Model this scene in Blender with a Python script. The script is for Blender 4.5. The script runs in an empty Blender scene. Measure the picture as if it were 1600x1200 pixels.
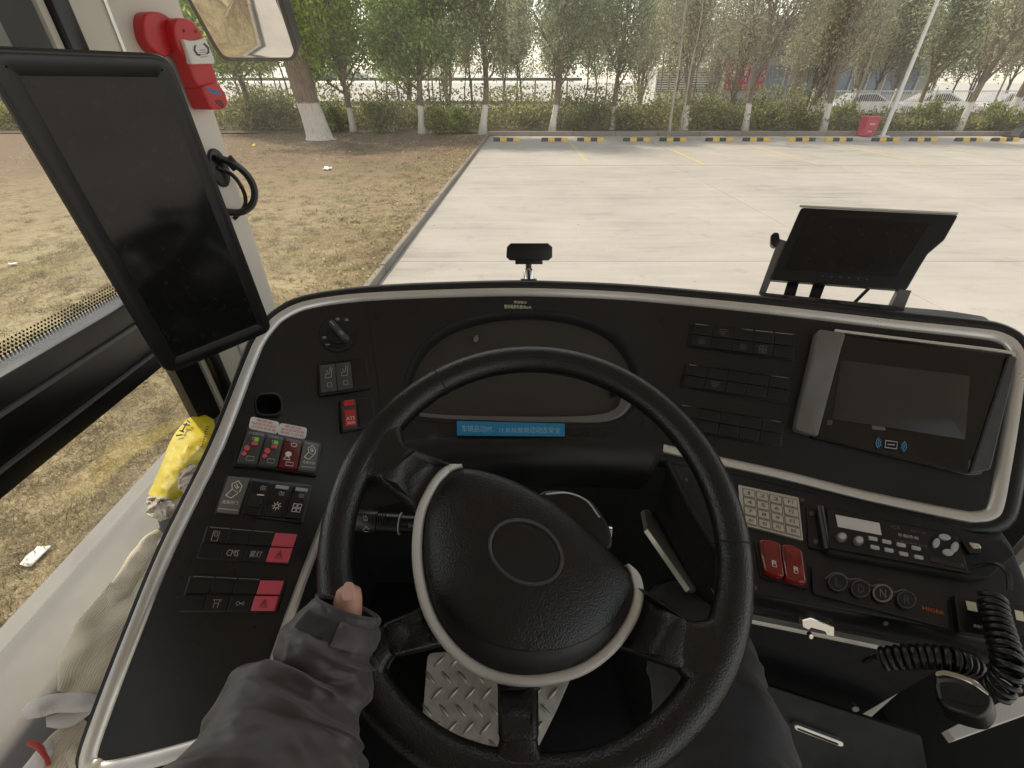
import bpy, bmesh, math, random
import numpy as np
from mathutils import Vector, Matrix, noise
from mathutils.geometry import delaunay_2d_cdt

R = math.radians
SC = bpy.context.scene
COL = SC.collection

# ---------------------------------------------------------------- camera
CAMZ = 2.2
F = 700.0                       # focal length in pixels of the 1600 px wide photograph
PITCH = R(34.16)
CP, SP = math.cos(PITCH), math.sin(PITCH)
CAM = Vector((0, 0, CAMZ))
cam = bpy.data.cameras.new('camera')
cam.sensor_width = 36.0
cam.lens = 36.0 * F / 1600.0
cam.clip_start = 0.01
cam.clip_end = 3000
cam_o = bpy.data.objects.new('camera', cam)
cam_o.location = CAM
cam_o.rotation_euler = (R(90) - PITCH, 0, 0)
COL.objects.link(cam_o)
SC.camera = cam_o

# ---------------------------------------------------------------- sky, sun, exposure
SUN_EL, SUN_AZ = 52.0, 46.0      # azimuth: degrees left of straight ahead (+Y)
world = bpy.data.worlds.new('World')
SC.world = world
world.use_nodes = True
wn = world.node_tree
bg = wn.nodes['Background']
sky = wn.nodes.new('ShaderNodeTexSky')
sky.sky_type = 'NISHITA'
sky.sun_disc = False
sky.sun_elevation = R(SUN_EL)
sky.sun_rotation = R(-SUN_AZ)
sky.air_density = 1.0
sky.dust_density = 0.7
sky.ozone_density = 0.4
hs_ = wn.nodes.new('ShaderNodeHueSaturation')
hs_.inputs['Saturation'].default_value = 0.42
wn.links.new(sky.outputs[0], hs_.inputs['Color'])
wn.links.new(hs_.outputs[0], bg.inputs[0])
bg.inputs[1].default_value = 0.15
sun = bpy.data.lights.new('sun', 'SUN')
sun.energy = 2.2
sun.angle = R(2.0)
sun.color = (1.0, 0.93, 0.82)
sun_o = bpy.data.objects.new('sun', sun)
COL.objects.link(sun_o)
sd = Vector((-math.sin(R(SUN_AZ)) * math.cos(R(SUN_EL)), math.cos(R(SUN_AZ)) * math.cos(R(SUN_EL)), math.sin(R(SUN_EL))))
sun_o.rotation_euler = sd.to_track_quat('Z', 'Y').to_euler()
sun_o.location = (0, 0, 30)
SC.view_settings.view_transform = 'Standard'
SC.view_settings.look = 'None'
SC.view_settings.gamma = 1.0
SC.view_settings.exposure = 0.8
SC.view_settings.use_curve_mapping = False
SC.view_settings.use_white_balance = True
SC.view_settings.white_balance_temperature = 7300
SC.cycles.max_bounces = 7
SC.cycles.diffuse_bounces = 3
SC.cycles.glossy_bounces = 3
SC.cycles.transparent_max_bounces = 16
SC.cycles.sample_clamp_indirect = 4.0

# ---------------------------------------------------------------- projection helpers
def ray(px, py):
    u = (px - 800.0) / F
    v = (600.0 - py) / F
    return Vector((u, CP + v * SP, -SP + v * CP))

def at(px, py, t):
    return CAM + ray(px, py) * t

def rel(x, y, z):
    return Vector((x, y, z + CAMZ))

class Plane:
    """a flat surface of the cab, given by a point and a normal facing the driver"""
    def __init__(self, p, n):
        self.p0 = Vector(p)
        self.nn = Vector(n).normalized()
        if self.nn.dot(CAM - self.p0) < 0:
            self.nn = -self.nn
    @staticmethod
    def three(a, b, c):
        return Plane(a, (b - a).cross(c - a))
    def t(self, px, py):
        return (self.p0 - CAM).dot(self.nn) / ray(px, py).dot(self.nn)
    def p(self, px, py, h=0.0):
        return at(px, py, self.t(px, py)) + self.nn * h
    def n(self, px, py):
        return self.nn
    def off(self, d):
        return Plane(self.p0 + self.nn * d, self.nn)

class Moulded:
    """a smooth moulded surface through measured points (thin plate spline of inverse distance)"""
    def __init__(self, ctrl, lam=2e-4):
        P = np.array([(c[0] / 500.0, c[1] / 500.0) for c in ctrl])
        w = np.array([1.0 / c[2] for c in ctrl])
        n = len(P)
        d = np.linalg.norm(P[:, None] - P[None], axis=2)
        K = np.where(d > 0, d * d * np.log(d + 1e-12), 0) + lam * np.eye(n)
        A = np.zeros((n + 3, n + 3))
        A[:n, :n] = K
        A[:n, n] = 1; A[:n, n + 1:] = P
        A[n, :n] = 1; A[n + 1:, :n] = P.T
        b = np.zeros(n + 3); b[:n] = w
        self.s = np.linalg.solve(A, b)
        self.P = P
    def t(self, px, py):
        q = np.array((px / 500.0, py / 500.0))
        d = np.linalg.norm(self.P - q, axis=1)
        k = np.where(d > 0, d * d * np.log(d + 1e-12), 0)
        n = len(self.P)
        return 1.0 / float(k @ self.s[:n] + self.s[n] + self.s[n + 1:] @ q)
    def n(self, px, py):
        e = 6.0
        a = at(px + e, py, self.t(px + e, py)) - at(px - e, py, self.t(px - e, py))
        b = at(px, py + e, self.t(px, py + e)) - at(px, py - e, self.t(px, py - e))
        nn = a.cross(b).normalized()
        if nn.dot(-ray(px, py)) < 0:
            nn = -nn
        return nn
    def p(self, px, py, h=0.0):
        q = at(px, py, self.t(px, py))
        if h:
            q = q + self.n(px, py) * h
        return q

# ---------------------------------------------------------------- object helpers
WL = {}
def thing(name, label, cat, loc, group=None):
    o = bpy.data.objects.new(name, None)
    o.empty_display_size = 0.05
    o.location = loc
    COL.objects.link(o)
    WL[o.name] = Vector(loc)
    o['label'] = label
    o['category'] = cat
    if group:
        o['group'] = group
    return o

def tag(o, label, cat, group=None):
    o['label'] = label
    o['category'] = cat
    if group:
        o['group'] = group
    return o

def link(name, me, parent=None, loc=None):
    """link a mesh whose vertices are in world space, moving its origin to its own centre"""
    n = len(me.vertices)
    if loc is None:
        a = np.zeros(n * 3)
        me.vertices.foreach_get('co', a)
        a = a.reshape(-1, 3)
        c = (a.min(0) + a.max(0)) / 2
        me.vertices.foreach_set('co', (a - c).ravel())
        me.update()
        loc = Vector(c)
    o = bpy.data.objects.new(name, me)
    COL.objects.link(o)
    WL[o.name] = Vector(loc)
    if parent is not None:
        o.parent = parent
        o.location = Vector(loc) - WL[parent.name]
    else:
        o.location = loc
    return o

def mesh(name, verts, faces, mat, parent=None, smooth=35, loc=None):
    me = bpy.data.meshes.new(name)
    me.from_pydata([tuple(v) for v in verts], [], faces)
    me.validate()
    if mat is not None:
        me.materials.append(mat)
    if smooth:
        me.polygons.foreach_set('use_smooth', [True] * len(me.polygons))
        me.set_sharp_from_angle(angle=R(smooth))
    me.update()
    return link(name, me, parent, loc)

class MB:
    """collects shapes into one mesh"""
    def __init__(self):
        self.v, self.f = [], []
    def add(self, v, f):
        b = len(self.v)
        self.v += [Vector(x) for x in v]
        self.f += [tuple(b + i for i in q) for q in f]
        return self
    def box(self, c, s, rot=None, bev=0.0):
        x, y, z = s[0] / 2, s[1] / 2, s[2] / 2
        if bev <= 0:
            v = [Vector((i * x, j * y, k * z)) for i in (-1, 1) for j in (-1, 1) for k in (-1, 1)]
            f = [(0, 1, 3, 2), (4, 6, 7, 5), (0, 4, 5, 1), (2, 3, 7, 6), (0, 2, 6, 4), (1, 5, 7, 3)]
        else:
            bm = bmesh.new()
            bmesh.ops.create_cube(bm, size=1)
            for q in bm.verts:
                q.co = Vector((q.co.x * 2 * x, q.co.y * 2 * y, q.co.z * 2 * z))
            bmesh.ops.bevel(bm, geom=bm.edges[:], offset=bev, segments=2, affect='EDGES', profile=0.5)
            bm.verts.index_update()
            v = [q.co.copy() for q in bm.verts]
            f = [tuple(q.index for q in fa.verts) for fa in bm.faces]
            bm.free()
        M = rot if rot is not None else Matrix.Identity(3)
        return self.add([Vector(c) + M @ q for q in v], f)
    def tube(self, pts, rad, seg=10, cap=True, flat=None):
        pts = [Vector(p) for p in pts]
        n = len(pts)
        if not hasattr(rad, '__len__'):
            rad = [rad] * n
        up = None
        rings = []
        for i in range(n):
            d = (pts[min(i + 1, n - 1)] - pts[max(i - 1, 0)]).normalized()
            if up is None:
                up = Vector((0, 0, 1)) if abs(d.z) < 0.9 else Vector((0, 1, 0))
            a = d.cross(up).normalized()
            b = a.cross(d).normalized()
            up = b
            rings.append([pts[i] + (a * math.cos(2 * math.pi * k / seg) + b * math.sin(2 * math.pi * k / seg) * (flat or 1.0)) * rad[i] for k in range(seg)])
        v = [q for r in rings for q in r]
        f = []
        for i in range(n - 1):
            for k in range(seg):
                k2 = (k + 1) % seg
                f.append((i * seg + k, i * seg + k2, (i + 1) * seg + k2, (i + 1) * seg + k))
        if cap:
            f.append(tuple(range(seg - 1, -1, -1)))
            f.append(tuple((n - 1) * seg + k for k in range(seg)))
        return self.add(v, f)
    def build(self, name, mat, parent=None, smooth=35, loc=None):
        return mesh(name, self.v, self.f, mat, parent, smooth, loc)

# ---------------------------------------------------------------- 2D outline helpers
def area2(p):
    return sum(p[i][0] * p[(i + 1) % len(p)][1] - p[(i + 1) % len(p)][0] * p[i][1] for i in range(len(p))) / 2

def inset(poly, d):
    s = 1 if area2(poly) > 0 else -1
    n = len(poly)
    out = []
    for i in range(n):
        a, b, c = Vector(poly[i - 1]), Vector(poly[i]), Vector(poly[(i + 1) % n])
        e1, e2 = (b - a), (c - b)
        if e1.length < 1e-9 or e2.length < 1e-9:
            out.append(tuple(b)); continue
        e1.normalize(); e2.normalize()
        n1, n2 = Vector((-e1.y, e1.x)) * s, Vector((-e2.y, e2.x)) * s
        m = n1 + n2
        if m.length < 1e-6:
            m = n1
        m.normalize()
        k = max(0.35, m.dot(n1))
        q = b + m * (d / k)
        out.append((q.x, q.y))
    return out

def rounded(poly, r, seg=4):
    n = len(poly)
    out = []
    for i in range(n):
        a, b, c = Vector(poly[i - 1]), Vector(poly[i]), Vector(poly[(i + 1) % n])
        rr = r[i] if hasattr(r, '__len__') else r
        l1, l2 = (a - b).length, (c - b).length
        q = min(rr, l1 * 0.48, l2 * 0.48)
        if q <= 0.01:
            out.append(tuple(b)); continue
        p1, p2 = b + (a - b).normalized() * q, b + (c - b).normalized() * q
        for k in range(seg + 1):
            t = k / seg
            w = p1 * (1 - t) ** 2 + b * 2 * t * (1 - t) + p2 * t * t
            out.append((w.x, w.y))
    return out

def spline(pts, per=6, closed=False):
    """Catmull-Rom through points of any dimension"""
    P = [np.array(p, float) for p in pts]
    n = len(P)
    out = []
    rng = range(n if closed else n - 1)
    for i in rng:
        if closed:
            a, b, c, d = P[i - 1], P[i], P[(i + 1) % n], P[(i + 2) % n]
        else:
            b, c = P[i], P[i + 1]
            a = P[i - 1] if i > 0 else 2 * b - c
            d = P[i + 2] if i + 2 < n else 2 * c - b
        for k in range(per):
            t = k / per
            out.append(tuple(0.5 * (2 * b + (c - a) * t + (2 * a - 5 * b + 4 * c - d) * t * t + (3 * b - a - 3 * c + d) * t ** 3)))
    if not closed:
        out.append(tuple(P[-1]))
    return out

def ellipse(c, rx, ry, rot=0, n=28):
    cr, sr = math.cos(rot), math.sin(rot)
    return [(c[0] + rx * math.cos(a) * cr - ry * math.sin(a) * sr, c[1] + rx * math.cos(a) * sr + ry * math.sin(a) * cr)
            for a in (2 * math.pi * k / n for k in range(n))]

def inside(poly, x, y):
    r = False
    n = len(poly)
    for i in range(n):
        x1, y1 = poly[i][0], poly[i][1]
        x2, y2 = poly[i - 1][0], poly[i - 1][1]
        if (y1 > y) != (y2 > y) and x < (x2 - x1) * (y - y1) / (y2 - y1) + x1:
            r = not r
    return r

def fill(outline, holes=(), step=None):
    """triangulated 2D region -> (points, tris)"""
    pts = [Vector(p) for p in outline]
    edges = [(i, (i + 1) % len(outline)) for i in range(len(outline))]
    for h in holes:
        b = len(pts)
        pts += [Vector(p) for p in h]
        edges += [(b + i, b + (i + 1) % len(h)) for i in range(len(h))]
    if step:
        xs = [p[0] for p in outline]; ys = [p[1] for p in outline]
        y = min(ys) + step / 2
        while y < max(ys):
            x = min(xs) + step / 2
            while x < max(xs):
                if inside(outline, x, y) and not any(inside(h, x, y) for h in holes):
                    pts.append(Vector((x, y)))
                x += step
            y += step
    res = delaunay_2d_cdt(pts, edges, [], 0, 1e-5)
    V = [(p.x, p.y) for p in res[0]]
    T = []
    for f in res[2]:
        cx = sum(V[i][0] for i in f) / len(f); cy = sum(V[i][1] for i in f) / len(f)
        if inside(outline, cx, cy) and not any(inside(h, cx, cy) for h in holes):
            T.append(tuple(f))
    return V, T

def orient(poly):
    """anticlockwise as the driver sees it (pixel y runs down)"""
    return poly if area2(poly) < 0 else poly[::-1]

def slab_geo(surf, outline, prof, step=None, holes=(), back=False):
    """rings (inset px, height m) from the foot to the top, then the top face"""
    outline = orient(list(outline))
    n = len(outline)
    v, f = [], []
    rings = []
    for ins, h in prof:
        o = inset(outline, ins) if ins else outline
        b = len(v)
        v += [surf.p(x, y, h) for x, y in o]
        rings.append(b)
    for a, b in zip(rings, rings[1:]):
        for i in range(n):
            j = (i + 1) % n
            f.append((a + i, a + j, b + j, b + i))
    top = inset(outline, prof[-1][0]) if prof[-1][0] else outline
    V, T = fill(top, holes, step)
    h = prof[-1][1]
    b = len(v)
    v += [surf.p(x, y, h) for x, y in V]
    for t in T:
        a = (V[t[1]][0] - V[t[0]][0]) * (V[t[2]][1] - V[t[0]][1]) - (V[t[2]][0] - V[t[0]][0]) * (V[t[1]][1] - V[t[0]][1])
        f.append(tuple(b + i for i in (t if a < 0 else t[::-1])))
    if back:
        f.append(tuple(rings[0] + i for i in range(n - 1, -1, -1)))
    return v, f

def weld(v, f, eps=1e-6):
    key = {}
    idx = []
    nv = []
    for p in v:
        k = (round(p[0] / eps), round(p[1] / eps), round(p[2] / eps))
        if k not in key:
            key[k] = len(nv); nv.append(p)
        idx.append(key[k])
    nf = []
    for q in f:
        r = []
        for i in q:
            if not r or r[-1] != idx[i]:
                r.append(idx[i])
        if len(r) > 1 and r[0] == r[-1]:
            r.pop()
        if len(r) >= 3:
            nf.append(tuple(r))
    return nv, nf

def slab(name, surf, outline, h0, h1, mat, parent=None, bev=1.0, step=None, holes=(), smooth=None, back=True, seg=2):
    """a plate that follows surf, from height h0 to h1, with a rounded edge of bev pixels"""
    prof = [(0, h0)]
    if bev > 0:
        bh = min((h1 - h0) * 0.8, bev * 0.0009)
        for k in range(seg + 1):
            a = math.pi / 2 * k / seg
            prof.append((bev * (1 - math.cos(a)), h1 - bh + bh * math.sin(a)))
    else:
        prof.append((0, h1))
    v, f = slab_geo(surf, outline, prof, step, holes, back)
    v, f = weld(v, f)
    if smooth is None:
        smooth = 40 if (step or seg > 2) else 18
    return mesh(name, v, f, mat, parent, smooth)

def lerp2(a, b, t):
    return (a[0] + (b[0] - a[0]) * t, a[1] + (b[1] - a[1]) * t)

class Quad:
    """four corners (tl, tr, br, bl) in the photograph, addressed by 0..1"""
    def __init__(self, tl, tr, br, bl):
        self.c = (tl, tr, br, bl)
    def q(self, s, t):
        a = lerp2(self.c[0], self.c[1], s)
        b = lerp2(self.c[3], self.c[2], s)
        return lerp2(a, b, t)
    def rect(self, s0, t0, s1, t1, r=0, seg=3):
        p = [self.q(s0, t0), self.q(s1, t0), self.q(s1, t1), self.q(s0, t1)]
        return rounded(p, r, seg) if r else p
    def sub(self, s0, t0, s1, t1):
        return Quad(self.q(s0, t0), self.q(s1, t0), self.q(s1, t1), self.q(s0, t1))

def ribbons(name, surf, quad, lines, w, h, mat, parent):
    """thin printed strokes: polylines in 0..1 of a quad, w pixels wide"""
    v, f = [], []
    for ln in lines:
        pts = [Vector(quad.q(s, t)) for s, t in ln]
        n = len(pts)
        L = []
        for i in range(n):
            d = pts[min(i + 1, n - 1)] - pts[max(i - 1, 0)]
            if d.length < 1e-6:
                d = Vector((1, 0))
            d.normalize()
            e = Vector((-d.y, d.x)) * w / 2
            L.append((pts[i] + e, pts[i] - e))
        b = len(v)
        for a, c in L:
            v += [surf.p(a.x, a.y, h), surf.p(c.x, c.y, h)]
        for i in range(n - 1):
            f.append((b + 2 * i, b + 2 * i + 1, b + 2 * i + 3, b + 2 * i + 2))
    return mesh(name, v, f, mat, parent, 0)

_TXT = {}
def text2d(s):
    """flat glyph outlines of a string, as unit-height triangles"""
    if s not in _TXT:
        cu = bpy.data.curves.new('glyphs', 'FONT')
        cu.body = s
        cu.resolution_u = 2
        ob = bpy.data.objects.new('glyphs', cu)
        COL.objects.link(ob)
        dg = bpy.context.evaluated_depsgraph_get()
        me = bpy.data.meshes.new_from_object(ob.evaluated_get(dg))
        V = [(q.co.x, q.co.y) for q in me.vertices]
        T = [tuple(p.vertices) for p in me.polygons]
        bpy.data.objects.remove(ob)
        bpy.data.curves.remove(cu)
        bpy.data.meshes.remove(me)
        xs = [q[0] for q in V] or [0, 1]; ys = [q[1] for q in V] or [0, 1]
        V = [((x - min(xs)) / max(1e-6, max(xs) - min(xs)), (y - min(ys)) / max(1e-6, max(ys) - min(ys))) for x, y in V]
        _TXT[s] = (V, T)
    return _TXT[s]

def text_on(name, surf, quad, s, h, mat, parent):
    V, T = text2d(s)
    v = []
    for x, y in V:
        p = quad.q(x, 1 - y)
        v.append(surf.p(p[0], p[1], h))
    return mesh(name, v, list(T), mat, parent, 0)

def sweep(name, pts, nrm, prof, mat, parent=None, closed=False, smooth=40):
    """prof: (across, height) m, swept along pts with surface normals nrm"""
    n = len(pts); m = len(prof)
    v, f = [], []
    for i in range(n):
        if closed:
            d = pts[(i + 1) % n] - pts[i - 1]
        else:
            d = pts[min(i + 1, n - 1)] - pts[max(i - 1, 0)]
        d.normalize()
        c = d.cross(nrm[i]).normalized()
        v += [pts[i] + c * a + nrm[i] * b for a, b in prof]
    for i in range(n if closed else n - 1):
        j = (i + 1) % n
        for k in range(m - 1):
            f.append((i * m + k, i * m + k + 1, j * m + k + 1, j * m + k))
        f.append((i * m + m - 1, i * m, j * m, j * m + m - 1))
    if not closed:
        f.append(tuple(range(m)))
        f.append(tuple((n - 1) * m + k for k in range(m - 1, -1, -1)))
    return mesh(name, v, f, mat, parent, smooth)

# ---------------------------------------------------------------- materials
def new_mat(name):
    m = bpy.data.materials.new(name)
    m.use_nodes = True
    return m, m.node_tree, m.node_tree.nodes['Principled BSDF']

def noise_node(nt, scale, detail=4, coord='Object', rough=0.6, vec=None):
    tc = nt.nodes.new('ShaderNodeTexCoord')
    nz = nt.nodes.new('ShaderNodeTexNoise')
    nz.inputs['Scale'].default_value = scale
    nz.inputs['Detail'].default_value = detail
    nz.inputs['Roughness'].default_value = rough
    nt.links.new(vec if vec is not None else tc.outputs[coord], nz.inputs['Vector'])
    return nz

def ramp(nt, src, stops):
    r = nt.nodes.new('ShaderNodeValToRGB')
    e = r.color_ramp.elements
    while len(e) < len(stops):
        e.new(0.5)
    for i, (p, c) in enumerate(stops):
        e[i].position = p
        e[i].color = (*c, 1) if len(c) == 3 else c
    nt.links.new(src, r.inputs[0])
    return r

def bump(nt, b, src, strength, dist):
    n = nt.nodes.new('ShaderNodeBump')
    n.inputs['Strength'].default_value = strength
    n.inputs['Distance'].default_value = dist
    nt.links.new(src, n.inputs['Height'])
    nt.links.new(n.outputs[0], b.inputs['Normal'])
    return n

def plastic(name, col, rough=0.5, var=0.12, nscale=60, bstr=0.0, bscale=900, bdist=0.0004, metal=0.0, coat=0.0, spec=0.5, dust=0.0):
    m, nt, b = new_mat(name)
    nz = noise_node(nt, nscale, 5)
    lo = tuple(max(0, c * (1 - var)) for c in col); hi = tuple(c * (1 + var) for c in col)
    r = ramp(nt, nz.outputs[0], [(0.3, lo), (0.7, hi)])
    src = r.outputs[0]
    if dust > 0:
        nd = noise_node(nt, nscale * 6, 8, rough=0.75)
        rd = ramp(nt, nd.outputs[0], [(0.55, (0, 0, 0)), (0.8, (dust, dust, dust))])
        mx = nt.nodes.new('ShaderNodeMix'); mx.data_type = 'RGBA'
        nt.links.new(rd.outputs[0], mx.inputs[0])
        nt.links.new(src, mx.inputs[6]); mx.inputs[7].default_value = (0.25, 0.23, 0.2, 1)
        src = mx.outputs[2]
    nt.links.new(src, b.inputs['Base Color'])
    nr = noise_node(nt, nscale * 0.35, 6)
    rr = ramp(nt, nr.outputs[0], [(0.3, (rough * 0.82,) * 3), (0.7, (min(1, rough * 1.18),) * 3)])
    nt.links.new(rr.outputs[0], b.inputs['Roughness'])
    b.inputs['Metallic'].default_value = metal
    b.inputs['Coat Weight'].default_value = coat
    b.inputs['Specular IOR Level'].default_value = spec
    if bstr > 0:
        bz = noise_node(nt, bscale, 2)
        bump(nt, b, bz.outputs[0], bstr, bdist)
    return m

def leather(name, col, rough):
    m, nt, b = new_mat(name)
    nz = noise_node(nt, 40, 4)
    r = ramp(nt, nz.outputs[0], [(0.3, tuple(c * 0.8 for c in col)), (0.7, tuple(c * 1.2 for c in col))])
    nt.links.new(r.outputs[0], b.inputs['Base Color'])
    b.inputs['Roughness'].default_value = rough
    tc = nt.nodes.new('ShaderNodeTexCoord')
    vo = nt.nodes.new('ShaderNodeTexVoronoi')
    vo.feature = 'SMOOTH_F1'
    vo.inputs['Scale'].default_value = 620
    wz = noise_node(nt, 120, 3)
    ad = nt.nodes.new('ShaderNodeVectorMath'); ad.operation = 'MULTIPLY_ADD'
    nt.links.new(wz.outputs['Color'], ad.inputs[0]); ad.inputs[1].default_value = (0.0012,) * 3
    nt.links.new(tc.outputs['Object'], ad.inputs[2])
    nt.links.new(ad.outputs[0], vo.inputs['Vector'])
    bump(nt, b, vo.outputs['Distance'], 0.5, 0.0010)
    return m

def cloth(name, col, scale=500, rough=0.9, var=0.2, bstr=0.4, wave=None):
    m, nt, b = new_mat(name)
    nz = noise_node(nt, 18, 6, rough=0.7)
    r = ramp(nt, nz.outputs[0], [(0.3, tuple(c * (1 - var) for c in col)), (0.7, tuple(c * (1 + var) for c in col))])
    nt.links.new(r.outputs[0], b.inputs['Base Color'])
    b.inputs['Roughness'].default_value = rough
    b.inputs['Sheen Weight'].default_value = 0.15
    bz = noise_node(nt, scale, 3)
    src = bz.outputs[0]
    if wave:
        tc = nt.nodes.new('ShaderNodeTexCoord')
        wv = nt.nodes.new('ShaderNodeTexWave')
        wv.inputs['Scale'].default_value = wave
        wv.inputs['Distortion'].default_value = 1.5
        nt.links.new(tc.outputs['UV' if False else 'Object'], wv.inputs['Vector'])
        ad = nt.nodes.new('ShaderNodeMath'); ad.operation = 'ADD'
        nt.links.new(src, ad.inputs[0]); nt.links.new(wv.outputs[0], ad.inputs[1])
        src = ad.outputs[0]
    bump(nt, b, src, bstr, 0.0012)
    return m

def glass(name, tint=(0.97, 0.98, 0.97), dust=0.03, refl=1.0, wipe=False):
    m = bpy.data.materials.new(name)
    m.use_nodes = True
    nt = m.node_tree
    for n in list(nt.nodes):
        if n.type == 'BSDF_PRINCIPLED':
            nt.nodes.remove(n)
    out = nt.nodes['Material Output']
    tr = nt.nodes.new('ShaderNodeBsdfTransparent'); tr.inputs[0].default_value = (*tint, 1)
    gl = nt.nodes.new('ShaderNodeBsdfGlossy'); gl.inputs['Roughness'].default_value = 0.02
    fr = nt.nodes.new('ShaderNodeFresnel'); fr.inputs[0].default_value = 1.35
    mu = nt.nodes.new('ShaderNodeMath'); mu.operation = 'MULTIPLY'; mu.inputs[1].default_value = refl
    nt.links.new(fr.outputs[0], mu.inputs[0])
    mx = nt.nodes.new('ShaderNodeMixShader')
    nt.links.new(mu.outputs[0], mx.inputs[0]); nt.links.new(tr.outputs[0], mx.inputs[1]); nt.links.new(gl.outputs[0], mx.inputs[2])
    tl = nt.nodes.new('ShaderNodeBsdfTranslucent'); tl.inputs[0].default_value = (0.9, 0.87, 0.8, 1)
    nz = noise_node(nt, 2.5, 8, rough=0.7)
    dr = ramp(nt, nz.outputs[0], [(0.35, (dust * 0.6,) * 3), (0.75, (dust * 1.5,) * 3)])
    if wipe:
        # dried wiper arcs and specks of dirt
        tc = nt.nodes.new('ShaderNodeTexCoord')
        mp_ = nt.nodes.new('ShaderNodeMapping'); mp_.inputs['Location'].default_value = (-.25, 0, .75); mp_.inputs['Scale'].default_value = (1, 0, 1)
        nt.links.new(tc.outputs['Object'], mp_.inputs[0])
        ln = nt.nodes.new('ShaderNodeVectorMath'); ln.operation = 'LENGTH'
        nt.links.new(mp_.outputs[0], ln.inputs[0])
        n1 = nt.nodes.new('ShaderNodeTexNoise'); n1.noise_dimensions = '1D'; n1.inputs['Scale'].default_value = 55; n1.inputs['Detail'].default_value = 6
        nt.links.new(ln.outputs['Value'], n1.inputs['W'])
        r1 = ramp(nt, n1.outputs[0], [(0.5, (0, 0, 0)), (0.75, (dust * 0.3,) * 3)])
        vo = nt.nodes.new('ShaderNodeTexVoronoi'); vo.inputs['Scale'].default_value = 42
        nt.links.new(tc.outputs['Object'], vo.inputs['Vector'])
        r2 = ramp(nt, vo.outputs['Distance'], [(0.03, (dust * 2.5,) * 3), (0.09, (0, 0, 0))])
        a1 = nt.nodes.new('ShaderNodeMath'); a1.operation = 'ADD'
        a2 = nt.nodes.new('ShaderNodeMath'); a2.operation = 'ADD'
        nt.links.new(dr.outputs[0], a1.inputs[0]); nt.links.new(r1.outputs[0], a1.inputs[1])
        nt.links.new(a1.outputs[0], a2.inputs[0]); nt.links.new(r2.outputs[0], a2.inputs[1])
        dr = a2
    m2 = nt.nodes.new('ShaderNodeMixShader')
    nt.links.new(dr.outputs[0], m2.inputs[0]); nt.links.new(mx.outputs[0], m2.inputs[1]); nt.links.new(tl.outputs[0], m2.inputs[2])
    nt.links.new(m2.outputs[0], out.inputs['Surface'])
    return m

def simple(name, col, rough=0.6, metal=0.0, spec=0.5):
    return plastic(name, col, rough, 0.06, 30, metal=metal, spec=spec)

M = {}
M['dash'] = plastic('dash_black_plastic', (0.011, 0.0107, 0.0104), 0.30, 0.2, 8, 0.25, 1400, 0.0004, dust=0.05)
M['dash_soft'] = plastic('dash_soft_black', (0.009, 0.0088, 0.0086), 0.40, 0.15, 20, 0.3, 1500, 0.0005, dust=0.05)
M['black'] = plastic('black_plastic', (0.007, 0.0068, 0.0066), 0.32, 0.15, 40, 0.15, 1500, 0.0003)
M['black_matte'] = plastic('black_matte', (0.008, 0.008, 0.008), 0.75, 0.2, 30)
M['gloss'] = plastic('gloss_black', (0.008, 0.008, 0.008), 0.1, 0.05, 20, coat=0.3, dust=0.03)
M['screen'] = plastic('dark_screen', (0.008, 0.008, 0.008), 0.09, 0.05, 20, dust=0.10)
M['screen_grey'] = plastic('grey_screen', (0.040, 0.038, 0.034), 0.14, 0.05, 20)  # brownish grey base stands in for reflections on the instrument glass
M['silver'] = plastic('silver_trim', (0.74, 0.72, 0.68), 0.32, 0.04, 30, metal=0.55)
M['chrome'] = plastic('chrome', (0.75, 0.74, 0.7), 0.15, 0.03, 30, metal=1.0)
M['steel'] = plastic('brushed_steel', (0.6, 0.57, 0.5), 0.35, 0.06, 200, metal=0.6)
M['grey_dark'] = plastic('dark_grey_plastic', (0.06, 0.06, 0.058), 0.45, 0.08, 30, 0.2, 1200, 0.0003)
M['grey_wing'] = plastic('grey_bezel', (0.14, 0.135, 0.125), 0.4, 0.06, 30)
M['beige'] = plastic('cream_panel', (0.66, 0.62, 0.55), 0.5, 0.04, 6)
M['grey_light'] = plastic('light_grey_panel', (0.17, 0.166, 0.158), 0.55, 0.04, 6, 0.15, 900, 0.0003)
M['leather'] = leather('wheel_leather', (0.010, 0.0097, 0.0092), 0.29)
M['red'] = plastic('red_plastic', (0.55, 0.025, 0.03), 0.35, 0.08, 40)
M['red_dark'] = plastic('dark_red_plastic', (0.14, 0.012, 0.012), 0.3, 0.1, 40)
M['red_rocker'] = plastic('red_clear_rocker', (0.20, 0.012, 0.009), 0.14, 0.25, 25, coat=0.5)
M['pink'] = plastic('pink_red_button', (0.72, 0.10, 0.15), 0.4, 0.05, 40)
M['white'] = plastic('white_print', (0.8, 0.79, 0.76), 0.6, 0.04, 40)
M['print'] = plastic('grey_print', (0.42, 0.42, 0.41), 0.6, 0.04, 40)
M['print_dim'] = plastic('dim_print', (0.12, 0.12, 0.12), 0.6, 0.04, 40)
M['green'] = plastic('green_mark', (0.25, 0.75, 0.05), 0.5, 0.05, 40)
M['blue_sticker'] = plastic('blue_sticker', (0.01, 0.22, 0.42), 0.35, 0.06, 30)
M['blue_print'] = plastic('blue_print', (0.05, 0.25, 0.45), 0.5, 0.05, 30)
M['pale_print'] = plastic('pale_blue_print', (0.3, 0.52, 0.66), 0.5, 0.05, 30)
M['paper'] = plastic('paper', (0.78, 0.76, 0.72), 0.75, 0.06, 30)
M['red_print'] = plastic('red_print', (0.7, 0.10, 0.12), 0.6, 0.05, 30)
M['clear'] = glass('clear_cover', (0.9, 0.9, 0.9), 0.05)
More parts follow.
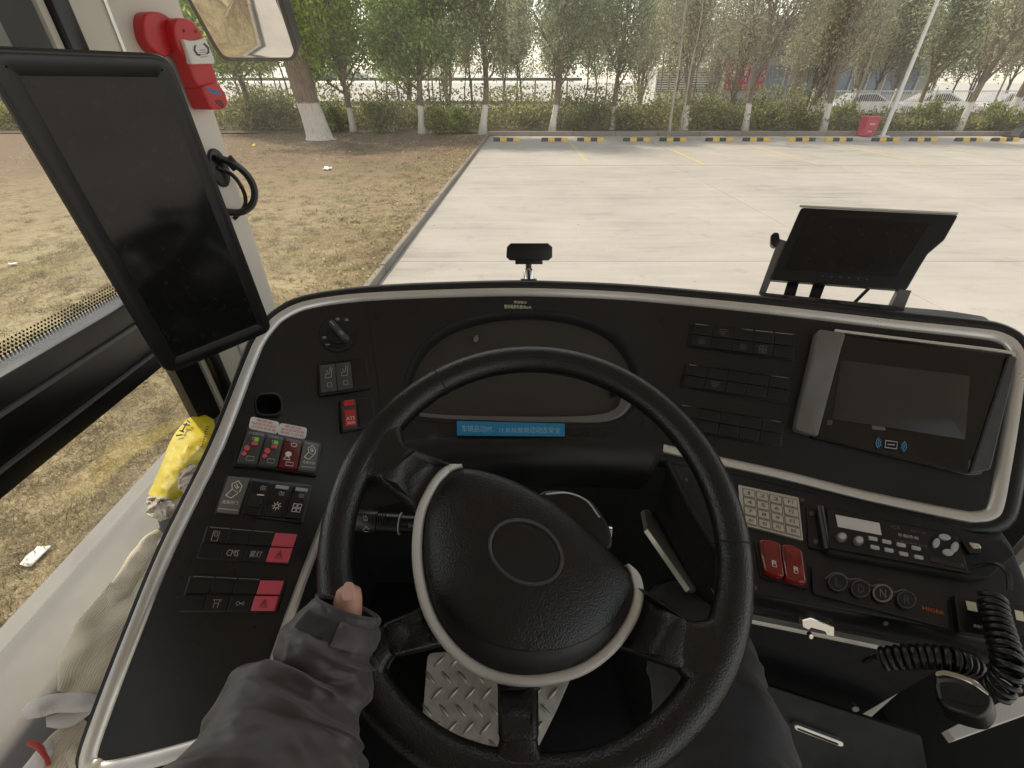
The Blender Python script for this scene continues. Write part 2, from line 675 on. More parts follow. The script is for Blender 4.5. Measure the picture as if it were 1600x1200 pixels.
M['lcd'] = plastic('lcd_grey', (0.62, 0.58, 0.55), 0.3, 0.03, 40)
M['yellow_print'] = plastic('cream_print', (0.75, 0.7, 0.5), 0.6, 0.04, 30)
M['orange_print'] = plastic('orange_print', (0.55, 0.1, 0.03), 0.5, 0.04, 30)
M['cord'] = plastic('cord_rubber', (0.012, 0.012, 0.012), 0.3, 0.1, 60)
M['windscreen'] = glass('windscreen_glass', (0.965, 0.97, 0.955), 0.034, 0.8, True)  # dust share also puts a hazy veil of dash reflections into the glass
M['side_glass'] = glass('side_glass', (0.985, 0.99, 0.98), 0.012, 0.2)
M['mirror'] = plastic('mirror_silver', (0.9, 0.9, 0.89), 0.02, 0.01, 10, metal=1.0)
# ================================================================ OUTSIDE: ground, lot, kerbs
rng = np.random.default_rng(7)
random.seed(7)
def G(px, py, z=0.0):
    d = ray(px, py)
    t = (z - CAMZ) / d.z
    return CAM + d * t

def ground_mat(name, stops, scales=(0.6, 5, 40), bstr=0.5, bdist=0.02, rough=0.95, extra=None):
    m, nt, b = new_mat(name)
    a = noise_node(nt, scales[0], 6, rough=0.65); c = noise_node(nt, scales[1], 6, rough=0.7); d = noise_node(nt, scales[2], 4, rough=0.8)
    m1 = nt.nodes.new('ShaderNodeMath'); m1.operation = 'MULTIPLY_ADD'; m1.inputs[1].default_value = 0.45
    nt.links.new(c.outputs[0], m1.inputs[0])
    m0 = nt.nodes.new('ShaderNodeMath'); m0.operation = 'MULTIPLY'; m0.inputs[1].default_value = 0.35
    nt.links.new(a.outputs[0], m0.inputs[0]); nt.links.new(m0.outputs[0], m1.inputs[2])
    m2 = nt.nodes.new('ShaderNodeMath'); m2.operation = 'MULTIPLY_ADD'; m2.inputs[1].default_value = 0.2
    nt.links.new(d.outputs[0], m2.inputs[0]); nt.links.new(m1.outputs[0], m2.inputs[2])
    r = ramp(nt, m2.outputs[0], stops)
    src = r.outputs[0]
    if extra:
        src = extra(nt, src)
    nt.links.new(src, b.inputs['Base Color'])
    b.inputs['Roughness'].default_value = rough
    b.inputs['Specular IOR Level'].default_value = 0.2
    bump(nt, b, m2.outputs[0], bstr, bdist)
    return m

def litter_extra(nt, src):
    """bare soil and fallen leaves under the trees at the far end of the lawn"""
    tc = nt.nodes.new('ShaderNodeTexCoord')
    sx = nt.nodes.new('ShaderNodeSeparateXYZ')
    nt.links.new(tc.outputs['Object'], sx.inputs[0])
    nz = noise_node(nt, 0.5, 5)
    ad = nt.nodes.new('ShaderNodeMath'); ad.operation = 'MULTIPLY_ADD'; ad.inputs[1].default_value = 9.0
    nt.links.new(nz.outputs[0], ad.inputs[0]); nt.links.new(sx.outputs[1], ad.inputs[2])
    mr = nt.nodes.new('ShaderNodeMapRange')
    mr.inputs[1].default_value = 11.0; mr.inputs[2].default_value = 21.0
    nt.links.new(ad.outputs[0], mr.inputs[0])
    mx = nt.nodes.new('ShaderNodeMix'); mx.data_type = 'RGBA'
    nt.links.new(mr.outputs[0], mx.inputs[0])
    nt.links.new(src, mx.inputs[6])
    n2 = noise_node(nt, 14, 6, rough=0.8)
    r2 = ramp(nt, n2.outputs[0], [(0.3, (0.12, 0.085, 0.055)), (0.6, (0.21, 0.15, 0.10)), (0.75, (0.3, 0.22, 0.14))])
    nt.links.new(r2.outputs[0], mx.inputs[7])
    return mx.outputs[2]

M['lawn'] = ground_mat('dry_lawn', [(0.34, (0.10, 0.075, 0.045)), (0.45, (0.22, 0.17, 0.10)), (0.53, (0.36, 0.295, 0.18)), (0.60, (0.27, 0.245, 0.13)), (0.68, (0.16, 0.16, 0.07))], (0.5, 6, 60), 0.8, 0.02, extra=litter_extra)
M['soil'] = ground_mat('bed_soil', [(0.35, (0.07, 0.05, 0.035)), (0.55, (0.16, 0.12, 0.08)), (0.7, (0.24, 0.18, 0.11))], (0.7, 8, 50))
M['far_ground'] = ground_mat('far_ground', [(0.35, (0.36, 0.35, 0.33)), (0.65, (0.5, 0.49, 0.46))], (0.1, 2, 20))
M['joint'] = ground_mat('joint_dirt', [(0.35, (0.10, 0.09, 0.07)), (0.65, (0.2, 0.18, 0.15))], (1, 8, 50))

def concrete(name, base, var):
    m, nt, b = new_mat(name)
    oi = nt.nodes.new('ShaderNodeObjectInfo')
    geo = nt.nodes.new('ShaderNodeNewGeometry')
    a = noise_node(nt, 0.35, 7, rough=0.62, vec=geo.outputs['Position'])
    mp = nt.nodes.new('ShaderNodeMapping'); mp.inputs['Scale'].default_value = (0.5, 3.2, 1.0)
    nt.links.new(geo.outputs['Position'], mp.inputs[0])
    st = noise_node(nt, 0.9, 6, rough=0.7, vec=mp.outputs[0])
    d = noise_node(nt, 45, 5, rough=0.8, vec=geo.outputs['Position'])
    s1 = nt.nodes.new('ShaderNodeMath'); s1.operation = 'MULTIPLY_ADD'; s1.inputs[1].default_value = 0.4
    s0 = nt.nodes.new('ShaderNodeMath'); s0.operation = 'MULTIPLY'; s0.inputs[1].default_value = 0.45
    nt.links.new(a.outputs[0], s0.inputs[0]); nt.links.new(st.outputs[0], s1.inputs[0]); nt.links.new(s0.outputs[0], s1.inputs[2])
    s2 = nt.nodes.new('ShaderNodeMath'); s2.operation = 'MULTIPLY_ADD'; s2.inputs[1].default_value = 0.15
    nt.links.new(d.outputs[0], s2.inputs[0]); nt.links.new(s1.outputs[0], s2.inputs[2])
    s3 = nt.nodes.new('ShaderNodeMath'); s3.operation = 'MULTIPLY_ADD'; s3.inputs[1].default_value = 0.06
    nt.links.new(oi.outputs['Random'], s3.inputs[0]); nt.links.new(s2.outputs[0], s3.inputs[2])  # thin pale line above each key that is not pink
    r = ramp(nt, s3.outputs[0], [(0.34, tuple(c * (1 - var) for c in base)), (0.48, base), (0.66, tuple(c * (1 + var * 0.6) for c in base))])
    st2 = noise_node(nt, 1.6, 8, rough=0.78, vec=geo.outputs['Position'])
    rs2 = ramp(nt, st2.outputs[0], [(0.56, (1, 1, 1)), (0.66, (0.84, 0.82, 0.79)), (0.78, (0.56, 0.53, 0.49))])
    vo = nt.nodes.new('ShaderNodeTexVoronoi'); vo.inputs['Scale'].default_value = 1.1
    nt.links.new(geo.outputs['Position'], vo.inputs['Vector'])
    rv = ramp(nt, vo.outputs['Distance'], [(0.012, (0.25, 0.22, 0.2)), (0.03, (1, 1, 1))])
    mu1 = nt.nodes.new('ShaderNodeMix'); mu1.data_type = 'RGBA'; mu1.blend_type = 'MULTIPLY'; mu1.inputs[0].default_value = 1
    nt.links.new(r.outputs[0], mu1.inputs[6]); nt.links.new(rs2.outputs[0], mu1.inputs[7])
    mu2 = nt.nodes.new('ShaderNodeMix'); mu2.data_type = 'RGBA'; mu2.blend_type = 'MULTIPLY'; mu2.inputs[0].default_value = 1
    nt.links.new(mu1.outputs[2], mu2.inputs[6]); nt.links.new(rv.outputs[0], mu2.inputs[7])
    nt.links.new(mu2.outputs[2], b.inputs['Base Color'])
    b.inputs['Roughness'].default_value = 0.85
    bump(nt, b, s2.outputs[0], 0.25, 0.01)
    return m
M['concrete'] = concrete('lot_concrete', (0.355, 0.332, 0.298), 0.40)
M['kerbstone'] = concrete('kerb_concrete', (0.22, 0.195, 0.16), 0.4)

def struct(o):
    o['kind'] = 'structure'
    return o
def sheet(name, pts, mat, z):
    o = mesh(name, [(p[0], p[1], z) for p in pts], [tuple(range(len(pts)))], mat, None, 0)
    return struct(o)

def kx(y):                     # the line of the lawn kerb
    return -1.93 + 0.036 * y

sheet('ground', [(-400, -200), (400, -200), (400, 600), (-400, 600)], M['far_ground'], -0.09)
sheet('lot_base', [(-2.6, -12), (60, -12), (60, 24.4), (-2.6, 24.4)], M['joint'], -0.03)

# lawn: an uneven sheet
xs = np.concatenate([np.linspace(-60, -14, 12), np.linspace(-13, 0, 53)])
ys = np.linspace(-12, 25.2, 94)
lv, lf = [], []
for j, y in enumerate(ys):
    for i, x in enumerate(xs):
        X = x + (kx(y) - 0.02)
        e = min(1.0, -x / 0.6)
        Z = 0.085 + e * 0.05 * noise.noise(Vector((X * 0.5, y * 0.5, 1.3))) + e * 0.02 * noise.noise(Vector((X * 2.2, y * 2.2, 4.1)))
        lv.append((X, y, Z))
nx = len(xs)
for j in range(len(ys) - 1):
    for i in range(nx - 1):
        lf.append((j * nx + i, j * nx + i + 1, (j + 1) * nx + i + 1, (j + 1) * nx + i))
lawn = struct(mesh('lawn', lv, lf, M['lawn'], None, 60, loc=Vector((0, 0, 0))))

def lawn_z(X, y):
    x = X - (kx(y) - 0.02)
    e = max(0, min(1.0, -x / 0.6))
    return 0.085 + e * 0.05 * noise.noise(Vector((X * 0.5, y * 0.5, 1.3))) + e * 0.02 * noise.noise(Vector((X * 2.2, y * 2.2, 4.1)))

sheet('planting_bed', [(-70, 24.45), (70, 24.45), (70, 48), (-70, 48)], M['soil'], 0.11)

# concrete slabs with open joints
lot = thing('parking_lot', 'pale concrete parking lot of large slabs', 'parking lot', (10, 10, 0))
del lot['category']; del lot['label']; lot['kind'] = 'structure'
xe = [-2.05, 5.0, 10.0, 15.0, 20.0, 25.0, 30.0, 36.0, 44.0]
ye = [-6.45, -2.15, 2.15, 6.45, 10.72, 15.0, 19.4, 24.15]
for i in range(len(xe) - 1):
    for j in range(len(ye) - 1):
        x0, x1, y0, y1 = xe[i] + 0.006, xe[i + 1] - 0.006, ye[j] + 0.006, ye[j + 1] - 0.006
        c = 0.004
        xl0, xl1 = x0, x0
        if i == 0:
            xl0, xl1 = kx(y0) - 0.01, kx(y1) - 0.01
        v = [(xl0, y0, -0.06), (x1, y0, -0.06), (x1, y1, -0.06), (xl1, y1, -0.06),
             (xl0, y0, -c * .6), (x1, y0, -c * .6), (x1, y1, -c * .6), (xl1, y1, -c * .6),
             (xl0 + c, y0 + c, 0), (x1 - c, y0 + c, 0), (x1 - c, y1 - c, 0), (xl1 + c, y1 - c, 0)]
        f = [(8, 9, 10, 11)]
        for a in (0, 4):
            for k in range(4):
                f.append((a + k, a + (k + 1) % 4, a + 4 + (k + 1) % 4, a + 4 + k))
        mesh('concrete_slab', v, f, M['concrete'], lot, 0)

def kerbs(name, pts, w, z0, z1, length, mat):
    root = thing(name, name, 'kerb', pts[0])
    del root['category']; del root['label']; root['kind'] = 'structure'
    a, b = Vector(pts[0]), Vector(pts[1])
    L = (b - a).length
    d = (b - a).normalized()
    ang = math.atan2(d.y, d.x)
    n = int(L / length)
    sh = None
    for k in range(n):
        c = a + d * (k + 0.5) * length
        if sh is None:
            mb = MB().box((0, 0, 0), (length - 0.012, w, z1 - z0), None, 0.018)
            me = bpy.data.meshes.new('kerb_stone')
            me.from_pydata([tuple(q) for q in mb.v], [], mb.f)
            me.materials.append(mat)
            sh = me
        o = bpy.data.objects.new('kerb_stone', sh)
        COL.objects.link(o)
        o.parent = root
        o.location = Vector((c.x, c.y, (z0 + z1) / 2 + random.uniform(-.006, .006))) - Vector(pts[0])
        o.rotation_euler = (random.uniform(-.01, .01), random.uniform(-.004, .004), ang + random.uniform(-.006, .006))
    return root
kerbs('lawn_kerb', [(kx(-6) - 0.06, -6, 0), (kx(24.2) - 0.06, 24.2, 0)], 0.085, -0.15, 0.11, 1.0, M['kerbstone'])
kerbs('lot_kerb', [(-1.1, 24.3, 0), (44, 24.3, 0)], 0.22, -0.1, 0.19, 2.0, M['kerbstone'])

# worn yellow stall lines
def worn_paint(name, col, worn):
    m, nt, b = new_mat(name)
    geo = nt.nodes.new('ShaderNodeNewGeometry')
    nz = noise_node(nt, 5, 8, rough=0.8, vec=geo.outputs['Position'])
    n2 = noise_node(nt, 0.4, 3, vec=geo.outputs['Position'])
    ad = nt.nodes.new('ShaderNodeMath'); ad.operation = 'MULTIPLY_ADD'; ad.inputs[1].default_value = 0.7
    nt.links.new(n2.outputs[0], ad.inputs[0]); nt.links.new(nz.outputs[0], ad.inputs[2])
    r = ramp(nt, ad.outputs[0], [(worn - 0.06, (0.42, 0.39, 0.34)), (worn + 0.06, col)])
    nt.links.new(r.outputs[0], b.inputs['Base Color'])
    b.inputs['Roughness'].default_value = 0.8
    return m
M['line_yellow'] = worn_paint('worn_yellow_line', (0.56, 0.44, 0.15), 0.86)
def stripe(x0, y0, x1, y1, z=0.004):
    mesh('painted_line', [(x0, y0, z), (x1, y0, z), (x1, y1, z), (x0, y1, z)], [(0, 1, 2, 3)], M['line_yellow'], lot, 0)
for k in range(9):
    x = 2.45 + 3.6 * k
    stripe(x - 0.07, 15.5, x + 0.07, 21.7)
stripe(-0.4, 15.36, 36, 15.43, 0.005)

# ---------------------------------------------------------------- wheel stops
M['stop_black'] = plastic('stop_black_rubber', (0.025, 0.025, 0.027), 0.6, 0.25, 12, dust=0.25)
M['stop_yellow'] = plastic('stop_yellow', (0.72, 0.43, 0.05), 0.55, 0.12, 12, dust=0.25)
starts = [771, 846, 902, 974, 1031, 1103, 1161, 1232, 1290, 1363, 1422, 1493, 1550]
ords = ['first', 'second', 'third', 'fourth', 'fifth', 'sixth', 'seventh', 'eighth', 'ninth', 'tenth', 'eleventh', 'twelfth', 'thirteenth']
seg_meshes = None
for k, s in enumerate(starts):
    T = 19.4
    x0 = (s - 800) / F * T
    root = thing('wheel_stop', 'black and yellow striped wheel stop, %s from the lawn corner' % ords[k], 'wheel stop', (x0 + 0.57, 22.0, 0.0), 'wheel stops along the lot kerb')
    if seg_meshes is None:
        seg_meshes = []
        for q in range(4):
            mb = MB()
            L = 0.285
            sec = [(-0.075, 0), (0.075, 0), (0.072, 0.07), (0.05, 0.125), (0.0, 0.14), (-0.05, 0.125), (-0.072, 0.07)]
            v, f = [], []
            ends = [0.0, 0.02, L - 0.02, L] if True else []
            sc = [0.93 if q == 0 else 0.985, 1, 1, 0.93 if q == 3 else 0.985]
            for e, w in zip(ends, sc):
                v += [(e, a * w, b * w) for a, b in sec]
            for r_ in range(3):
                for i in range(7):
                    j = (i + 1) % 7
                    f.append((r_ * 7 + i, r_ * 7 + j, (r_ + 1) * 7 + j, (r_ + 1) * 7 + i))
            f.append(tuple(range(6, -1, -1))); f.append(tuple(21 + i for i in range(7)))
            me = bpy.data.meshes.new('stop_segment')
            me.from_pydata(v, [], f)
            me.materials.append(M['stop_yellow'] if q % 2 else M['stop_black'])
            seg_meshes.append(me)
    flip = k in (7, 8)
    for q in range(4):
        o = bpy.data.objects.new('segment', seg_meshes[3 - q] if flip else seg_meshes[q])
        COL.objects.link(o); o.parent = root
        o.location = (-0.57 + q * 0.285, 0, 0)

# ================================================================ trees and shrubs
def bark(name, col, paint_h, white=(0.72, 0.68, 0.62)):
    m, nt, b = new_mat(name)
    tc = nt.nodes.new('ShaderNodeTexCoord')
    mp = nt.nodes.new('ShaderNodeMapping'); mp.inputs['Scale'].default_value = (9, 9, 1.6)
    nt.links.new(tc.outputs['Object'], mp.inputs[0])
    nz = noise_node(nt, 2.2, 8, rough=0.72, vec=mp.outputs[0])
    r = ramp(nt, nz.outputs[0], [(0.35, tuple(c * 0.5 for c in col)), (0.5, col), (0.7, tuple(min(1, c * 1.5) for c in col))])
    src = r.outputs[0]
    if paint_h:
        sx = nt.nodes.new('ShaderNodeSeparateXYZ'); nt.links.new(tc.outputs['Object'], sx.inputs[0])
        n2 = noise_node(nt, 7, 6, rough=0.75)
        ad = nt.nodes.new('ShaderNodeMath'); ad.operation = 'MULTIPLY_ADD'; ad.inputs[1].default_value = 0.28
        nt.links.new(n2.outputs[0], ad.inputs[0]); nt.links.new(sx.outputs[2], ad.inputs[2])
        mr = nt.nodes.new('ShaderNodeMapRange'); mr.inputs[1].default_value = paint_h + 0.12; mr.inputs[2].default_value = paint_h + 0.18
        nt.links.new(ad.outputs[0], mr.inputs[0])
        r3 = ramp(nt, nz.outputs[0], [(0.3, tuple(c * 0.55 for c in white)), (0.48, white)])
        mx = nt.nodes.new('ShaderNodeMix'); mx.data_type = 'RGBA'
        nt.links.new(mr.outputs[0], mx.inputs[0]); nt.links.new(r3.outputs[0], mx.inputs[6]); nt.links.new(src, mx.inputs[7])
        src = mx.outputs[2]
    nt.links.new(src, b.inputs['Base Color'])
    b.inputs['Roughness'].default_value = 0.9
    bump(nt, b, nz.outputs[0], 0.7, 0.03)
    return m
M['bark'] = bark('whitewashed_bark', (0.20, 0.15, 0.11), 1.05)
M['bark_pale'] = bark('pale_bark', (0.42, 0.37, 0.30), 0.0)
M['bark_dark'] = bark('dark_bark', (0.12, 0.095, 0.075), 0.0)
M['bark_big'] = bark('big_whitewashed_bark', (0.19, 0.135, 0.095), 1.35, (0.62, 0.55, 0.48))

def leaf_mat(name, lo, mid, hi):
    m = bpy.data.materials.new(name); m.use_nodes = True
    nt = m.node_tree; b = nt.nodes['Principled BSDF']
    geo = nt.nodes.new('ShaderNodeNewGeometry')
    nz = noise_node(nt, 1.1, 4, vec=geo.outputs['Position'])
    ad = nt.nodes.new('ShaderNodeMath'); ad.operation = 'MULTIPLY_ADD'; ad.inputs[1].default_value = 0.45
    nt.links.new(geo.outputs['Random Per Island'], ad.inputs[0]); nt.links.new(nz.outputs[0], ad.inputs[2])
    r = ramp(nt, ad.outputs[0], [(0.4, lo), (0.7, mid), (1.0, hi)])
    nt.links.new(r.outputs[0], b.inputs['Base Color'])
    b.inputs['Roughness'].default_value = 0.55
    b.inputs['Specular IOR Level'].default_value = 0.35
    tl = nt.nodes.new('ShaderNodeBsdfTranslucent')
    nt.links.new(r.outputs[0], tl.inputs[0])
    mx = nt.nodes.new('ShaderNodeMixShader'); mx.inputs[0].default_value = 0.58
    nt.links.new(b.outputs[0], mx.inputs[1]); nt.links.new(tl.outputs[0], mx.inputs[2])
    nt.links.new(mx.outputs[0], nt.nodes['Material Output'].inputs['Surface'])
    return m
M['leaf_green'] = leaf_mat('leaf_mid_green', (0.130, 0.195, 0.065), (0.286, 0.390, 0.143), (0.494, 0.598, 0.247))
M['leaf_sage'] = leaf_mat('leaf_sage', (0.150, 0.181, 0.106), (0.300, 0.344, 0.206), (0.500, 0.537, 0.338))
M['leaf_olive'] = leaf_mat('leaf_olive', (0.168, 0.174, 0.108), (0.336, 0.330, 0.210), (0.528, 0.504, 0.348))
M['leaf_bush'] = leaf_mat('leaf_bush', (0.07, 0.10, 0.03), (0.19, 0.24, 0.07), (0.44, 0.46, 0.13))
M['leaf_hedge'] = leaf_mat('leaf_hedge', (0.084, 0.102, 0.042), (0.204, 0.216, 0.090), (0.432, 0.432, 0.180))
M['leaf_yellow'] = leaf_mat('leaf_yellow', (0.16, 0.12, 0.03), (0.32, 0.25, 0.06), (0.5, 0.38, 0.10))

def leaf_mesh(name, C, size, mat, droop=0.3, seed=0, aspect=0.45):
    """one rhombic leaf clump per centre"""
    g = np.random.default_rng(seed)
    n = len(C)
    d = g.normal(size=(n, 3)); d[:, 2] -= droop
    d /= np.linalg.norm(d, axis=1)[:, None]
    e = g.normal(size=(n, 3))
    e -= (e * d).sum(1)[:, None] * d
    e /= np.linalg.norm(e, axis=1)[:, None]
    s = (size * g.uniform(0.6, 1.4, n))[:, None]
    V = np.stack([C - d * s * .5, C + e * s * aspect * .5, C + d * s * .5, C - e * s * aspect * .5], 1).reshape(-1, 3)
    me = bpy.data.meshes.new(name)
    me.vertices.add(n * 4); me.vertices.foreach_set('co', V.ravel())
    me.loops.add(n * 4); me.loops.foreach_set('vertex_index', np.arange(n * 4, dtype=np.int32))
    me.polygons.add(n)
    me.polygons.foreach_set('loop_start', np.arange(0, n * 4, 4, dtype=np.int32))
    me.polygons.foreach_set('loop_total', np.full(n, 4, dtype=np.int32))
    me.materials.append(mat)
    me.update(); me.validate()
    return me

def grow(seed, h, r0, fork, n_limb, spread, n_leaf, crown0, leaf_size, bark_m, leaf_m, flare=1.5, stems=1, clump=0.38, rise=1.0):
    """trunk (with limbs) and crown meshes, origin at the foot"""
    g = random.Random(seed)
    mb = MB()
    clusters = []
    for s in range(stems):
        ang = g.uniform(0, 6.28)
        lean = (0.03 if stems == 1 else 0.16) * g.uniform(0.5, 1)
        base = Vector((0, 0, 0)) if stems == 1 else Vector((math.cos(ang), math.sin(ang), 0)) * r0 * 0.9
        pts, rad = [], []
        n = 12
        for i in range(n + 1):
            t = i / n
            z = h * t
            off = Vector((math.cos(ang), math.sin(ang), 0)) * lean * z + Vector((noise.noise(Vector((seed, s, z * .35))), noise.noise(Vector((seed + 9, s, z * .35))), 0)) * 0.22 * min(1, z)
            pts.append(base + off + Vector((0, 0, z - 0.05)))
            rad.append(max(0.015, r0 * (1 - 0.82 * t) * (1 + (flare - 1) * math.exp(-z / 0.22))))
        # finer foot
        mb.tube(pts, rad, 9)
        for k in range(n_limb):
            t = fork + (0.95 - fork) * (k + g.random() * 0.6) / n_limb
            i = min(n - 1, int(t * n))
            p = pts[i].lerp(pts[i + 1], t * n - i)
            az = g.uniform(0, 6.28)
            up = g.uniform(0.55, 1.3) * rise
            L = spread * g.uniform(0.6, 1.15) * (1.15 - 0.5 * t)
            d = Vector((math.cos(az), math.sin(az), up)).normalized()
            bp, br = [], []
            for q in range(6):
                w = q / 5
                bp.append(p + d * L * w + Vector((g.uniform(-.08, .08), g.uniform(-.08, .08), 0.18 * w * w * L)))
                br.append(max(0.006, rad[i] * 0.5 * (1 - 0.85 * w)))
            mb.tube(bp, br, 6)
            for q in range(2, 6):
                for tw in range(2):
                    d2 = (d + Vector((g.uniform(-1, 1), g.uniform(-1, 1), g.uniform(-.5, .7)))).normalized()
                    l2 = L * g.uniform(0.2, 0.42)
                    e = bp[q] + d2 * l2
                    mb.tube([bp[q], bp[q].lerp(e, .5) + Vector((0, 0, 0.04)), e], [br[q] * .6 + .004, br[q] * .4 + .003, .003], 4, False)
                    clusters.append((bp[q].lerp(e, .6), clump * g.uniform(.7, 1.3)))
                    clusters.append((e, clump * g.uniform(.7, 1.3)))
    gg = np.random.default_rng(seed)
    cl = [c for c in clusters if c[0].z > crown0 - 0.3] or clusters
    per = max(1, n_leaf // len(cl))
    C = []
    for c, s in cl:
        m = int(per * gg.uniform(0.5, 1.6))
        C.append(np.array(c)[None] + gg.normal(size=(m, 3)) * np.array([s, s, s * 0.75]) * 0.6)
    C = np.concatenate(C)
    C = C[C[:, 2] > crown0 + gg.normal(size=len(C)) * 0.25]
    tr = bpy.data.meshes.new('trunk')
    tr.from_pydata([tuple(v) for v in mb.v], [], mb.f)
    tr.materials.append(bark_m)
    tr.polygons.foreach_set('use_smooth', [True] * len(tr.polygons))
    tr.update()
    cr = leaf_mesh('crown', C, leaf_size, leaf_m, 0.35, seed)
    return tr, cr

kinds = {
    'green': [grow(11 + i, 7.2, 0.15, 0.22, 26, 2.5, 21000, 1.5, 0.18, M['bark'], M['leaf_green'], clump=.68, rise=1.2) for i in range(3)],
    'sage': [grow(31 + i, 7.2, 0.14, 0.22, 24, 2.4, 11500, 1.7, 0.15, M['bark'], M['leaf_sage'], clump=.8, rise=2.0) for i in range(3)],
    'olive': [grow(51 + i, 7.0, 0.13, 0.17, 26, 2.9, 7200, 1.9, 0.135, M['bark'], M['leaf_olive'], clump=.85, rise=2.3) for i in range(3)],
    'multi': [grow(71 + i, 7.0, 0.085, 0.12, 12, 2.1, 6500, 1.9, 0.13, M['bark_pale'], M['leaf_olive'], stems=6, clump=.7, rise=2.0) for i in range(2)],
    'slim': [grow(81, 8.0, 0.06, 0.35, 7, 0.9, 900, 3.6, 0.12, M['bark_pale'], M['leaf_olive'], rise=2)],
    'back': [grow(91 + i, 7.5, 0.10, 0.2, 20, 2.4, 9500, 1.6, 0.19, M['bark_dark'], M['leaf_sage'], clump=.75, rise=1.5) for i in range(2)],
    'backg': [grow(95 + i, 7.5, 0.10, 0.2, 20, 2.4, 15000, 1.5, 0.21, M['bark_dark'], M['leaf_green'], clump=.58) for i in range(2)],
    'thin': [grow(101 + i, 7.0, 0.065, 0.3, 10, 1.5, 4000, 1.8, 0.16, M['bark_pale' if i else 'bark_dark'], M['leaf_olive'], clump=.6, rise=2.2) for i in range(2)],
    'yellow': [grow(99, 4.4, 0.10, 0.3, 12, 1.8, 4200, 1.4, 0.16, M['bark_dark'], M['leaf_yellow'], stems=2)],
}
def tree(kind, var, x, y, s, rot, label, group=None, name='broadleaf_tree'):
    tr, cr = kinds[kind][var % len(kinds[kind])]
    root = thing(name, label, 'tree', (x, y, 0.10), group)
    for nm, me in (('trunk', tr), ('crown', cr)):
        o = bpy.data.objects.new(nm, me)
        COL.objects.link(o); o.parent = root
    root.scale = (s, s, s)
    root.rotation_euler = (random.uniform(-.05, .05), random.uniform(-.06, .06), rot)
    return root
def tree_at(kind, var, px, py, s, label, group=None, rot=None):
    p = G(px, py + (5.5 if py > 182 else 0), 0.11)
    return tree(kind, var, p.x, p.y, s, rot if rot is not None else random.uniform(0, 6.28), label, group)

# the big old trunk on the lawn, forked low down
p = G(497, 217, 0.1)
root = thing('big_tree', 'thick whitewashed tree with forked brown trunk standing on the lawn below the mirror', 'tree', (p.x, p.y, 0.06))
mb = MB()
def bough(pts, rad, seg=14):
    mb.tube(spline(pts, 5), list(np.interp(np.linspace(0, 1, (len(pts) - 1) * 5 + 1), np.linspace(0, 1, len(rad)), rad)), seg)
bough([(0.05, 0, -.1), (0.0, 0, .25), (-0.1, 0, .9), (-0.28, 0, 2.0), (-0.55, 0.1, 3.5), (-0.9, 0.1, 5.0), (-1.2, 0.2, 8)], [.62, .46, .39, .36, .28, .2, .06])
bough([(0.25, 0.05, -.1), (0.18, 0.05, .5), (0.02, 0.05, 1.4), (-0.03, 0.1, 2.4), (-0.1, 0.2, 3.8), (0.1, 0.2, 6), (0.3, .2, 8)], [.42, .34, .3, .27, .22, .14, .05])
for az in np.linspace(0, 6.28, 9)[:-1]:
    c, s = math.cos(az), math.sin(az)
    bough([(0.1 + c * .75, s * .6, -.08), (0.08 + c * .45, s * .4, .06), (.05 + c * .25, s * .25, .45)], [.05, .12, .15], 8)
for k in range(9):
    az = k * 2.4; z = 2.6 + k * 0.5
    bough([(-.3, .1, z), (-.3 + math.cos(az) * 1.0, math.sin(az) * 1.0, z + .8), (-.3 + math.cos(az) * 2.1, math.sin(az) * 2.1, z + 1.3)], [.10, .06, .015], 7)
mb.build('trunk', M['bark_big'], root, loc=Vector((0, 0, 0))).location = (0, 0, 0)
g = np.random.default_rng(3)
cc = np.stack([g.uniform(-2.4, 1.9, 90), g.uniform(-2, 2, 90), g.uniform(2.9, 6.5, 90)], 1)
C = np.concatenate([c[None] + g.normal(size=(70, 3)) * 0.3 for c in cc])
M['leaf_fresh'] = leaf_mat('leaf_fresh', (0.108, 0.156, 0.024), (0.240, 0.324, 0.060), (0.408, 0.480, 0.108))
o = bpy.data.objects.new('crown', leaf_mesh('crown', C, 0.19, M['leaf_fresh'], .3, 5)); COL.objects.link(o); o.parent = root

# front row, from the mirror to the right
front = [('green', 0, 398, 196, 1.0, 'leaning leafy tree just right of the pillar, left of the big trunk'),
         ('green', 1, 553, 200, 0.95, 'slim whitewashed tree right of the big lawn trunk'),
         ('green', 2, 660, 203, 1.05, 'green-leaved whitewashed tree, second right of the big lawn trunk'),
         ('sage', 0, 754, 203, 1.1, 'straight whitewashed tree at the corner where lawn meets the lot kerb'),
         ('sage', 1, 862, 200, 1.05, 'whitewashed grey-green tree behind the third wheel stop, front of a close pair'),
         ('sage', 2, 956, 197, 0.95, 'narrow dark whitewashed tree behind the gap of the wheel stops, centre of the row'),
         ('slim', 0, 1045, 205, 1.0, 'bare pale slender stem with forked foot before the louvred wall'),
         ('slim', 0, 1062, 201, 0.9, 'thinner bare pale stem just right of the forked one'),
         ('olive', 0, 1069, 198, 1.0, 'whitewashed tree fanning out left of the red banners'),
         ('olive', 1, 1163, 199, 1.1, 'dark-sided whitewashed tree in front of the red banners'),
         ('olive', 2, 1257, 196, 1.0, 'whitewashed tree in front of the blue-glass building'),
         ('olive', 0, 1285, 199, 1.1, 'broad forked whitewashed tree left of the red bin'),
         ('sage', 0, 1425, 186, 0.95, 'dark-trunked tree just right of the lamp pole'),
         ('olive', 1, 1496, 199, 1.15, 'leaning whitewashed tree in front of the white picket fence'),
         ('sage', 1, 1572, 196, 1.3, 'thick whitewashed tree at the right end of the row')]
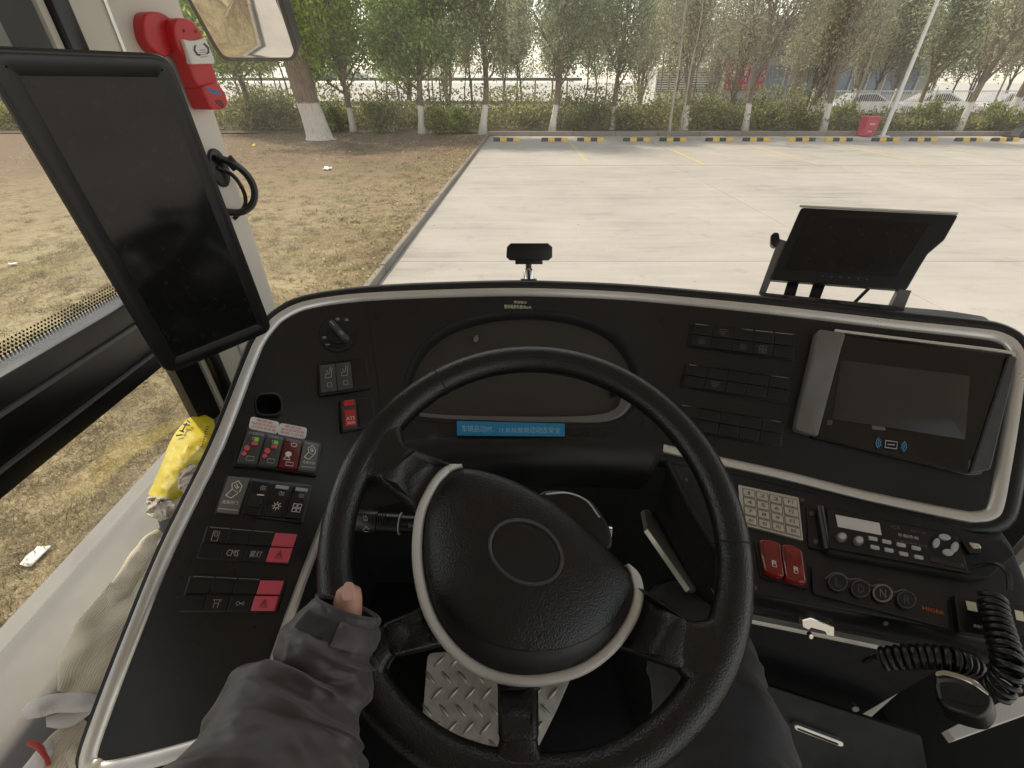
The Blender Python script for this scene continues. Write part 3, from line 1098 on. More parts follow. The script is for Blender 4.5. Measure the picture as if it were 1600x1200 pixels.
for k, px, py, s, lb, *_ in [(a, (b, c), d, e, f) for a, b, c, d, e, f in front]:
    tree_at(k, px[0], px[1], py, s, lb)
more = [('multi', 0, 1000, 172, 1.1, 'bushy many-stemmed pale tree left of the bare stems'),
        ('sage', 2, 872, 193, .9, 'thinner whitewashed tree, rear one of the close pair'),
        ('green', 1, 645, 185, .85, 'small whitewashed tree half hidden behind a lawn-side bush'),
        ('multi', 1, 700, 168, 1.1, 'clump of brown stems deep in the grove above the lawn end'),
        ('olive', 2, 1138, 191, .8, 'small whitewashed trunk among the shrubs below the red banners'),
        ('multi', 0, 1330, 172, 1.1, 'many-stemmed tree behind the red bin'),
        ('multi', 1, 1235, 172, 1.0, 'many-stemmed tree in front of the white columns'),
        ('slim', 0, 1022, 190, 1.0, 'bare pale stem left of the forked slender stem'),
        ('slim', 0, 1096, 188, 1.1, 'bare pale leaning stem right of the fanning whitewashed tree'),
        ('slim', 0, 1212, 192, 1.0, 'bare pale stem between the banners and the blue-glass front'),
        ('slim', 0, 1320, 190, 1.05, 'bare pale stem just behind the red bin'),
        ('multi', 0, 1110, 178, 1.0, 'pale many-stemmed tree fanning up in front of the red banners'),
        ('multi', 1, 1390, 172, 1.1, 'pale many-stemmed tree behind the lamp pole'),
        ('yellow', 0, 1512, 160, 1.25, 'small yellow-leaved tree beyond the white fence')]
for k, v, px, py, s, lb in more:
    tree_at(k, v, px, py, s, lb)
ORD = ords + ['fourteenth', 'fifteenth', 'sixteenth', 'seventeenth', 'eighteenth', 'nineteenth', 'twentieth', 'twenty-first', 'twenty-second', 'twenty-third', 'twenty-fourth', 'twenty-fifth', 'twenty-sixth']
SAP = ORD + ['twenty-seventh', 'twenty-eighth', 'twenty-ninth', 'thirtieth']
for i in range(26):
    px = 215 + i * 56 + random.uniform(-22, 22)
    py = random.uniform(158, 172)
    kd = 'backg' if px < 640 else 'back'
    if 1060 < px < 1215:
        px = 1225 + (px - 1060) * .5
    if 1080 < px < 1330 and i % 2:
        kd = 'multi'
    tree_at(kd, i, px, py, random.uniform(.95, 1.2), 'dark slender tree deep in the grove, %s from the left in the rear row' % ORD[i], 'trees deep in the grove')

for i in range(30):
    px = 300 + i * 43 + random.uniform(-18, 18)
    py = random.uniform(166, 186)
    if 1085 < px < 1200:
        px += 120
    tree_at('thin', i, px, py, random.uniform(.85, 1.2), 'very thin-stemmed sapling, %s from the left among the saplings' % SAP[i], 'thin saplings between the larger trees')
# hedge of mixed shrubs under the trees: a mass nobody could count
g = np.random.default_rng(21)
C = []
for i in range(760):
    x = g.uniform(-30, 36); y = 25.7 + abs(g.normal()) * 1.4
    if x < -1:
        y += 0.2
    hgt = (0.95 + 0.45 * noise.noise(Vector((x * .45, y * .4, 0))) + 0.12 * (y - 24.7)) * g.uniform(.8, 1.15)
    if x > 15:
        hgt *= .58
    m = int(95 * g.uniform(.6, 1.3))
    q = g.normal(size=(m, 3)) * np.array([.32, .3, .0])
    q[:, 2] = hgt * g.beta(1.6, 1.3, m)
    q[:, :2] *= (0.6 + 0.6 * q[:, 2] / hgt)[:, None]
    C.append(q + np.array([x, y, 0.1]))
for i in range(420):
    x = g.uniform(-45, 50); y = g.uniform(28.5, 31)
    if x > 17.5:
        continue
    m = 110
    q = g.normal(size=(m, 3)) * np.array([.5, .35, 0]); q[:, 2] = g.uniform(0, 1.85 + .5 * noise.noise(Vector((x * .6, 3, 0))), m)
    C.append(q + np.array([x, y, 0.1]))
C = np.concatenate(C)
o = bpy.data.objects.new('hedge', leaf_mesh('hedge', C, 0.15, M['leaf_hedge'], -0.1, 4, 0.5)); COL.objects.link(o)
o['kind'] = 'stuff'; o['label'] = 'tangled mixed hedge of low shrubs under the trees'; 
def bush_mesh(seed, mat, n=2600):
    g = np.random.default_rng(seed)
    cl = g.normal(size=(34, 3)); cl /= np.linalg.norm(cl, axis=1)[:, None]
    cl *= g.uniform(.35, 1, 34)[:, None] * np.array([.85, .7, .62]); cl[:, 2] += .62
    C = np.concatenate([c[None] + g.normal(size=(n // 34, 3)) * .15 for c in cl])
    C[:, 2] = np.abs(C[:, 2])
    me = leaf_mesh('foliage', C, .14, mat, -.2, seed, .5)
    mb = MB()
    for k in range(9):
        a = k * .7
        mb.tube([(0.05 * math.cos(a), .05 * math.sin(a), -.05), (.25 * math.cos(a), .25 * math.sin(a), .4), (.5 * math.cos(a), .5 * math.sin(a), .85)], [.015, .01, .004], 5)
    st = bpy.data.meshes.new('stems'); st.from_pydata([tuple(v) for v in mb.v], [], mb.f); st.materials.append(M['bark_dark'])
    return me, st
bushes = [bush_mesh(5, M['leaf_bush']), bush_mesh(6, M['leaf_hedge']), bush_mesh(8, M['leaf_bush'])]
for k, (px, py, s, v, lb) in enumerate([
        (425, 203, 1.1, 1, 'rounded dark bush at the lawn edge beside the mirror, below the leaning tree'),
        (522, 205, .85, 0, 'light-leaved bush right against the big whitewashed trunk'),
        (600, 207, 1.05, 1, 'rounded bush between the two slim whitewashed lawn trees'),
        (690, 208, .9, 2, 'pale green bush left of the corner bush at the lawn end'),
        (722, 206, .8, 0, 'yellow-green bush touching the straight corner tree'),
        (905, 203, .8, 2, 'bright yellow-green bush right of the close pair of trees'),
        (975, 202, .7, 0, 'small bright bush right of the narrow dark tree'),
        (1105, 200, .95, 2, 'yellow-green bush beneath the red banners'),
        (1200, 203, .9, 0, 'tangled bush between the banners and the blue-glass building'),
        (1310, 201, .9, 2, 'yellow-green bush behind and left of the red bin'),
        (1440, 202, 1.0, 0, 'rounded bush right of the lamp pole foot'),
        (1480, 203, .8, 2, 'light bush left of the leaning fence-side tree'),
        (1540, 203, .95, 0, 'bush at the right end between two whitewashed trees')]):
    p = G(px, py, .11)
    root = thing('bush', lb, 'bush', (p.x, p.y, .1), 'bushes at the edge of the bed')
    root.scale = (s, s, s); root.rotation_euler = (0, 0, k * 1.3)
    for nm, me in (('foliage', bushes[v][0]), ('stems', bushes[v][1])):
        o = bpy.data.objects.new(nm, me); COL.objects.link(o); o.parent = root

# dry grass on the lawn
M['straw'] = leaf_mat('dry_grass', (0.17, 0.125, 0.07), (0.37, 0.295, 0.17), (0.60, 0.50, 0.31))
def blades(n, ymin, ymax, xmax_off, L, seed, dens=None):
    g = np.random.default_rng(seed)
    y = ymin + (ymax - ymin) * g.random(n) ** 1.3
    x = kx(y) - 0.1 - g.random(n) ** 1.35 * xmax_off
    z = np.array([lawn_z(a, b) for a, b in zip(x, y)])
    return np.stack([x, y, z + 0.004], 1)
def blade_mesh(C, L, W, seed):
    g = np.random.default_rng(seed)
    n = len(C)
    az = g.uniform(0, 6.28, n); el = np.abs(g.normal(0, .45, n))
    d = np.stack([np.cos(az) * np.cos(el), np.sin(az) * np.cos(el), np.sin(el)], 1)
    e = np.stack([-np.sin(az), np.cos(az), g.normal(0, .3, n)], 1)
    l = (L * g.uniform(.5, 1.5, n))[:, None]
    V = np.stack([C - e * W, C + e * W, C + d * l], 1).reshape(-1, 3)
    me = bpy.data.meshes.new('dry_grass')
    me.vertices.add(n * 3); me.vertices.foreach_set('co', V.ravel())
    me.loops.add(n * 3); me.loops.foreach_set('vertex_index', np.arange(n * 3, dtype=np.int32))
    me.polygons.add(n)
    me.polygons.foreach_set('loop_start', np.arange(0, n * 3, 3, dtype=np.int32))
    me.polygons.foreach_set('loop_total', np.full(n, 3, dtype=np.int32))
    me.update()
    return me
C = np.concatenate([blades(230000, -1.5, 8, 5.0, .04, 1), blades(90000, 6, 21, 13, .05, 2)])
keep = np.array([noise.noise(Vector((c[0] * .9, c[1] * .9, 7))) > -0.38 for c in C])
C = C[keep]
me = blade_mesh(C, .038, .0019, 3)
me.materials.append(M['straw'])
o = bpy.data.objects.new('dry_grass', me); COL.objects.link(o); o['kind'] = 'stuff'
o['label'] = 'short dry straw-coloured grass covering the lawn'
g = np.random.default_rng(9)
C = []
for i in range(150):
    y = g.uniform(.5, 16); x = kx(y) - g.uniform(.2, 5.5)
    m = 120
    q = np.stack([x + g.normal(0, .16, m), y + g.normal(0, .16, m), np.zeros(m)], 1)
    q[:, 2] = [lawn_z(a, b) + .004 for a, b in q[:, :2]]
    C.append(q[q[:, 0] < kx(y) - .1])
me = blade_mesh(np.concatenate(C), .045, .004, 4); me.materials.append(M['leaf_bush'])
o = bpy.data.objects.new('green_weeds', me); COL.objects.link(o); o['kind'] = 'stuff'; o['label'] = 'scattered green weeds among the dry grass'
C = []
for i in range(1500):
    y = .3 + 20 * g.random() ** 1.6; x = kx(y) - .12 - 8 * g.random() ** 1.4
    m = 34
    q = np.stack([x + g.normal(0, .05, m), y + g.normal(0, .05, m), np.zeros(m)], 1)
    q[:, 2] = lawn_z(x, y) + .004
    C.append(q[q[:, 0] < kx(y) - .08])
C = np.concatenate(C)
M['tuft'] = leaf_mat('dry_tuft', (0.10, 0.085, 0.04), (0.25, 0.205, 0.11), (0.45, 0.38, 0.22))
me = blade_mesh(C, .085, .0028, 14); me.materials.append(M['tuft'])
o = bpy.data.objects.new('dry_tufts', me); COL.objects.link(o); o['kind'] = 'stuff'; o['label'] = 'clumpy tufts of dry grass standing up from the lawn'
# fallen leaves and gravel bits along the kerb and under the trees
C = []
for i in range(5000):
    if i % 2:
        y = g.uniform(3, 23.5); x = kx(y) - abs(g.normal(0, .9)) - .05
    else:
        y = g.uniform(15, 24.4); x = g.uniform(-17, -1.2)
    C.append((x, y, lawn_z(x, y) + .03))
me = leaf_mesh('fallen_leaves', np.array(C), .055, M['straw'], 0, 12, .6)
o = bpy.data.objects.new('fallen_leaves', me); COL.objects.link(o); o['kind'] = 'stuff'; o['label'] = 'fallen dry leaves scattered over the lawn'

# ---------------------------------------------------------------- litter on the lawn
def scrap(px, py, w, l, h, label, mat, seed):
    p = G(px, py, .1)
    p.z = lawn_z(p.x, p.y) + .012
    g = random.Random(seed)
    v, f = [], []
    N = 5
    for j in range(N):
        for i in range(N):
            v.append((p.x + (i / (N - 1) - .5) * w + g.uniform(-.06, .06) * w, p.y + (j / (N - 1) - .5) * l + g.uniform(-.06, .06) * l, p.z + abs(g.gauss(0, h)) + .006))
    for j in range(N - 1):
        for i in range(N - 1):
            f.append((j * N + i, j * N + i + 1, (j + 1) * N + i + 1, (j + 1) * N + i))
    o = mesh('paper_scrap', v, f, mat, None, 60)
    md = o.modifiers.new('thick', 'SOLIDIFY'); md.thickness = .004
    return tag(o, label, 'litter')
scrap(512, 265, .20, .25, .04, 'crumpled white paper lying mid-lawn', M['paper'], 1)
scrap(52, 866, .075, .12, .001, 'small white card lying in dry grass below the side window', M['paper'], 2)
scrap(397, 228, .12, .12, .04, 'tiny yellow scrap on bare soil left of the big trunk', M['stop_yellow'], 3)
scrap(22, 415, .08, .06, .01, 'white scrap on the lawn at the left picture edge', M['paper'], 4)

# ---------------------------------------------------------------- light pole, bin
M['pole'] = plastic('white_pole', (0.72, 0.70, 0.67), .45, .06, 4)
p = G(1376, 213, 0)
root = thing('lamp_pole', 'tall white lamp pole behind the tenth wheel stop', 'lamp pole', (p.x, p.y - .1, 0))
b = Vector((p.x, p.y - .1, 0))
MB().tube([b, b + Vector((0, 0, 3)), b + Vector((0, 0, 9))], [.095, .08, .05], 14).build('pole', M['pole'], root)
MB().box(b + Vector((0, 0, .02)), (.42, .42, .04), None, .008).build('base_plate', M['pole'], root)
for dx in (-.16, .16):
    for dy in (-.16, .16):
        MB().tube([b + Vector((dx, dy, .03)), b + Vector((dx, dy, .09))], .018, 6).build('bolt', M['chrome'], root)
MB().tube(spline([b + Vector((0, 0, 8.8)), b + Vector((-.2, 0, 9.2)), b + Vector((-1.0, 0, 9.4))], 5), .035, 8).build('arm', M['pole'], root)
MB().box(b + Vector((-1.35, 0, 9.4)), (.8, .3, .1), None, .03).build('lamp_head', M['pole'], root)

p = G(1349, 213, 0); b = Vector((p.x, 24.02, 0))
M['bin_red'] = plastic('bin_red', (0.55, 0.05, 0.09), .45, .1, 6)
root = thing('litter_bin', 'red wheeled litter bin at the kerb left of the lamp pole', 'bin', b)
v = []
for z, w, d in ((0.05, .25, .2), (.70, .28, .26), (.72, .30, .28), (.76, .30, .28)):
    v += [b + Vector((sx * w, sy * d, z)) for sx, sy in ((-1, -1), (1, -1), (1, 1), (-1, 1))]
f = [(3, 2, 1, 0), (12, 13, 14, 15)] + [(r_ * 4 + k, r_ * 4 + (k + 1) % 4, r_ * 4 + 4 + (k + 1) % 4, r_ * 4 + 4 + k) for r_ in range(3) for k in range(4)]
mesh('body', v, f, M['bin_red'], root, 30)
MB().box(b + Vector((0, 0, .79)), (.64, .60, .06), None, .02).build('lid', M['bin_red'], root)
MB().tube([b + Vector((-.26, .32, .74)), b + Vector((.26, .32, .74))], .018, 8).build('handle', M['bin_red'], root)
for dx in (-.24, .24):
    MB().tube([b + Vector((dx - .03, .26, .10)), b + Vector((dx + .03, .26, .10))], .1, 12).build('wheel', M['black'], root)
MB().box(b + Vector((0, -.262, .52)), (.26, .006, .07)).build('label_plate', M['print'], root)
MB().box(b + Vector((.02, -.235, .22)), (.2, .006, .05)).build('label_plate', M['print'], root)

p = G(1592, 214, 0)
b = Vector((p.x, p.y - .2, 0))
root = thing('dark_bollard_block', 'dark grey sloping block on the kerb at the right picture edge', 'block', b)
v = [b + Vector(q) for q in ((-.5, -.25, 0), (.6, -.25, 0), (.6, .3, 0), (-.5, .3, 0), (-.1, -.1, .85), (.55, -.1, .95), (.55, .2, .95), (-.1, .2, .85))]
mesh('body', v, [(3, 2, 1, 0), (4, 5, 6, 7), (0, 1, 5, 4), (1, 2, 6, 5), (2, 3, 7, 6), (3, 0, 4, 7)], M['stop_black'], root, 0)
MB().box(b + Vector((.05, 0, .03)), (1.4, .8, .06), None, .015).build('base', M['black_matte'], root)

# ---------------------------------------------------------------- buildings beyond the grove
M['wall_white'] = plastic('white_wall', (0.78, 0.76, 0.72), .8, .05, .4)
M['wall_grey'] = plastic('grey_wall', (0.55, 0.54, 0.53), .8, .06, .4)
M['eave_green'] = plastic('dark_green_eave', (0.10, 0.15, 0.13), .6, .1, 2)
M['blue_glass'] = plastic('blue_glass', (0.22, 0.30, 0.42), .12, .1, .6)
M['banner_red'] = plastic('banner_red', (0.68, 0.04, 0.06), .7, .08, 2)
root = thing('long_canopy', 'long low open canopy with white roof and dark green eave behind the left trees', 'canopy', (-15, 62, 0))
for k in range(13):
    MB().tube([(-38 + k * 3.7, 62.5, 0), (-38 + k * 3.7, 62.5, 2.2)], .09, 8).build('post', M['wall_grey'], root)
MB().box((-16, 65.6, 2.26), (47.8, 9.2, .28)).build('eave', M['eave_green'], root)
v = [(-40, 61, 2.42), (8, 61, 2.42), (8, 70.4, 2.42), (-40, 70.4, 2.42), (-40, 65.5, 3.3), (8, 65.5, 3.3)]
mesh('roof', v, [(0, 1, 5, 4), (2, 3, 4, 5), (1, 2, 5), (3, 0, 4)], M['wall_white'], root, 0)
root = thing('louvred_shed', 'white louvred shed wall left of the red banners', 'building', (16.5, 55, 0))
MB().box((18.2, 57, 1.6), (7.0, 3.6, 3.2)).build('wall', M['wall_white'], root)
for k in range(8):
    MB().box((18.0, 55.15, 1.3 + k * .2), (6.2, .06, .11), Matrix.Rotation(R(25), 3, 'X')).build('slat', M['wall_white'], root)
MB().box((18.0, 55.18, 2.0), (6.3, .02, 1.7)).build('backing', M['grey_dark'], root)
root = thing('office_building', 'blue-glass office building with white columns behind the trees right of centre', 'building', (32, 58, 0))
MB().box((33, 63.2, 3.4), (24, 10, 6.8)).build('wall', M['wall_grey'], root)
for k in range(9):
    x = 28.2 + k * 1.8
    w = MB().box((x, 58.15, 2.2), (1.6, .06, 2.5)).build('window', M['blue_glass'], root)
    MB().box((x + .87, 58.05, 2.2), (.14, .3, 2.6)).build('column', M['wall_white'], root)
for k in range(12):
    x = 22.2 + k * 1.95
    MB().box((x, 58.15, 5.2), (1.75, .06, 1.8)).build('window', M['blue_glass'], root)
MB().box((33, 57.9, 6.95), (25, 11, .3)).build('roof', M['wall_white'], root)
for i, (x, w, lb) in enumerate([(21.3, 1.1, 'red vertical banner with white characters, nearest the louvred shed'),
                                (22.9, 1.2, 'red vertical banner with white characters, second from the louvred shed'),
                                (24.6, 1.4, 'red vertical banner with white characters, third from the louvred shed'),
                                (26.4, 1.1, 'red vertical banner with white characters, next to the glass front')]):
    root = thing('banner', lb, 'banner', (x, 57.9, 1.2), 'red banners on the office front')
    ht = [2.2, 2.9, 2.4, 2.6][i]
    MB().box((x, 57.95, 1.3 + ht / 2), (w, .04, ht)).build('cloth', M['banner_red'], root)
    for q in range(4):
        for s in (-.22, .22):
            V, T = text2d('安全第一预防为主'[q * 2 + (1 if s > 0 else 0)])
            mesh('lettering', [(x + s * w + (a - .5) * .38, 57.925, 1.3 + ht * (.86 - q * .24) + (b_ - .5) * .4) for a, b_ in V], T, M['white'], root, 0)

# fence and the cars behind it
M['fence_white'] = plastic('fence_white', (0.74, 0.74, 0.72), .5, .05, 2)
root = thing('picket_fence', 'white metal picket fence behind the shrubs on the right', 'fence', (30, 34, 0))
MB().box((31, 34, 1.62), (24, .05, .06)).build('rail', M['fence_white'], root)
MB().box((31, 34, .45), (24, .05, .06)).build('rail', M['fence_white'], root)
mb = MB()
for k in range(170):
    mb.box((19.1 + k * .14, 33.95, 1.0), (.022, .02, 1.25))
o = mb.build('pickets', M['fence_white'], root, 0); o['kind'] = 'stuff'
for k in range(10):
    MB().box((19.2 + k * 2.6, 34.02, .9), (.09, .09, 1.7)).build('post', M['fence_white'], root)

def car(x, y, col, label, ang):
    m = plastic('car_paint', col, .25, .03, 2, metal=.3, coat=.6)
    root = thing('parked_car', label, 'car', (x, y, 0), 'cars parked behind the fence')
    ca, sa = math.cos(ang), math.sin(ang)
    def W(a, b, c):
        return Vector((x + a * ca - b * sa, y + a * sa + b * ca, c))
    prof = [(-2.2, .35), (-2.25, .7), (-2.1, .95), (-1.2, 1.02), (1.3, 1.0), (2.1, .85), (2.25, .6), (2.2, .32)]
    v, f = [], []
    for sgn, ww in ((-1, .86), (1, .86)):
        v += [W(a, sgn * ww * (1 if b < .9 else .95), b) for a, b in prof]
    n = len(prof)
    f = [tuple(range(n)), tuple(range(2 * n - 1, n - 1, -1))] + [(k, k + n, (k + 1) % n + n, (k + 1) % n) for k in range(n)]
    mesh('body', v, f, m, root, 30)
    cab = [(-1.75, .98), (-1.05, 1.46), (.25, 1.5), (1.25, .99)]
    v = []
    for sgn in (-1, 1):
        v += [W(a, sgn * (.82 if b < 1.2 else .62), b) for a, b in cab]
    mesh('cabin', v, [(0, 1, 2, 3), (7, 6, 5, 4), (1, 5, 6, 2), (0, 4, 5, 1), (2, 6, 7, 3)], m, root, 0)
    for sgn in (-1, 1):
        win = [(-1.45, 1.03), (-.98, 1.38), (.18, 1.42), (.95, 1.03)]
        v = [W(a, sgn * (.84 if b < 1.2 else .675), b) for a, b in win]
        mesh('side_window', v, [(0, 1, 2, 3)], M['gloss'], root, 0)
        for a in (-1.35, 1.35):
            MB().tube([W(a, sgn * .68, .33), W(a, sgn * .88, .33)], .33, 16).build('wheel', M['black'], root)
    v = [W(.35, -.6, 1.46), W(.35, .6, 1.46), W(1.16, .72, 1.05), W(1.16, -.72, 1.05)]
    mesh('windscreen', v, [(0, 1, 2, 3)], M['gloss'], root, 0)
    for s in (-.55, .55):
        MB().box(W(2.2, s, .72), (.12, .34, .14), Matrix.Rotation(ang, 3, 'Z'), .03).build('headlight', M['chrome'], root)
car(24.2, 36.4, (.55, .56, .57), 'silver car behind the picket fence right of the lamp pole', R(8))
car(29.4, 36.6, (.7, .7, .7), 'white car behind the picket fence, second along', R(-4))
car(34.4, 36.4, (.45, .46, .48), 'grey car behind the picket fence at the right edge', R(5))
# ================================================================ BUS CAB SHELL
bus = thing('bus', 'cream bus cab with black window frames around the driving position', 'bus', rel(0, 0.3, -1.35))
def quad_box(name, a, b, mat, parent, bev=0.0):
    a, b = Vector(a), Vector(b)
    return MB().box((a + b) / 2, tuple(abs(q) for q in (b - a)), None, bev).build(name, mat, parent)

quad_box('floor', rel(-.8, -1.0, -1.45), rel(1.7, 1.35, -1.38), M['black_matte'], bus)
quad_box('front_bulkhead', rel(-.80, 1.30, -1.6), rel(1.7, 1.36, -.78), M['black_matte'], bus)
quad_box('roof', rel(-.84, -0.75, .80), rel(1.75, 1.40, .86), M['beige'], bus)
quad_box('windscreen_header', rel(-.84, 1.20, .45), rel(1.75, 1.27, .80), M['beige'], bus)  # added out of view, lower edge set to keep sun off the dash
quad_box('rear_partition', rel(-.84, -.80, -1.4), rel(.30, -.76, .80), M['beige'], bus)  # added out of view behind the driver to cut light from the rear
quad_box('side_header', rel(-.84, -.75, .14), rel(-.76, 1.0, .80), M['beige'], bus)  # out of view, hung low to keep side sun off the console
# left wall below the window with its padded ledge
quad_box('side_wall', rel(-.84, -.6, -1.5), rel(-.795, 1.25, -.745), M['grey_light'], bus)
ledge = Plane(rel(-.76, .3, -.705), (0.10, 0, 1))
sec = [(-.79, -.80), (-.79, -.735), (-.776, -.727), (-.75, -.727), (-.68, -.735), (-.60, -.752), (-.53, -.775), (-.48, -.81), (-.465, -.84)]
v, f = [], []
for y in (-.45, .95):
    v += [rel(a, y, b) for a, b in sec]
n = len(sec)
f = [(k, k + 1, n + k + 1, n + k) for k in range(n - 1)]
mesh('window_ledge', v, f, M['grey_light'], bus, 50)
quad_box('console_side', rel(-.47, -.45, -1.38), rel(-.455, .90, -.82), M['black_matte'], bus)
def ledge_z(x):
    return float(np.interp(x, [q[0] for q in sec[1:]], [q[1] for q in sec[1:]]))

# side window: upper pane, black mid rail with its dotted band, lower pane, front post
XW = -.80
def side_quad(name, y0, y1, z0, z1, mat, x=XW, th=.006):
    return quad_box(name, rel(x - th, y0, z0), rel(x, y1, z1), mat, bus)
side_quad('side_pane', -.5, 1.0, -.36, .14, M['side_glass'], th=.005)
side_quad('side_pane', -.5, .97, -.745, -.505, M['side_glass'], th=.005)
quad_box('window_rail', rel(-.80, -.5, -.507), rel(-.745, .99, -.358), M['black'], bus, .004)
quad_box('rail_seal', rel(-.744, -.5, -.404), rel(-.738, .985, -.398), M['grey_wing'], bus)
quad_box('rail_seal', rel(-.744, -.5, -.471), rel(-.738, .985, -.466), M['grey_wing'], bus)
quad_box('rear_post', rel(-.82, .955, -.72), rel(-.75, .995, .34), M['black'], bus, .005)
# printed dots of the frit band
mb = MB()
for row in range(4):
    rr = .0032 * (1 - row * .085)
    for k in range(150):
        y = -.05 + k * .0068 + (row % 2) * .0034
        for z in (-.3565 + row * .0056, -.5085 - row * .0056):
            c = rel(XW + .002, y, z)
            mb.add([c + Vector((0, math.cos(a) * rr, math.sin(a) * rr)) for a in (0, 1.571, 3.142, 4.712)], [(0, 1, 2, 3)])
o = mb.build('frit_dots', M['black_matte'], bus, 0); o['kind'] = 'stuff'

# front corner pillar
PL, PR = Vector((-.75, 1.0)), Vector((-.685, 1.215))
pd = (PR - PL)
pillar = Plane(rel(PL.x, PL.y, 0), (pd.y, -pd.x, 0))
def pil(s, z, o=0.0):
    q = PL + pd * s
    return rel(q.x, q.y, z) + pillar.nn * o
v, f = [], []
pp = [(-.30, -.05), (-.30, -.012), (-.26, 0), (-.02, 0.0), (0.02, .004), (.9, .004), (.97, -.002), (1.0, -.016), (1.0, -.06)]
for z in (-.75, .8):
    v += [pil(s, z, o) for s, o in pp]
n = len(pp)
f = [(k, k + 1, n + k + 1, n + k) for k in range(n - 1)]
mesh('front_pillar', v, f, M['beige'], bus, 30)
v = []
for z in (-.75, .8):
    v += [pil(s, z, o) for s, o in ((.22, .0045), (.22, .008), (.245, .008), (.245, .0045))]
mesh('pillar_seam', v, [(k, k + 1, 5 + k, 4 + k) for k in range(3)], M['silver'], bus, 0)
v = []
for z in (-.75, .8):
    v += [pil(s, z, o) for s, o in ((-.55, -.03), (-.55, .0), (-.31, .006), (-.29, .0), (-.29, -.03))]
mesh('pillar_seal', v, [(k, k + 1, 6 + k, 5 + k) for k in range(4)], M['black'], bus, 30)

# windscreen, gently bowed
v, f = [], []
NX, NZ = 25, 7
for j in range(NZ):
    for i in range(NX):
        a = i / (NX - 1); b = j / (NZ - 1)
        x = -.70 + 2.35 * a
        y = 1.235 + .10 * math.sin(math.pi * min(1, a * 1.02)) - .02 * b
        v.append(rel(x, y, -.82 + 1.27 * b))
for j in range(NZ - 1):
    for i in range(NX - 1):
        f.append((j * NX + i, j * NX + i + 1, (j + 1) * NX + i + 1, (j + 1) * NX + i))
mesh('windscreen', v, f, M['windscreen'], bus, 60)

# right-hand stepwell and door post seen past the dash end
quad_box('door_post', rel(1.02, .60, -1.4), rel(1.06, .66, .75), M['grey_dark'], bus, .01)
quad_box('step_panel', rel(.98, .25, -1.4), rel(1.0, 1.2, -.55), M['grey_dark'], bus, .005)
MB().tube(spline([rel(.86, .46, -1.3), rel(.86, .46, -.62), rel(.88, .52, -.46), rel(.95, .62, -.40)], 6), .018, 10).build('grab_rail', M['beige'], bus)

# under-dash lining and pedal box
quad_box('lower_lining', rel(-.5, .86, -1.4), rel(1.0, .90, -.56), M['black_matte'], bus)

# ================================================================ DASHBOARD
D = Moulded([(430, 490, .765), (500, 470, .80), (580, 480, .82), (640, 455, .835), (820, 455, .84), (1040, 475, .82), (1200, 490, .765), (1400, 510, .70), (1590, 560, .635),
             (600, 640, .775), (610, 690, .76), (820, 690, .79), (1035, 705, .775), (1200, 745, .725), (1400, 785, .66), (1550, 810, .61),
             (400, 640, .66), (400, 760, .59), (380, 920, .54), (160, 1190, .47), (545, 720, .70), (460, 940, .545), (260, 1180, .475)], 1e-3)
dash = thing('dashboard', 'black wrap-around bus dashboard with silver edge trim and rows of switches', 'dashboard', rel(0, .75, -1.35))

outer = [(400, 1131), (300, 1169), (176, 1200), (150, 1197), (141, 1180), (170, 1095), (208, 996), (263, 860), (340, 700), (392, 568), (407, 534), (423, 512), (441, 495), (475, 479),
         (531, 469), (600, 463), (700, 459), (820, 457), (960, 462), (1080, 472), (1215, 486), (1390, 507), (1520, 521), (1560, 528), (1582, 543), (1589, 572), (1579, 656), (1565, 740),
         (1555, 790), (1545, 803), (1525, 807), (1495, 804), (1355, 775), (1215, 740), (1110, 717), (1036, 700)]
lower = [(1020, 690), (940, 684), (820, 682), (700, 684), (616, 691), (575, 700), (548, 716), (520, 785), (488, 868), (455, 957), (425, 1045)]
outer_s = spline(outer, 4)
panel_out = outer_s + lower
hood = spline([(640, 648), (632, 610), (650, 556), (690, 517), (750, 495), (820, 488), (895, 495), (955, 519), (990, 560), (1002, 605), (990, 640), (955, 662), (870, 664), (760, 661), (680, 657)], 4, True)
hole = rounded([(399, 620), (436, 617), (440, 648), (402, 650)], 14, 5)
# panel face with the openings
V2, T2 = fill(panel_out, [hood, hole], 24)
v = [D.p(x, y) for x, y in V2]
f = []
for t in T2:
    a = (V2[t[1]][0] - V2[t[0]][0]) * (V2[t[2]][1] - V2[t[0]][1]) - (V2[t[2]][0] - V2[t[0]][0]) * (V2[t[1]][1] - V2[t[0]][1])
    f.append(t if a < 0 else t[::-1])
b = len(v)
# lip turned back around the openings
for hl, dep in ((hood, .0), (hole, .03)):
    if not dep:
        continue
    n = len(hl); b = len(v)
    v += [D.p(x, y) for x, y in hl] + [D.p(x, y, -dep) for x, y in hl]
    f += [(b + i, b + (i + 1) % n, b + n + (i + 1) % n, b + n + i) for i in range(n)]
    f.append(tuple(b + n + i for i in range(n)))
v, f = weld(v, f, 1e-5)
mesh('panel', v, f, M['dash'], dash, 50)
slab('socket_ring', D, rounded([(396, 617), (439, 614), (443, 651), (399, 653)], 15, 5), 0, .004, M['black'], dash, 1, holes=[hole], back=False)

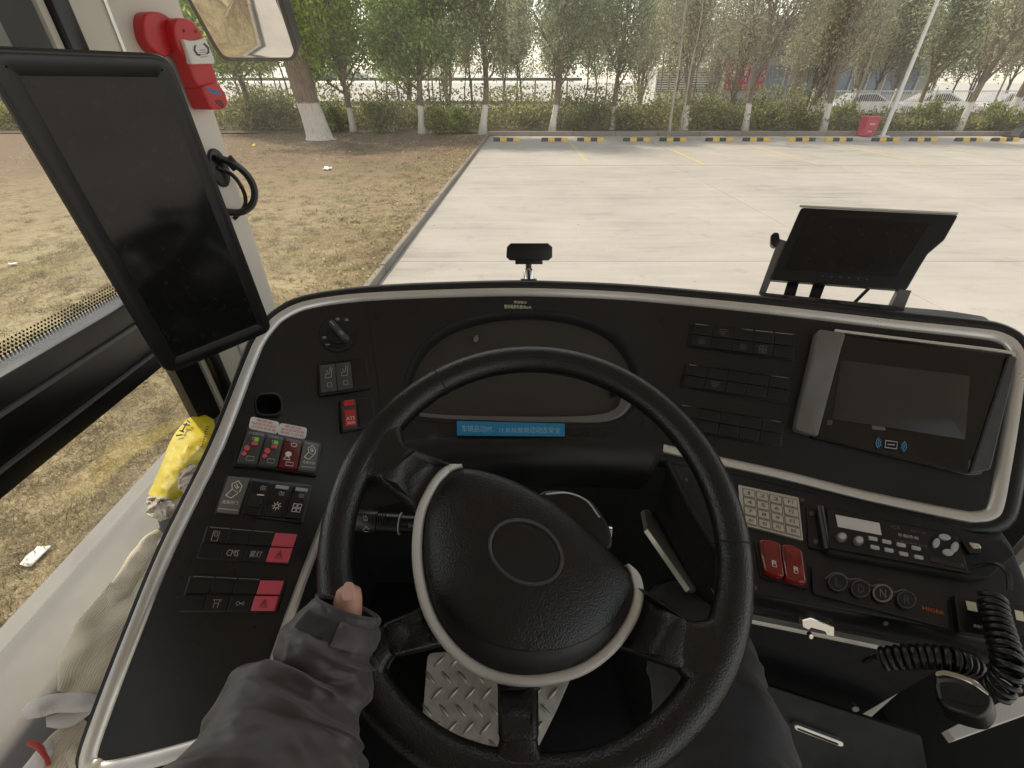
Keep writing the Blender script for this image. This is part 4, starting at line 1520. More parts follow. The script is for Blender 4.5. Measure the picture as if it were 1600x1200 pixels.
# silver trim
def on_path(path, surf, h=0.0):
    P = [surf.p(x, y, h) for x, y in path]
    N = [surf.n(x, y) for x, y in path]
    return P, N
TP = [(-.0080, -.012), (-.0080, .002), (-.0066, .0055), (-.001, .0062), (.0055, .0032), (.0080, -.001), (.0080, -.012)]
P, N = on_path(outer_s, D)
sweep('edge_trim', P, N, TP, M['silver'], dash)
inner_path = spline([(556, 700), (546, 718), (520, 785), (488, 868), (455, 957), (425, 1045), (400, 1131)], 5)
P, N = on_path(inner_path, D)
sweep('edge_trim', P, N, [(-.005, -.012), (-.005, .003), (-.002, .006), (.003, .006), (.006, 0), (.006, -.012)], M['silver'], dash)

# black body outside the trim: a rounded lip then the dash top falling away to the glass
ctr = Vector((800, 820))
n = len(outer_s)
body_v, body_f = [], []
rows = 5
lip = []
for i, (x, y) in enumerate(outer_s):
    p = D.p(x, y); nn = D.n(x, y)
    a = Vector(outer_s[max(i - 1, 0)]); c = Vector(outer_s[min(i + 1, n - 1)])
    d2 = (c - a).normalized()
    o2 = Vector((d2.y, -d2.x))                 # outward in the picture (path runs clockwise)
    q = D.p(x + o2.x * 14, y + o2.y * 14)
    out = (q - p); out -= nn * out.dot(nn); out.normalize()
    top = max(0.0, min(1.0, (560 - y) / 60)) * (1.0 if 430 < x < 1560 else 0.0)
    w = .45 + .55 * max(0.0, min(1.0, (x - 380) / 80))
    lip += [p + out * .0065 - nn * .004, p + out * (.0075 + .004 * w) + nn * .001, p + out * (.009 + .011 * w) + nn * (.0005), p + out * (.009 + .017 * w) - nn * .006, p + out * (.009 + .017 * w) - nn * .05]
for i in range(n - 1):
    for k in range(rows - 1):
        body_f.append((i * rows + k, i * rows + k + 1, (i + 1) * rows + k + 1, (i + 1) * rows + k))
mesh('rim', lip, body_f, M['dash_soft'], dash, 50)
# dash top shelf behind the rim, down to the windscreen
sh_v, sh_f = [], []
sel = [i for i in range(n) if outer_s[i][1] < 575 and outer_s[i][0] > 395 and not (outer_s[i][0] > 1580)]
for i in sel:
    e = lip[i * rows + 3]
    x = e.x
    yw = 1.22 if True else 0
    a0 = e + Vector((0, .0, -.004))
    a1 = Vector((e.x + (.05 if x > .5 else 0), min(e.y + .16, 1.20), e.z - .13))
    a2 = Vector((e.x + (.1 if x > .5 else 0), 1.225, CAMZ - .80))
    sh_v += [a0, a0.lerp(a1, .5) + Vector((0, 0, .005)), a1, a2]
for k in range(len(sel) - 1):
    for r_ in range(3):
        sh_f.append((k * 4 + r_, k * 4 + r_ + 1, (k + 1) * 4 + r_ + 1, (k + 1) * 4 + r_))
mesh('top_shelf', sh_v, sh_f, M['dash_soft'], dash, 60)
# raised pad on the shelf under the right-hand display
pad = Plane.three(at(1100, 470, .84), at(1540, 505, .70), at(1400, 470, .80))
RM = Plane.three(at(1204, 436.5, .83), at(1252, 324, .80), at(1417, 452.6, .745))
slabpts = [(1060, 462), (1300, 474), (1480, 490), (1537, 499), (1546, 508), (1538, 514), (1300, 492), (1060, 470)]
pad = Plane.three(at(1060, 466, .86), at(1540, 506, .705), at(1300, 440, .90))
slab('display_pad', pad, rounded(slabpts, 6, 3), -.02, .006, M['dash_soft'], dash, 2)

# column cover below the instruments
hoodp = spline([(556, 706), (616, 693), (700, 686), (820, 684), (940, 686), (1020, 692), (1040, 700)], 5)
P, N = on_path(hoodp, D)
sweep('column_cover', P, N, [(.075, -.10), (.060, -.03), (.045, -.006), (.022, .004), (.008, .0055), (-.002, .002), (-.004, -.01)], M['dash_soft'], dash)

# seam lines
def seam(path, w=.0012):
    P, N = on_path(path, D, .0004)
    sweep('seam', P, N, [(-w, -.001), (-w, .0006), (w, .0006), (w, -.001)], M['black_matte'], dash)
seam(spline([(575, 475), (582, 540), (592, 610), (600, 688)], 5))
for px, py in ((589, 493), (1006, 663), (1036, 500)):
    slab('screw_cap', D, ellipse((px, py), 5, 5.5, 0, 14), 0, .002, M['black'], dash, 1.2)

# ---------------------------------------------------------------- instrument cluster
n = len(hood)
hin = [lerp2(q, (815, 585), .05) for q in hood]
hin = [(x, y + 2) for x, y in hin]
v, f = [], []
for poly, h in ((hood, .002), (hood, 0), (hin, -.018), (hin, -.026)):
    pass
rings = [([*inset(orient(hood), -4)], 0.0004), (inset(orient(hood), -3), .0012), (inset(orient(hood), 0), .001), (inset(orient(hood), 5), -.004), (orient(hin), -.022)]
for poly, h in rings:
    v += [D.p(x, y, h) for x, y in poly]
for r_ in range(len(rings) - 1):
    for i in range(n):
        j = (i + 1) % n
        f.append((r_ * n + i, r_ * n + j, (r_ + 1) * n + j, (r_ + 1) * n + i))
cl = mesh('instrument_cluster', v, f, M['black_matte'], dash, 50)
V2, T2 = fill(orient(hin), (), 30)
mesh('glass', [D.p(x, y, -.0215) for x, y in V2], T2, M['screen_grey'], cl, 60)
cp = Plane.three(D.p(700, 640, -.020), D.p(930, 640, -.020), D.p(815, 560, -.020))
band = spline([(655, 650), (700, 654), (820, 657), (930, 655), (972, 640), (980, 615)], 6)
P, N = on_path(band, D, -.012)
sweep('lower_bezel', P, N, [(-.010, -.012), (-.009, .003), (.004, .008), (.012, .005), (.012, -.012)], M['grey_wing'], cl)
for i, (cx, cy, r_) in enumerate([]):
    pts = ellipse((cx, cy), r_, r_ * .9, 0, 40)
    P, N = on_path(pts, D, -.021)
    sweep('dial_ring', P, N, [(-.0008, 0), (-.0008, .0006), (.0008, .0006), (.0008, 0)], M['grey_dark'], cl, closed=True)
slab('knob', D, ellipse((962, 611), 7, 7, 0, 16), -.02, .004, M['gloss'], cl, 2)
slab('knob', D, ellipse((743, 527), 4, 6, .3, 12), -.02, -.012, M['grey_wing'], cl, 1)

# warning lettering above the cluster, blue notice below
text_on('speed_notice', D, Quad((803, 470), (823, 471), (823, 475), (803, 474)), '限速警示', .0006, M['yellow_print'], dash)
text_on('speed_notice', D, Quad((788, 476), (830, 477), (830, 483), (788, 482)), '整车最高车速69km/h', .0006, M['yellow_print'], dash)
nq = Quad((714, 659), (882, 663), (882, 683), (714, 682))
ns = slab('blue_notice', D, nq.rect(0, 0, 1, 1, 1), .004, .0065, M['blue_sticker'], dash, .4, step=30)
text_on('lettering', D, nq.sub(.045, .28, .96, .80), '车辆启动时，注意观察周边动态安全', .0072, M['pale_print'], ns)

# ---------------------------------------------------------------- light knob
kn = slab('light_knob', D, ellipse((527, 522), 29.5, 29, 0, 40), 0, .003, M['black'], dash, 2)
slab('collar', D, ellipse((527, 522), 24, 23.5, 0, 36), .003, .0055, M['black_matte'], kn, 1.5)
slab('knob', D, ellipse((529, 523), 18, 18, 0, 32), .004, .010, M['black'], kn, 2)
hq = rounded([(513, 512), (519, 507), (546, 536), (545, 541), (538, 540)], 3, 3)
slab('grip', D, hq, .009, .022, M['grey_dark'], kn, 2)
ribbons('pointer_mark', D, Quad((514, 508), (530, 508), (530, 524), (514, 524)), [[(.15, .2), (.5, .6)]], 1.2, .0228, M['print'], kn)
IC = {
 'sun': [[(.5 + .2 * math.cos(a), .5 + .2 * math.sin(a)) for a in np.linspace(0, 6.28, 13)]] + [[(.5 + .28 * math.cos(a), .5 + .28 * math.sin(a)), (.5 + .42 * math.cos(a), .5 + .42 * math.sin(a))] for a in np.linspace(0, 6.28, 9)[:-1]],
 'lamp': [[(.55, .2), (.4, .2), (.25, .5), (.4, .8), (.55, .8), (.55, .2)], [(.65, .3), (.95, .25)], [(.65, .5), (.95, .5)], [(.65, .7), (.95, .75)]],
 'door': [[(.2, .05), (.8, .05), (.8, .95), (.2, .95), (.2, .05)], [(.35, .2), (.65, .2), (.65, .5), (.35, .5), (.35, .2)]],
 'seat': [[(.7, .05), (.6, .55), (.2, .6), (.15, .9), (.75, .9), (.8, .5), (.9, .1)], [(.3, .3), (.45, .45)]],
 'tri': [[(.5, .1), (.9, .85), (.1, .85), (.5, .1)], [(.5, .35), (.68, .72), (.32, .72), (.5, .35)]],
 'wiper': [[(.1, .2), (.9, .2), (.75, .45), (.25, .45), (.1, .2)], [(.35, .45), (.35, .9)], [(.65, .45), (.65, .9)]],
 'loop': [[(.1, .5), (.25, .3), (.45, .45), (.6, .55), (.8, .35), (.9, .5), (.8, .65), (.6, .5), (.45, .55), (.25, .7), (.1, .5)]],
 'grid': [[(.1, .1), (.45, .1), (.45, .45), (.1, .45), (.1, .1)], [(.55, .1), (.9, .1), (.9, .45), (.55, .45), (.55, .1)], [(.1, .55), (.45, .55), (.45, .9), (.1, .9), (.1, .55)], [(.55, .55), (.9, .55), (.9, .9), (.55, .9), (.55, .55)]],
 'hand': [[(.1, .85), (.45, .95), (.75, .65), (.35, .5), (.1, .85)], [(.35, .5), (.25, .25), (.55, .05), (.85, .3), (.8, .6)], [(.4, .3), (.6, .45), (.7, .35)], [(.5, .2), (.65, .4)]],
 'glass': [[(.15, .1), (.25, .4), (.5, .45), (.7, .35), (.75, .05), (.15, .1)], [(.45, .45), (.4, .75)], [(.2, .9), (.4, .75), (.6, .95)]],
 'roof': [[(.1, .2), (.9, .2)], [(.2, .2), (.3, .5), (.7, .5), (.8, .2)], [(.3, .5), (.3, .9)], [(.7, .5), (.7, .9)]],
 'fan': [[(.1, .1), (.9, .1), (.9, .35), (.1, .35), (.1, .1)], [(.2, .55), (.8, .55)], [(.3, .75), (.7, .75)]],
}
for (cx, cy), ic in (((506, 530), 'lamp'), ((512, 541), 'loop'), ((528, 501), 'sun'), ((541, 502), 'lamp')):
    ribbons('symbol', D, Quad((cx - 4, cy - 3), (cx + 4, cy - 3), (cx + 4, cy + 3), (cx - 4, cy + 3)), IC[ic], .7, .0062, M['print'], kn)
ribbons('symbol', D, Quad((528, 524), (538, 526), (538, 534), (528, 532)), IC['sun'], .7, .0232, M['print'], kn)

# ---------------------------------------------------------------- rocker switch blocks
def block(name, q, inset_px=2.0, h=.0045, mat='black'):
    return slab(name, D, q.rect(0, 0, 1, 1, 3), 0, h, M[mat], dash, 1.3, step=12)
def rocker(q, blk, mat, h0=.004, h1=.011, tilt=True):
    """a rocker whose lower end stands proud"""
    pts = rounded([q.q(0, 0), q.q(1, 0), q.q(1, 1), q.q(0, 1)], 1.6, 2)
    pts = orient(pts)
    ys = [p[1] for p in pts]
    v, f = [], []
    n = len(pts)
    for ins, hh in ((0, 0.0), (0, .8), (.5, .95), (1.2, 1.0)):
        for (x, y) in inset(pts, ins):
            w = (y - min(ys)) / (max(ys) - min(ys))
            H = h0 + (h1 - h0) * (0.45 + 0.55 * w if tilt else 1)
            v.append(D.p(x, y, h0 - .001 + (H - h0 + .001) * hh))
    for r_ in range(3):
        for i in range(n):
            j = (i + 1) % n
            f.append((r_ * n + i, r_ * n + j, (r_ + 1) * n + j, (r_ + 1) * n + i))
    f.append(tuple(3 * n + i for i in range(n)))
    return mesh('rocker', v, f, M[mat], blk, 40)

# seat heater block
q = Quad((496, 569), (574, 559), (580, 608), (498, 621))
b1 = block('switch_block', q)
for k, (a, c) in enumerate(((.03, .335), (.345, .65))):
    r = q.sub(a, .10, c, .93)
    rocker(r, b1, 'grey_dark', h1=.008)
    ribbons('symbol', D, r.sub(.2, .12, .85, .55), IC['seat'], .9, .0095, M['print'], b1)
    ribbons('symbol', D, r.sub(.3, .70, .75, .86), IC['door'][:1], .8, .0103, M['print'], b1)
    ribbons('symbol', D, r.sub(.1, .02, .9, .1), [[(0, .5), (1, .5)]], 1.0, .0082, M['print_dim'], b1)
rocker(q.sub(.66, .06, .96, .93), b1, 'black', h1=.0065)
# red ATS block
q = Quad((530, 626), (582, 619), (587, 666), (532, 678))
b1 = block('switch_block', q)
rocker(q.sub(.04, .05, .46, .95), b1, 'grey_dark', h1=.007)
slab('cap', D, q.sub(.09, .08, .40, .25).rect(0, 0, 1, 1, 1), .006, .0085, M['red'], b1, .6)
slab('cap', D, q.sub(.09, .38, .40, .88).rect(0, 0, 1, 1, 1), .006, .0095, M['red'], b1, .6)
text_on('lettering', D, q.sub(.12, .60, .37, .70), 'ATS', .0102, M['white'], b1)
text_on('lettering', D, q.sub(.13, .74, .36, .83), '风扇', .0102, M['white'], b1)
rocker(q.sub(.5, .06, .96, .93), b1, 'black', h1=.0065)
# paper notices under the socket
for tl, tr, br, bl, rows_ in (((392, 651), (437, 660), (433, 679), (388, 670), ('电源总', '电源启动前请先', '关闭所有负载')), ((437, 661), (480, 669), (477, 687), (433, 679), ('断电前', '请先关闭负载', '等待三分钟'))):
    q = Quad(tl, tr, br, bl)
    s = slab('paper_notice', D, q.rect(0, 0, 1, 1, 5), .0002, .0012, M['paper'], dash, .4)
    for k, tx in enumerate(rows_):
        w = .22 if k == 0 else .08
        text_on('lettering', D, q.sub(w, .12 + k * .28, 1 - w, .32 + k * .28), tx, .0017, M['red_print'], s)
# door block with green and red marks
q = Quad((383, 671), (503, 694), (494, 746), (364, 731))
b1 = block('switch_block', q)
tops = [(.045, .27, 'grey_dark'), (.285, .50, 'grey_dark'), (.515, .735, 'red_dark'), (.75, .955, 'grey_wing')]
for k, (a, c, m_) in enumerate(tops):
    r = q.sub(a, .08, c, .93)
    rocker(r, b1, m_, h1=.010)
    text_on('lettering', D, r.sub(.08, .04, .92, .12), '总电源开关', .0085, M['print'], b1)
    if k < 2:
        ribbons('symbol', D, r.sub(.3, .18, .85, .46), IC['glass'][:1], 1.0, .0093, M['print'], b1)
        slab('lamp', D, ellipse(r.q(.62, .26), 3.6, 3.4, 0, 12), .008, .0105, M['green'], b1, .8)
        slab('mark', D, r.sub(.42, .34, .74, .44).rect(0, 0, 1, 1), .009, .0102, M['red_print'], b1, 0)
        slab('mark', D, ellipse(r.q(.27, .56), 4.4, 4.2, 0, 10), .009, .0108, M['red_print'], b1, 0)
        slab('mark', D, ellipse(r.q(.22, .74), 3.6, 3.2, 0, 8), .0095, .0113, M['red_print'], b1, 0)
        ribbons('symbol', D, r.sub(.3, .80, .9, .94), IC['door'][:1], .9, .0114, M['print'], b1)
    elif k == 2:
        ribbons('symbol', D, r.sub(.3, .15, .85, .45), IC['glass'][:1], 1.1, .0093, M['white'], b1)
        slab('mark', D, ellipse(r.q(.36, .56), 5, 4, 0, 10), .009, .0106, M['white'], b1, 0)
        ribbons('symbol', D, r.sub(.1, .6, .55, .78), IC['tri'][:1], 1.5, .0112, M['white'], b1)
        ribbons('symbol', D, r.sub(.2, .83, .85, .95), IC['door'][:1], .9, .0116, M['white'], b1)
    else:
        ribbons('symbol', D, r.sub(.1, .12, .9, .66), IC['hand'], 1.3, .0105, M['white'], b1)
        text_on('lettering', D, r.sub(.15, .70, .85, .80), '应急开关', .0112, M['white'], b1)
        ribbons('symbol', D, r.sub(.1, .88, .9, .95), [[(0, .5), (1, .5)]], 1.4, .0116, M['print'], b1)
# second block
q = Quad((356, 742), (488, 760), (472, 819), (337, 804))
b1 = block('switch_block', q)
r = q.sub(.03, .06, .27, .96)
rocker(r, b1, 'grey_wing', h1=.009)
ribbons('symbol', D, r.sub(.12, .10, .92, .62), IC['hand'], 1.3, .0098, M['white'], b1)
text_on('lettering', D, r.sub(.15, .66, .85, .76), '应急开门', .0105, M['white'], b1)
ribbons('symbol', D, r.sub(.05, .85, .95, .95), [[(0, .5), (1, .5)]], 1.6, .0108, M['print'], b1)
r = q.sub(.30, .10, .51, .94)
rocker(r, b1, 'black', h1=.009)
slab('toggle', D, r.rect(.2, .40, .85, .78, 2), .006, .013, M['gloss'], b1, 1.2)
ribbons('symbol', D, r.sub(.45, .1, .85, .3), IC['lamp'], .9, .0082, M['print'], b1)
ribbons('symbol', D, r.sub(.5, .42, .85, .46), [[(0, .5), (1, .5)]], 1.6, .0137, M['white'], b1)
for a, c, ic in ((.55, .745, 'sun'), (.78, .965, 'grid')):
    r = q.sub(a, .10, c, .94)
    rocker(r, b1, 'black', h1=.010)
    slab('lamp', D, r.rect(.12, .06, .88, .16), .006, .0085, M['print'], b1, .3)
    ribbons('symbol', D, r.sub(.3, .22, .75, .4), IC['lamp'], .8, .0092, M['print'], b1)
    ribbons('symbol', D, r.sub(.2, .55, .8, .85), IC[ic], 1.1, .0112, M['white'], b1)

# push-button rows: two tiers of keys in one frame
def key_rows(name, q, cols, pink_cols, icons, label=None, cmat='black', pm='print', h=.006):
    fr = slab(name, D, q.rect(0, 0, 1, 1, 3), 0, .004, M[cmat], dash, 1.2, step=12)
    kg = .004 if pink_cols else .0018
    for t0, t1, hh in ((.06, .47, .0075), (.52, .95, .010)):
        for k in range(cols):
            s0, s1 = .02 + .96 * k / cols, .02 + .96 * (k + 1) / cols
            mm = 'pink' if k in pink_cols else cmat
            slab('key', D, q.rect(s0 + kg, t0, s1 - kg, t1, 1), .003, hh, M[mm], fr, .7)
    ribbons('edge_line', D, q.sub(.03, .015, .97, .045), [[(k / cols + .01, .5), ((k + 1) / cols - .01, .5)] for k in range(cols) if k not in pink_cols], .9, .0046, M['print'], fr)
    for (k, row, ic) in icons:
        s0, s1 = .02 + .96 * k / cols, .02 + .96 * (k + 1) / cols
        t0, t1, hh = ((.12, .44, .0080), (.58, .90, .0105))[row]
        sq = q.sub(s0 + (s1 - s0) * .28, t0, s0 + (s1 - s0) * .72, t1)
        if ic in IC:
            ribbons('symbol', D, sq, IC[ic], .9, hh, M['red_dark' if k in pink_cols else pm], fr)
        else:
            text_on('symbol', D, sq.sub(-.1, .2, 1.1, .8), ic, hh, M[pm], fr)
    return fr
key_rows('key_row', Quad((325, 822), (467, 835), (453, 884), (309, 873)), 4, (3,), [(0, 0, 'door'), (1, 1, 'CMS'), (2, 1, '雾灯'), (3, 1, 'tri')])
key_rows('key_row', Quad((299, 898), (449, 906), (434, 957), (281, 956)), 4, (3,), [(1, 1, 'roof'), (2, 1, 'loop'), (3, 1, 'tri')])
key_rows('key_row', Quad((1080, 505.5), (1245, 523), (1241, 565), (1073, 542)), 5, (), [(1, 0, 'fan'), (2, 1, 'lamp'), (3, 1, 'grid'), (0, 1, 'lamp')], pm='print_dim')
key_rows('key_row', Quad((1070, 568.5), (1238, 591), (1231, 631.5), (1062, 605)), 5, (), [(1, 1, 'fan')], pm='print_dim')
key_rows('key_row', Quad((1059, 631.5), (1225.5, 659.5), (1220, 700), (1050, 670)), 5, (), [], pm='print_dim')

# ---------------------------------------------------------------- fare terminal with its bezel
term = slab('fare_terminal', D, rounded([(1300, 521), (1572, 556), (1576, 566), (1530, 742), (1510, 745), (1262, 684)], [5, 4, 8, 8, 8, 6], 3), 0, .013, M['gloss'], dash, 3, step=25)
slab('bezel_wing', D, rounded([(1272, 519), (1315, 526), (1308, 548), (1272, 684), (1237, 674), (1240, 655)], [8, 6, 5, 5, 6, 4], 4), 0, .024, M['grey_wing'], term, 4, step=40)
slab('bezel_wing', D, rounded([(1566, 560), (1577, 564), (1538, 735), (1505, 742), (1510, 735)], 4, 3), .010, .019, M['grey_dark'], term, 2)
P, N = on_path(spline([(1300, 520), (1440, 538), (1560, 554), (1575, 562)], 5), D, .013)
sweep('bezel_edge', P, N, [(-.002, -.002), (-.002, .003), (.002, .003), (.002, -.002)], M['silver'], term)
tq = Quad((1310, 565), (1509, 590), (1502, 688), (1296, 656))
scr = slab('display', D, tq.rect(0, 0, 1, 1, 2), .012, .0138, M['screen_grey'], term, .4, step=50)
slab('button', D, Quad((1288, 657), (1297, 658), (1296, 666), (1287, 665)).rect(0, 0, 1, 1, 1), .012, .0155, M['grey_dark'], term, .6)
slab('button', D, rounded([(1357, 665), (1378, 668), (1380, 674), (1358, 672)], 2, 2), .012, .0145, M['print_dim'], term, .6)
iq = Quad((1360, 680), (1416, 688), (1414, 712), (1358, 704))
arcs = []
for r_ in (.16, .26, .36):
    arcs.append([(.30 - r_ * .55 * math.cos(a) - .02, .5 + r_ * 1.2 * math.sin(a)) for a in np.linspace(-.9, .9, 7)])
    arcs.append([(.70 + r_ * .55 * math.cos(a) + .02, .5 + r_ * 1.2 * math.sin(a)) for a in np.linspace(-.9, .9, 7)])
ribbons('tap_symbol', D, iq, arcs, 1.5, .0165, M['blue_print'], term)
ribbons('tap_symbol', D, iq, [[(.34, .28), (.66, .28), (.66, .72), (.34, .72), (.34, .28)], [(.4, .52), (.6, .48)]], 1.3, .0165, M['print'], term)
# ================================================================ STEERING WHEEL
AL = R(28)
WC = rel(.024, .3164, -.4039)
WU = Vector((0, math.cos(AL), math.sin(AL)))
WX = Vector((1, 0, 0))
WN = Vector((0, -math.sin(AL), math.cos(AL)))
WR = .2135
wheel = thing('steering_wheel', 'black leather four-spoke steering wheel turned clockwise with a silver hub ring', 'steering wheel', WC)
WP = Plane(WC, WN)
def rim_pt(a):
    return WC + WX * (WR * math.cos(a)) + WU * (WR * math.sin(a))
# rim with a slightly flattened section and thicker grips by the spokes
spoke_ang = [math.atan2((WP.p(*q) - WC).dot(WU), (WP.p(*q) - WC).dot(WX)) for q in ((585, 690), (1120, 1010), (560, 1010), (812, 1225))]
N1, N2 = 144, 16
v, f = [], []
for i in range(N1):
    a = 2 * math.pi * i / N1
    thick = 0.0
    for s in spoke_ang:
        dd = (a - s + math.pi) % (2 * math.pi) - math.pi
        thick += math.exp(-(dd / .24) ** 2)
    er = WX * math.cos(a) + WU * math.sin(a)
    for k in range(N2):
        b = 2 * math.pi * k / N2
        r1 = .0178 + .0022 * thick; r2 = .0165 + .001 * thick
        v.append(WC + er * (WR - .001 * thick + r1 * math.cos(b)) + WN * (r2 * math.sin(b)))
for i in range(N1):
    for k in range(N2):
        i2, k2 = (i + 1) % N1, (k + 1) % N2
        f.append((i * N2 + k, i2 * N2 + k, i2 * N2 + k2, i * N2 + k2))
mesh('rim', v, f, M['leather'], wheel, 60)
# stitched seams round the rim
for px, py in ((684, 590), (1152, 850)):
    q = WP.p(px, py) - WC
    a = math.atan2(q.dot(WU), q.dot(WX))
    er = WX * math.cos(a) + WU * math.sin(a)
    pts = [WC + er * (WR + .0183 * math.cos(b)) + WN * (.0170 * math.sin(b)) for b in np.linspace(0, 6.283, 25)[:-1]]
    mbq = MB().tube(pts + [pts[0], pts[1]], .0009, 5, False)
    mbq.build('rim_seam', M['black_matte'], wheel)

HP = WP.off(-.022)
def rounded_plate(name, poly, thick, mat, parent, surf, edge=9, base=-.012):
    prof = [(0, base - thick * .6)]
    for k in range(5):
        a = math.pi / 2 * k / 4
        prof.append((edge * (1 - math.cos(a)), base + thick * math.sin(a)))
    v, f = slab_geo(surf, poly, prof, 14, (), True)
    v, f = weld(v, f, 1e-6)
    return mesh(name, v, f, mat, parent, 60)
pad_o = spline([(716, 732), (760, 736), (808, 753), (860, 782), (910, 820), (955, 862), (985, 897), (991, 930), (978, 968), (945, 1012), (895, 1045), (825, 1058), (765, 1046), (715, 1008), (680, 955), (662, 885), (664, 810), (684, 758)], 4, True)
pad_o = orient(pad_o)
pc = (822, 892)
def pad_ratio(px, py):
    d = Vector((px - pc[0], py - pc[1]))
    if d.length < 1e-6:
        return 0.0
    for i in range(len(pad_o)):
        a, c = Vector(pad_o[i]) - Vector(pc), Vector(pad_o[(i + 1) % len(pad_o)]) - Vector(pc)
        e = c - a
        den = d.x * e.y - d.y * e.x
        if abs(den) < 1e-9:
            continue
        t = (a.x * e.y - a.y * e.x) / den
        u = (a.x * d.y - a.y * d.x) / den
        if t > 0 and -1e-6 <= u <= 1 + 1e-6:
            return 1 / t
    return 1.0
def slope_w(px, py):
    w = max(0.0, min(1.0, (pad_ratio(px, py) - 1.17) / .20))
    return w * w * (3 - 2 * w)
class Sloped:
    '''falls from the rim plane down to the hub'''
    def p(self, px, py, h=0.0):
        return WP.p(px, py, h - .040 * (1 - slope_w(px, py)))
    def n(self, px, py):
        return WP.nn
HC = WP.p(822, 892)
SLP = Sloped()
# spoke covers
SP_ = {
 'ul': ([(640, 706), (722, 724), (735, 760), (690, 830), (652, 792), (597, 747)], [(655, 712), (640, 707), (618, 689), (600, 640), (560, 660), (530, 740), (540, 775), (560, 765), (580, 748), (597, 746), (612, 760)]),
 'r': ([(985, 900), (1066, 970), (1061, 1042), (975, 1010), (930, 990), (960, 920)], [(1052, 960), (1066, 971), (1092, 988), (1108, 985), (1118, 955), (1160, 960), (1150, 1010), (1120, 1080), (1085, 1090), (1070, 1052), (1050, 1040)]),
 'll': ([(604, 979), (650, 952), (700, 985), (705, 1010), (684, 1006), (616, 1021)], [(612, 974), (604, 979), (586, 990), (560, 960), (530, 990), (560, 1060), (600, 1075), (605, 1040), (616, 1021), (622, 1010)]),
 'b': ([(778, 1050), (845, 1050), (838, 1085), (835, 1152), (786, 1154), (783, 1090)], [(786, 1148), (835, 1146), (838, 1165), (850, 1200), (880, 1225), (820, 1240), (750, 1230), (775, 1200), (784, 1170)]),
}
for key, (cov, fl) in SP_.items():
    s = rounded_plate('spoke', inset(orient(rounded(cov, 6, 3)), -7), .014, M['leather'], wheel, SLP, 7, -.004)
    # flare that runs from the cover out into the rim
    A, B = {'ul': ((640, 707), (597, 747)), 'r': ((1066, 971), (1061, 1042)), 'll': ((604, 979), (616, 1021)), 'b': ((786, 1153), (835, 1151))}[key]
    loc2 = lambda q: Vector(((q - WC).dot(WX), (q - WC).dot(WU)))
    a2, b2 = loc2(WP.p(*A)), loc2(WP.p(*B))
    m2 = (a2 + b2) / 2
    a2, b2 = m2 + (a2 - m2) * 1.22, m2 + (b2 - m2) * 1.22
    am = math.atan2(m2.y, m2.x)
    da = math.atan2(a2.y, a2.x); db = math.atan2(b2.y, b2.x)
    sd_ = 1 if ((da - db + math.pi) % (2 * math.pi) - math.pi) > 0 else -1
    spread = {'ul': .36, 'r': .33, 'll': .29, 'b': .25}[key]
    ra_ = Vector((math.cos(am + sd_ * spread), math.sin(am + sd_ * spread))) * (WR + .002)
    rb_ = Vector((math.cos(am - sd_ * spread), math.sin(am - sd_ * spread))) * (WR + .002)
    gap = WR - m2.length
    out = m2.normalized()
    ca, cb_ = a2 + out * gap * .60, b2 + out * gap * .60
    v, f = [], []
    NS, NK = 13, 20
    for i in range(NS):
        t = -.10 + 1.10 * i / (NS - 1)
        bz = lambda p, c, q: p * (1 - t) ** 2 + c * 2 * t * (1 - t) + q * t * t
        La, Lb = bz(a2, ca, ra_), bz(b2, cb_, rb_)
        cen, hw = (La + Lb) / 2, (La - Lb) / 2
        w = 1.0
        zc = -.0035 - .034 * (1 - w) * (1 - max(0, t)) + .0035 * max(0, t)
        thk = .0130 + .0022 * max(0, t)
        for k in range(NK):
            th_ = 2 * math.pi * k / NK
            cc, ss = math.cos(th_), math.sin(th_)
            cc = math.copysign(abs(cc) ** .6, cc); ss = math.copysign(abs(ss) ** .6, ss)
            q2 = cen + hw * cc
            v.append(WC + WX * q2.x + WU * q2.y + WN * (zc + thk * ss))
    for i in range(NS - 1):
        for k in range(NK):
            k2 = (k + 1) % NK
            f.append((i * NK + k, i * NK + k2, (i + 1) * NK + k2, (i + 1) * NK + k))
    f.append(tuple(range(NK - 1, -1, -1)))
    mesh('spoke_root', v, f, M['leather'], s, 70)
    sq = {'ul': ((640, 707), (597, 747)), 'r': ((1066, 971), (1061, 1042)), 'll': ((604, 979), (616, 1021)), 'b': ((786, 1153), (835, 1151))}[key]
    P = [SLP.p(*lerp2(sq[0], sq[1], t), .0095 if 0.14 < t < .86 else .002) for t in np.linspace(.0, 1.0, 12)]
    MB().tube(P, .0008, 5).build('seam', M['black_matte'], s)

# hub pad
hub = WP.off(-.026)
rings = [(1.02, -.05), (1.02, -.012), (1.0, -.002), (.97, .0035), (.90, .009), (.78, .015), (.62, .020), (.42, .0235), (.2, .0252), (.0, .0256)]
v, f = [], []
n = len(pad_o)
for s, h in rings[:-1]:
    v += [hub.p(*lerp2(pc, q, s), h) for q in pad_o]
v.append(hub.p(*pc, rings[-1][1]))
for r_ in range(len(rings) - 2):
    for i in range(n):
        j = (i + 1) % n
        f.append((r_ * n + i, r_ * n + j, (r_ + 1) * n + j, (r_ + 1) * n + i))
b = (len(rings) - 2) * n
f += [(b + i, b + (i + 1) % n, len(v) - 1) for i in range(n)]
mesh('hub_pad', v, f, M['leather'], wheel, 70)
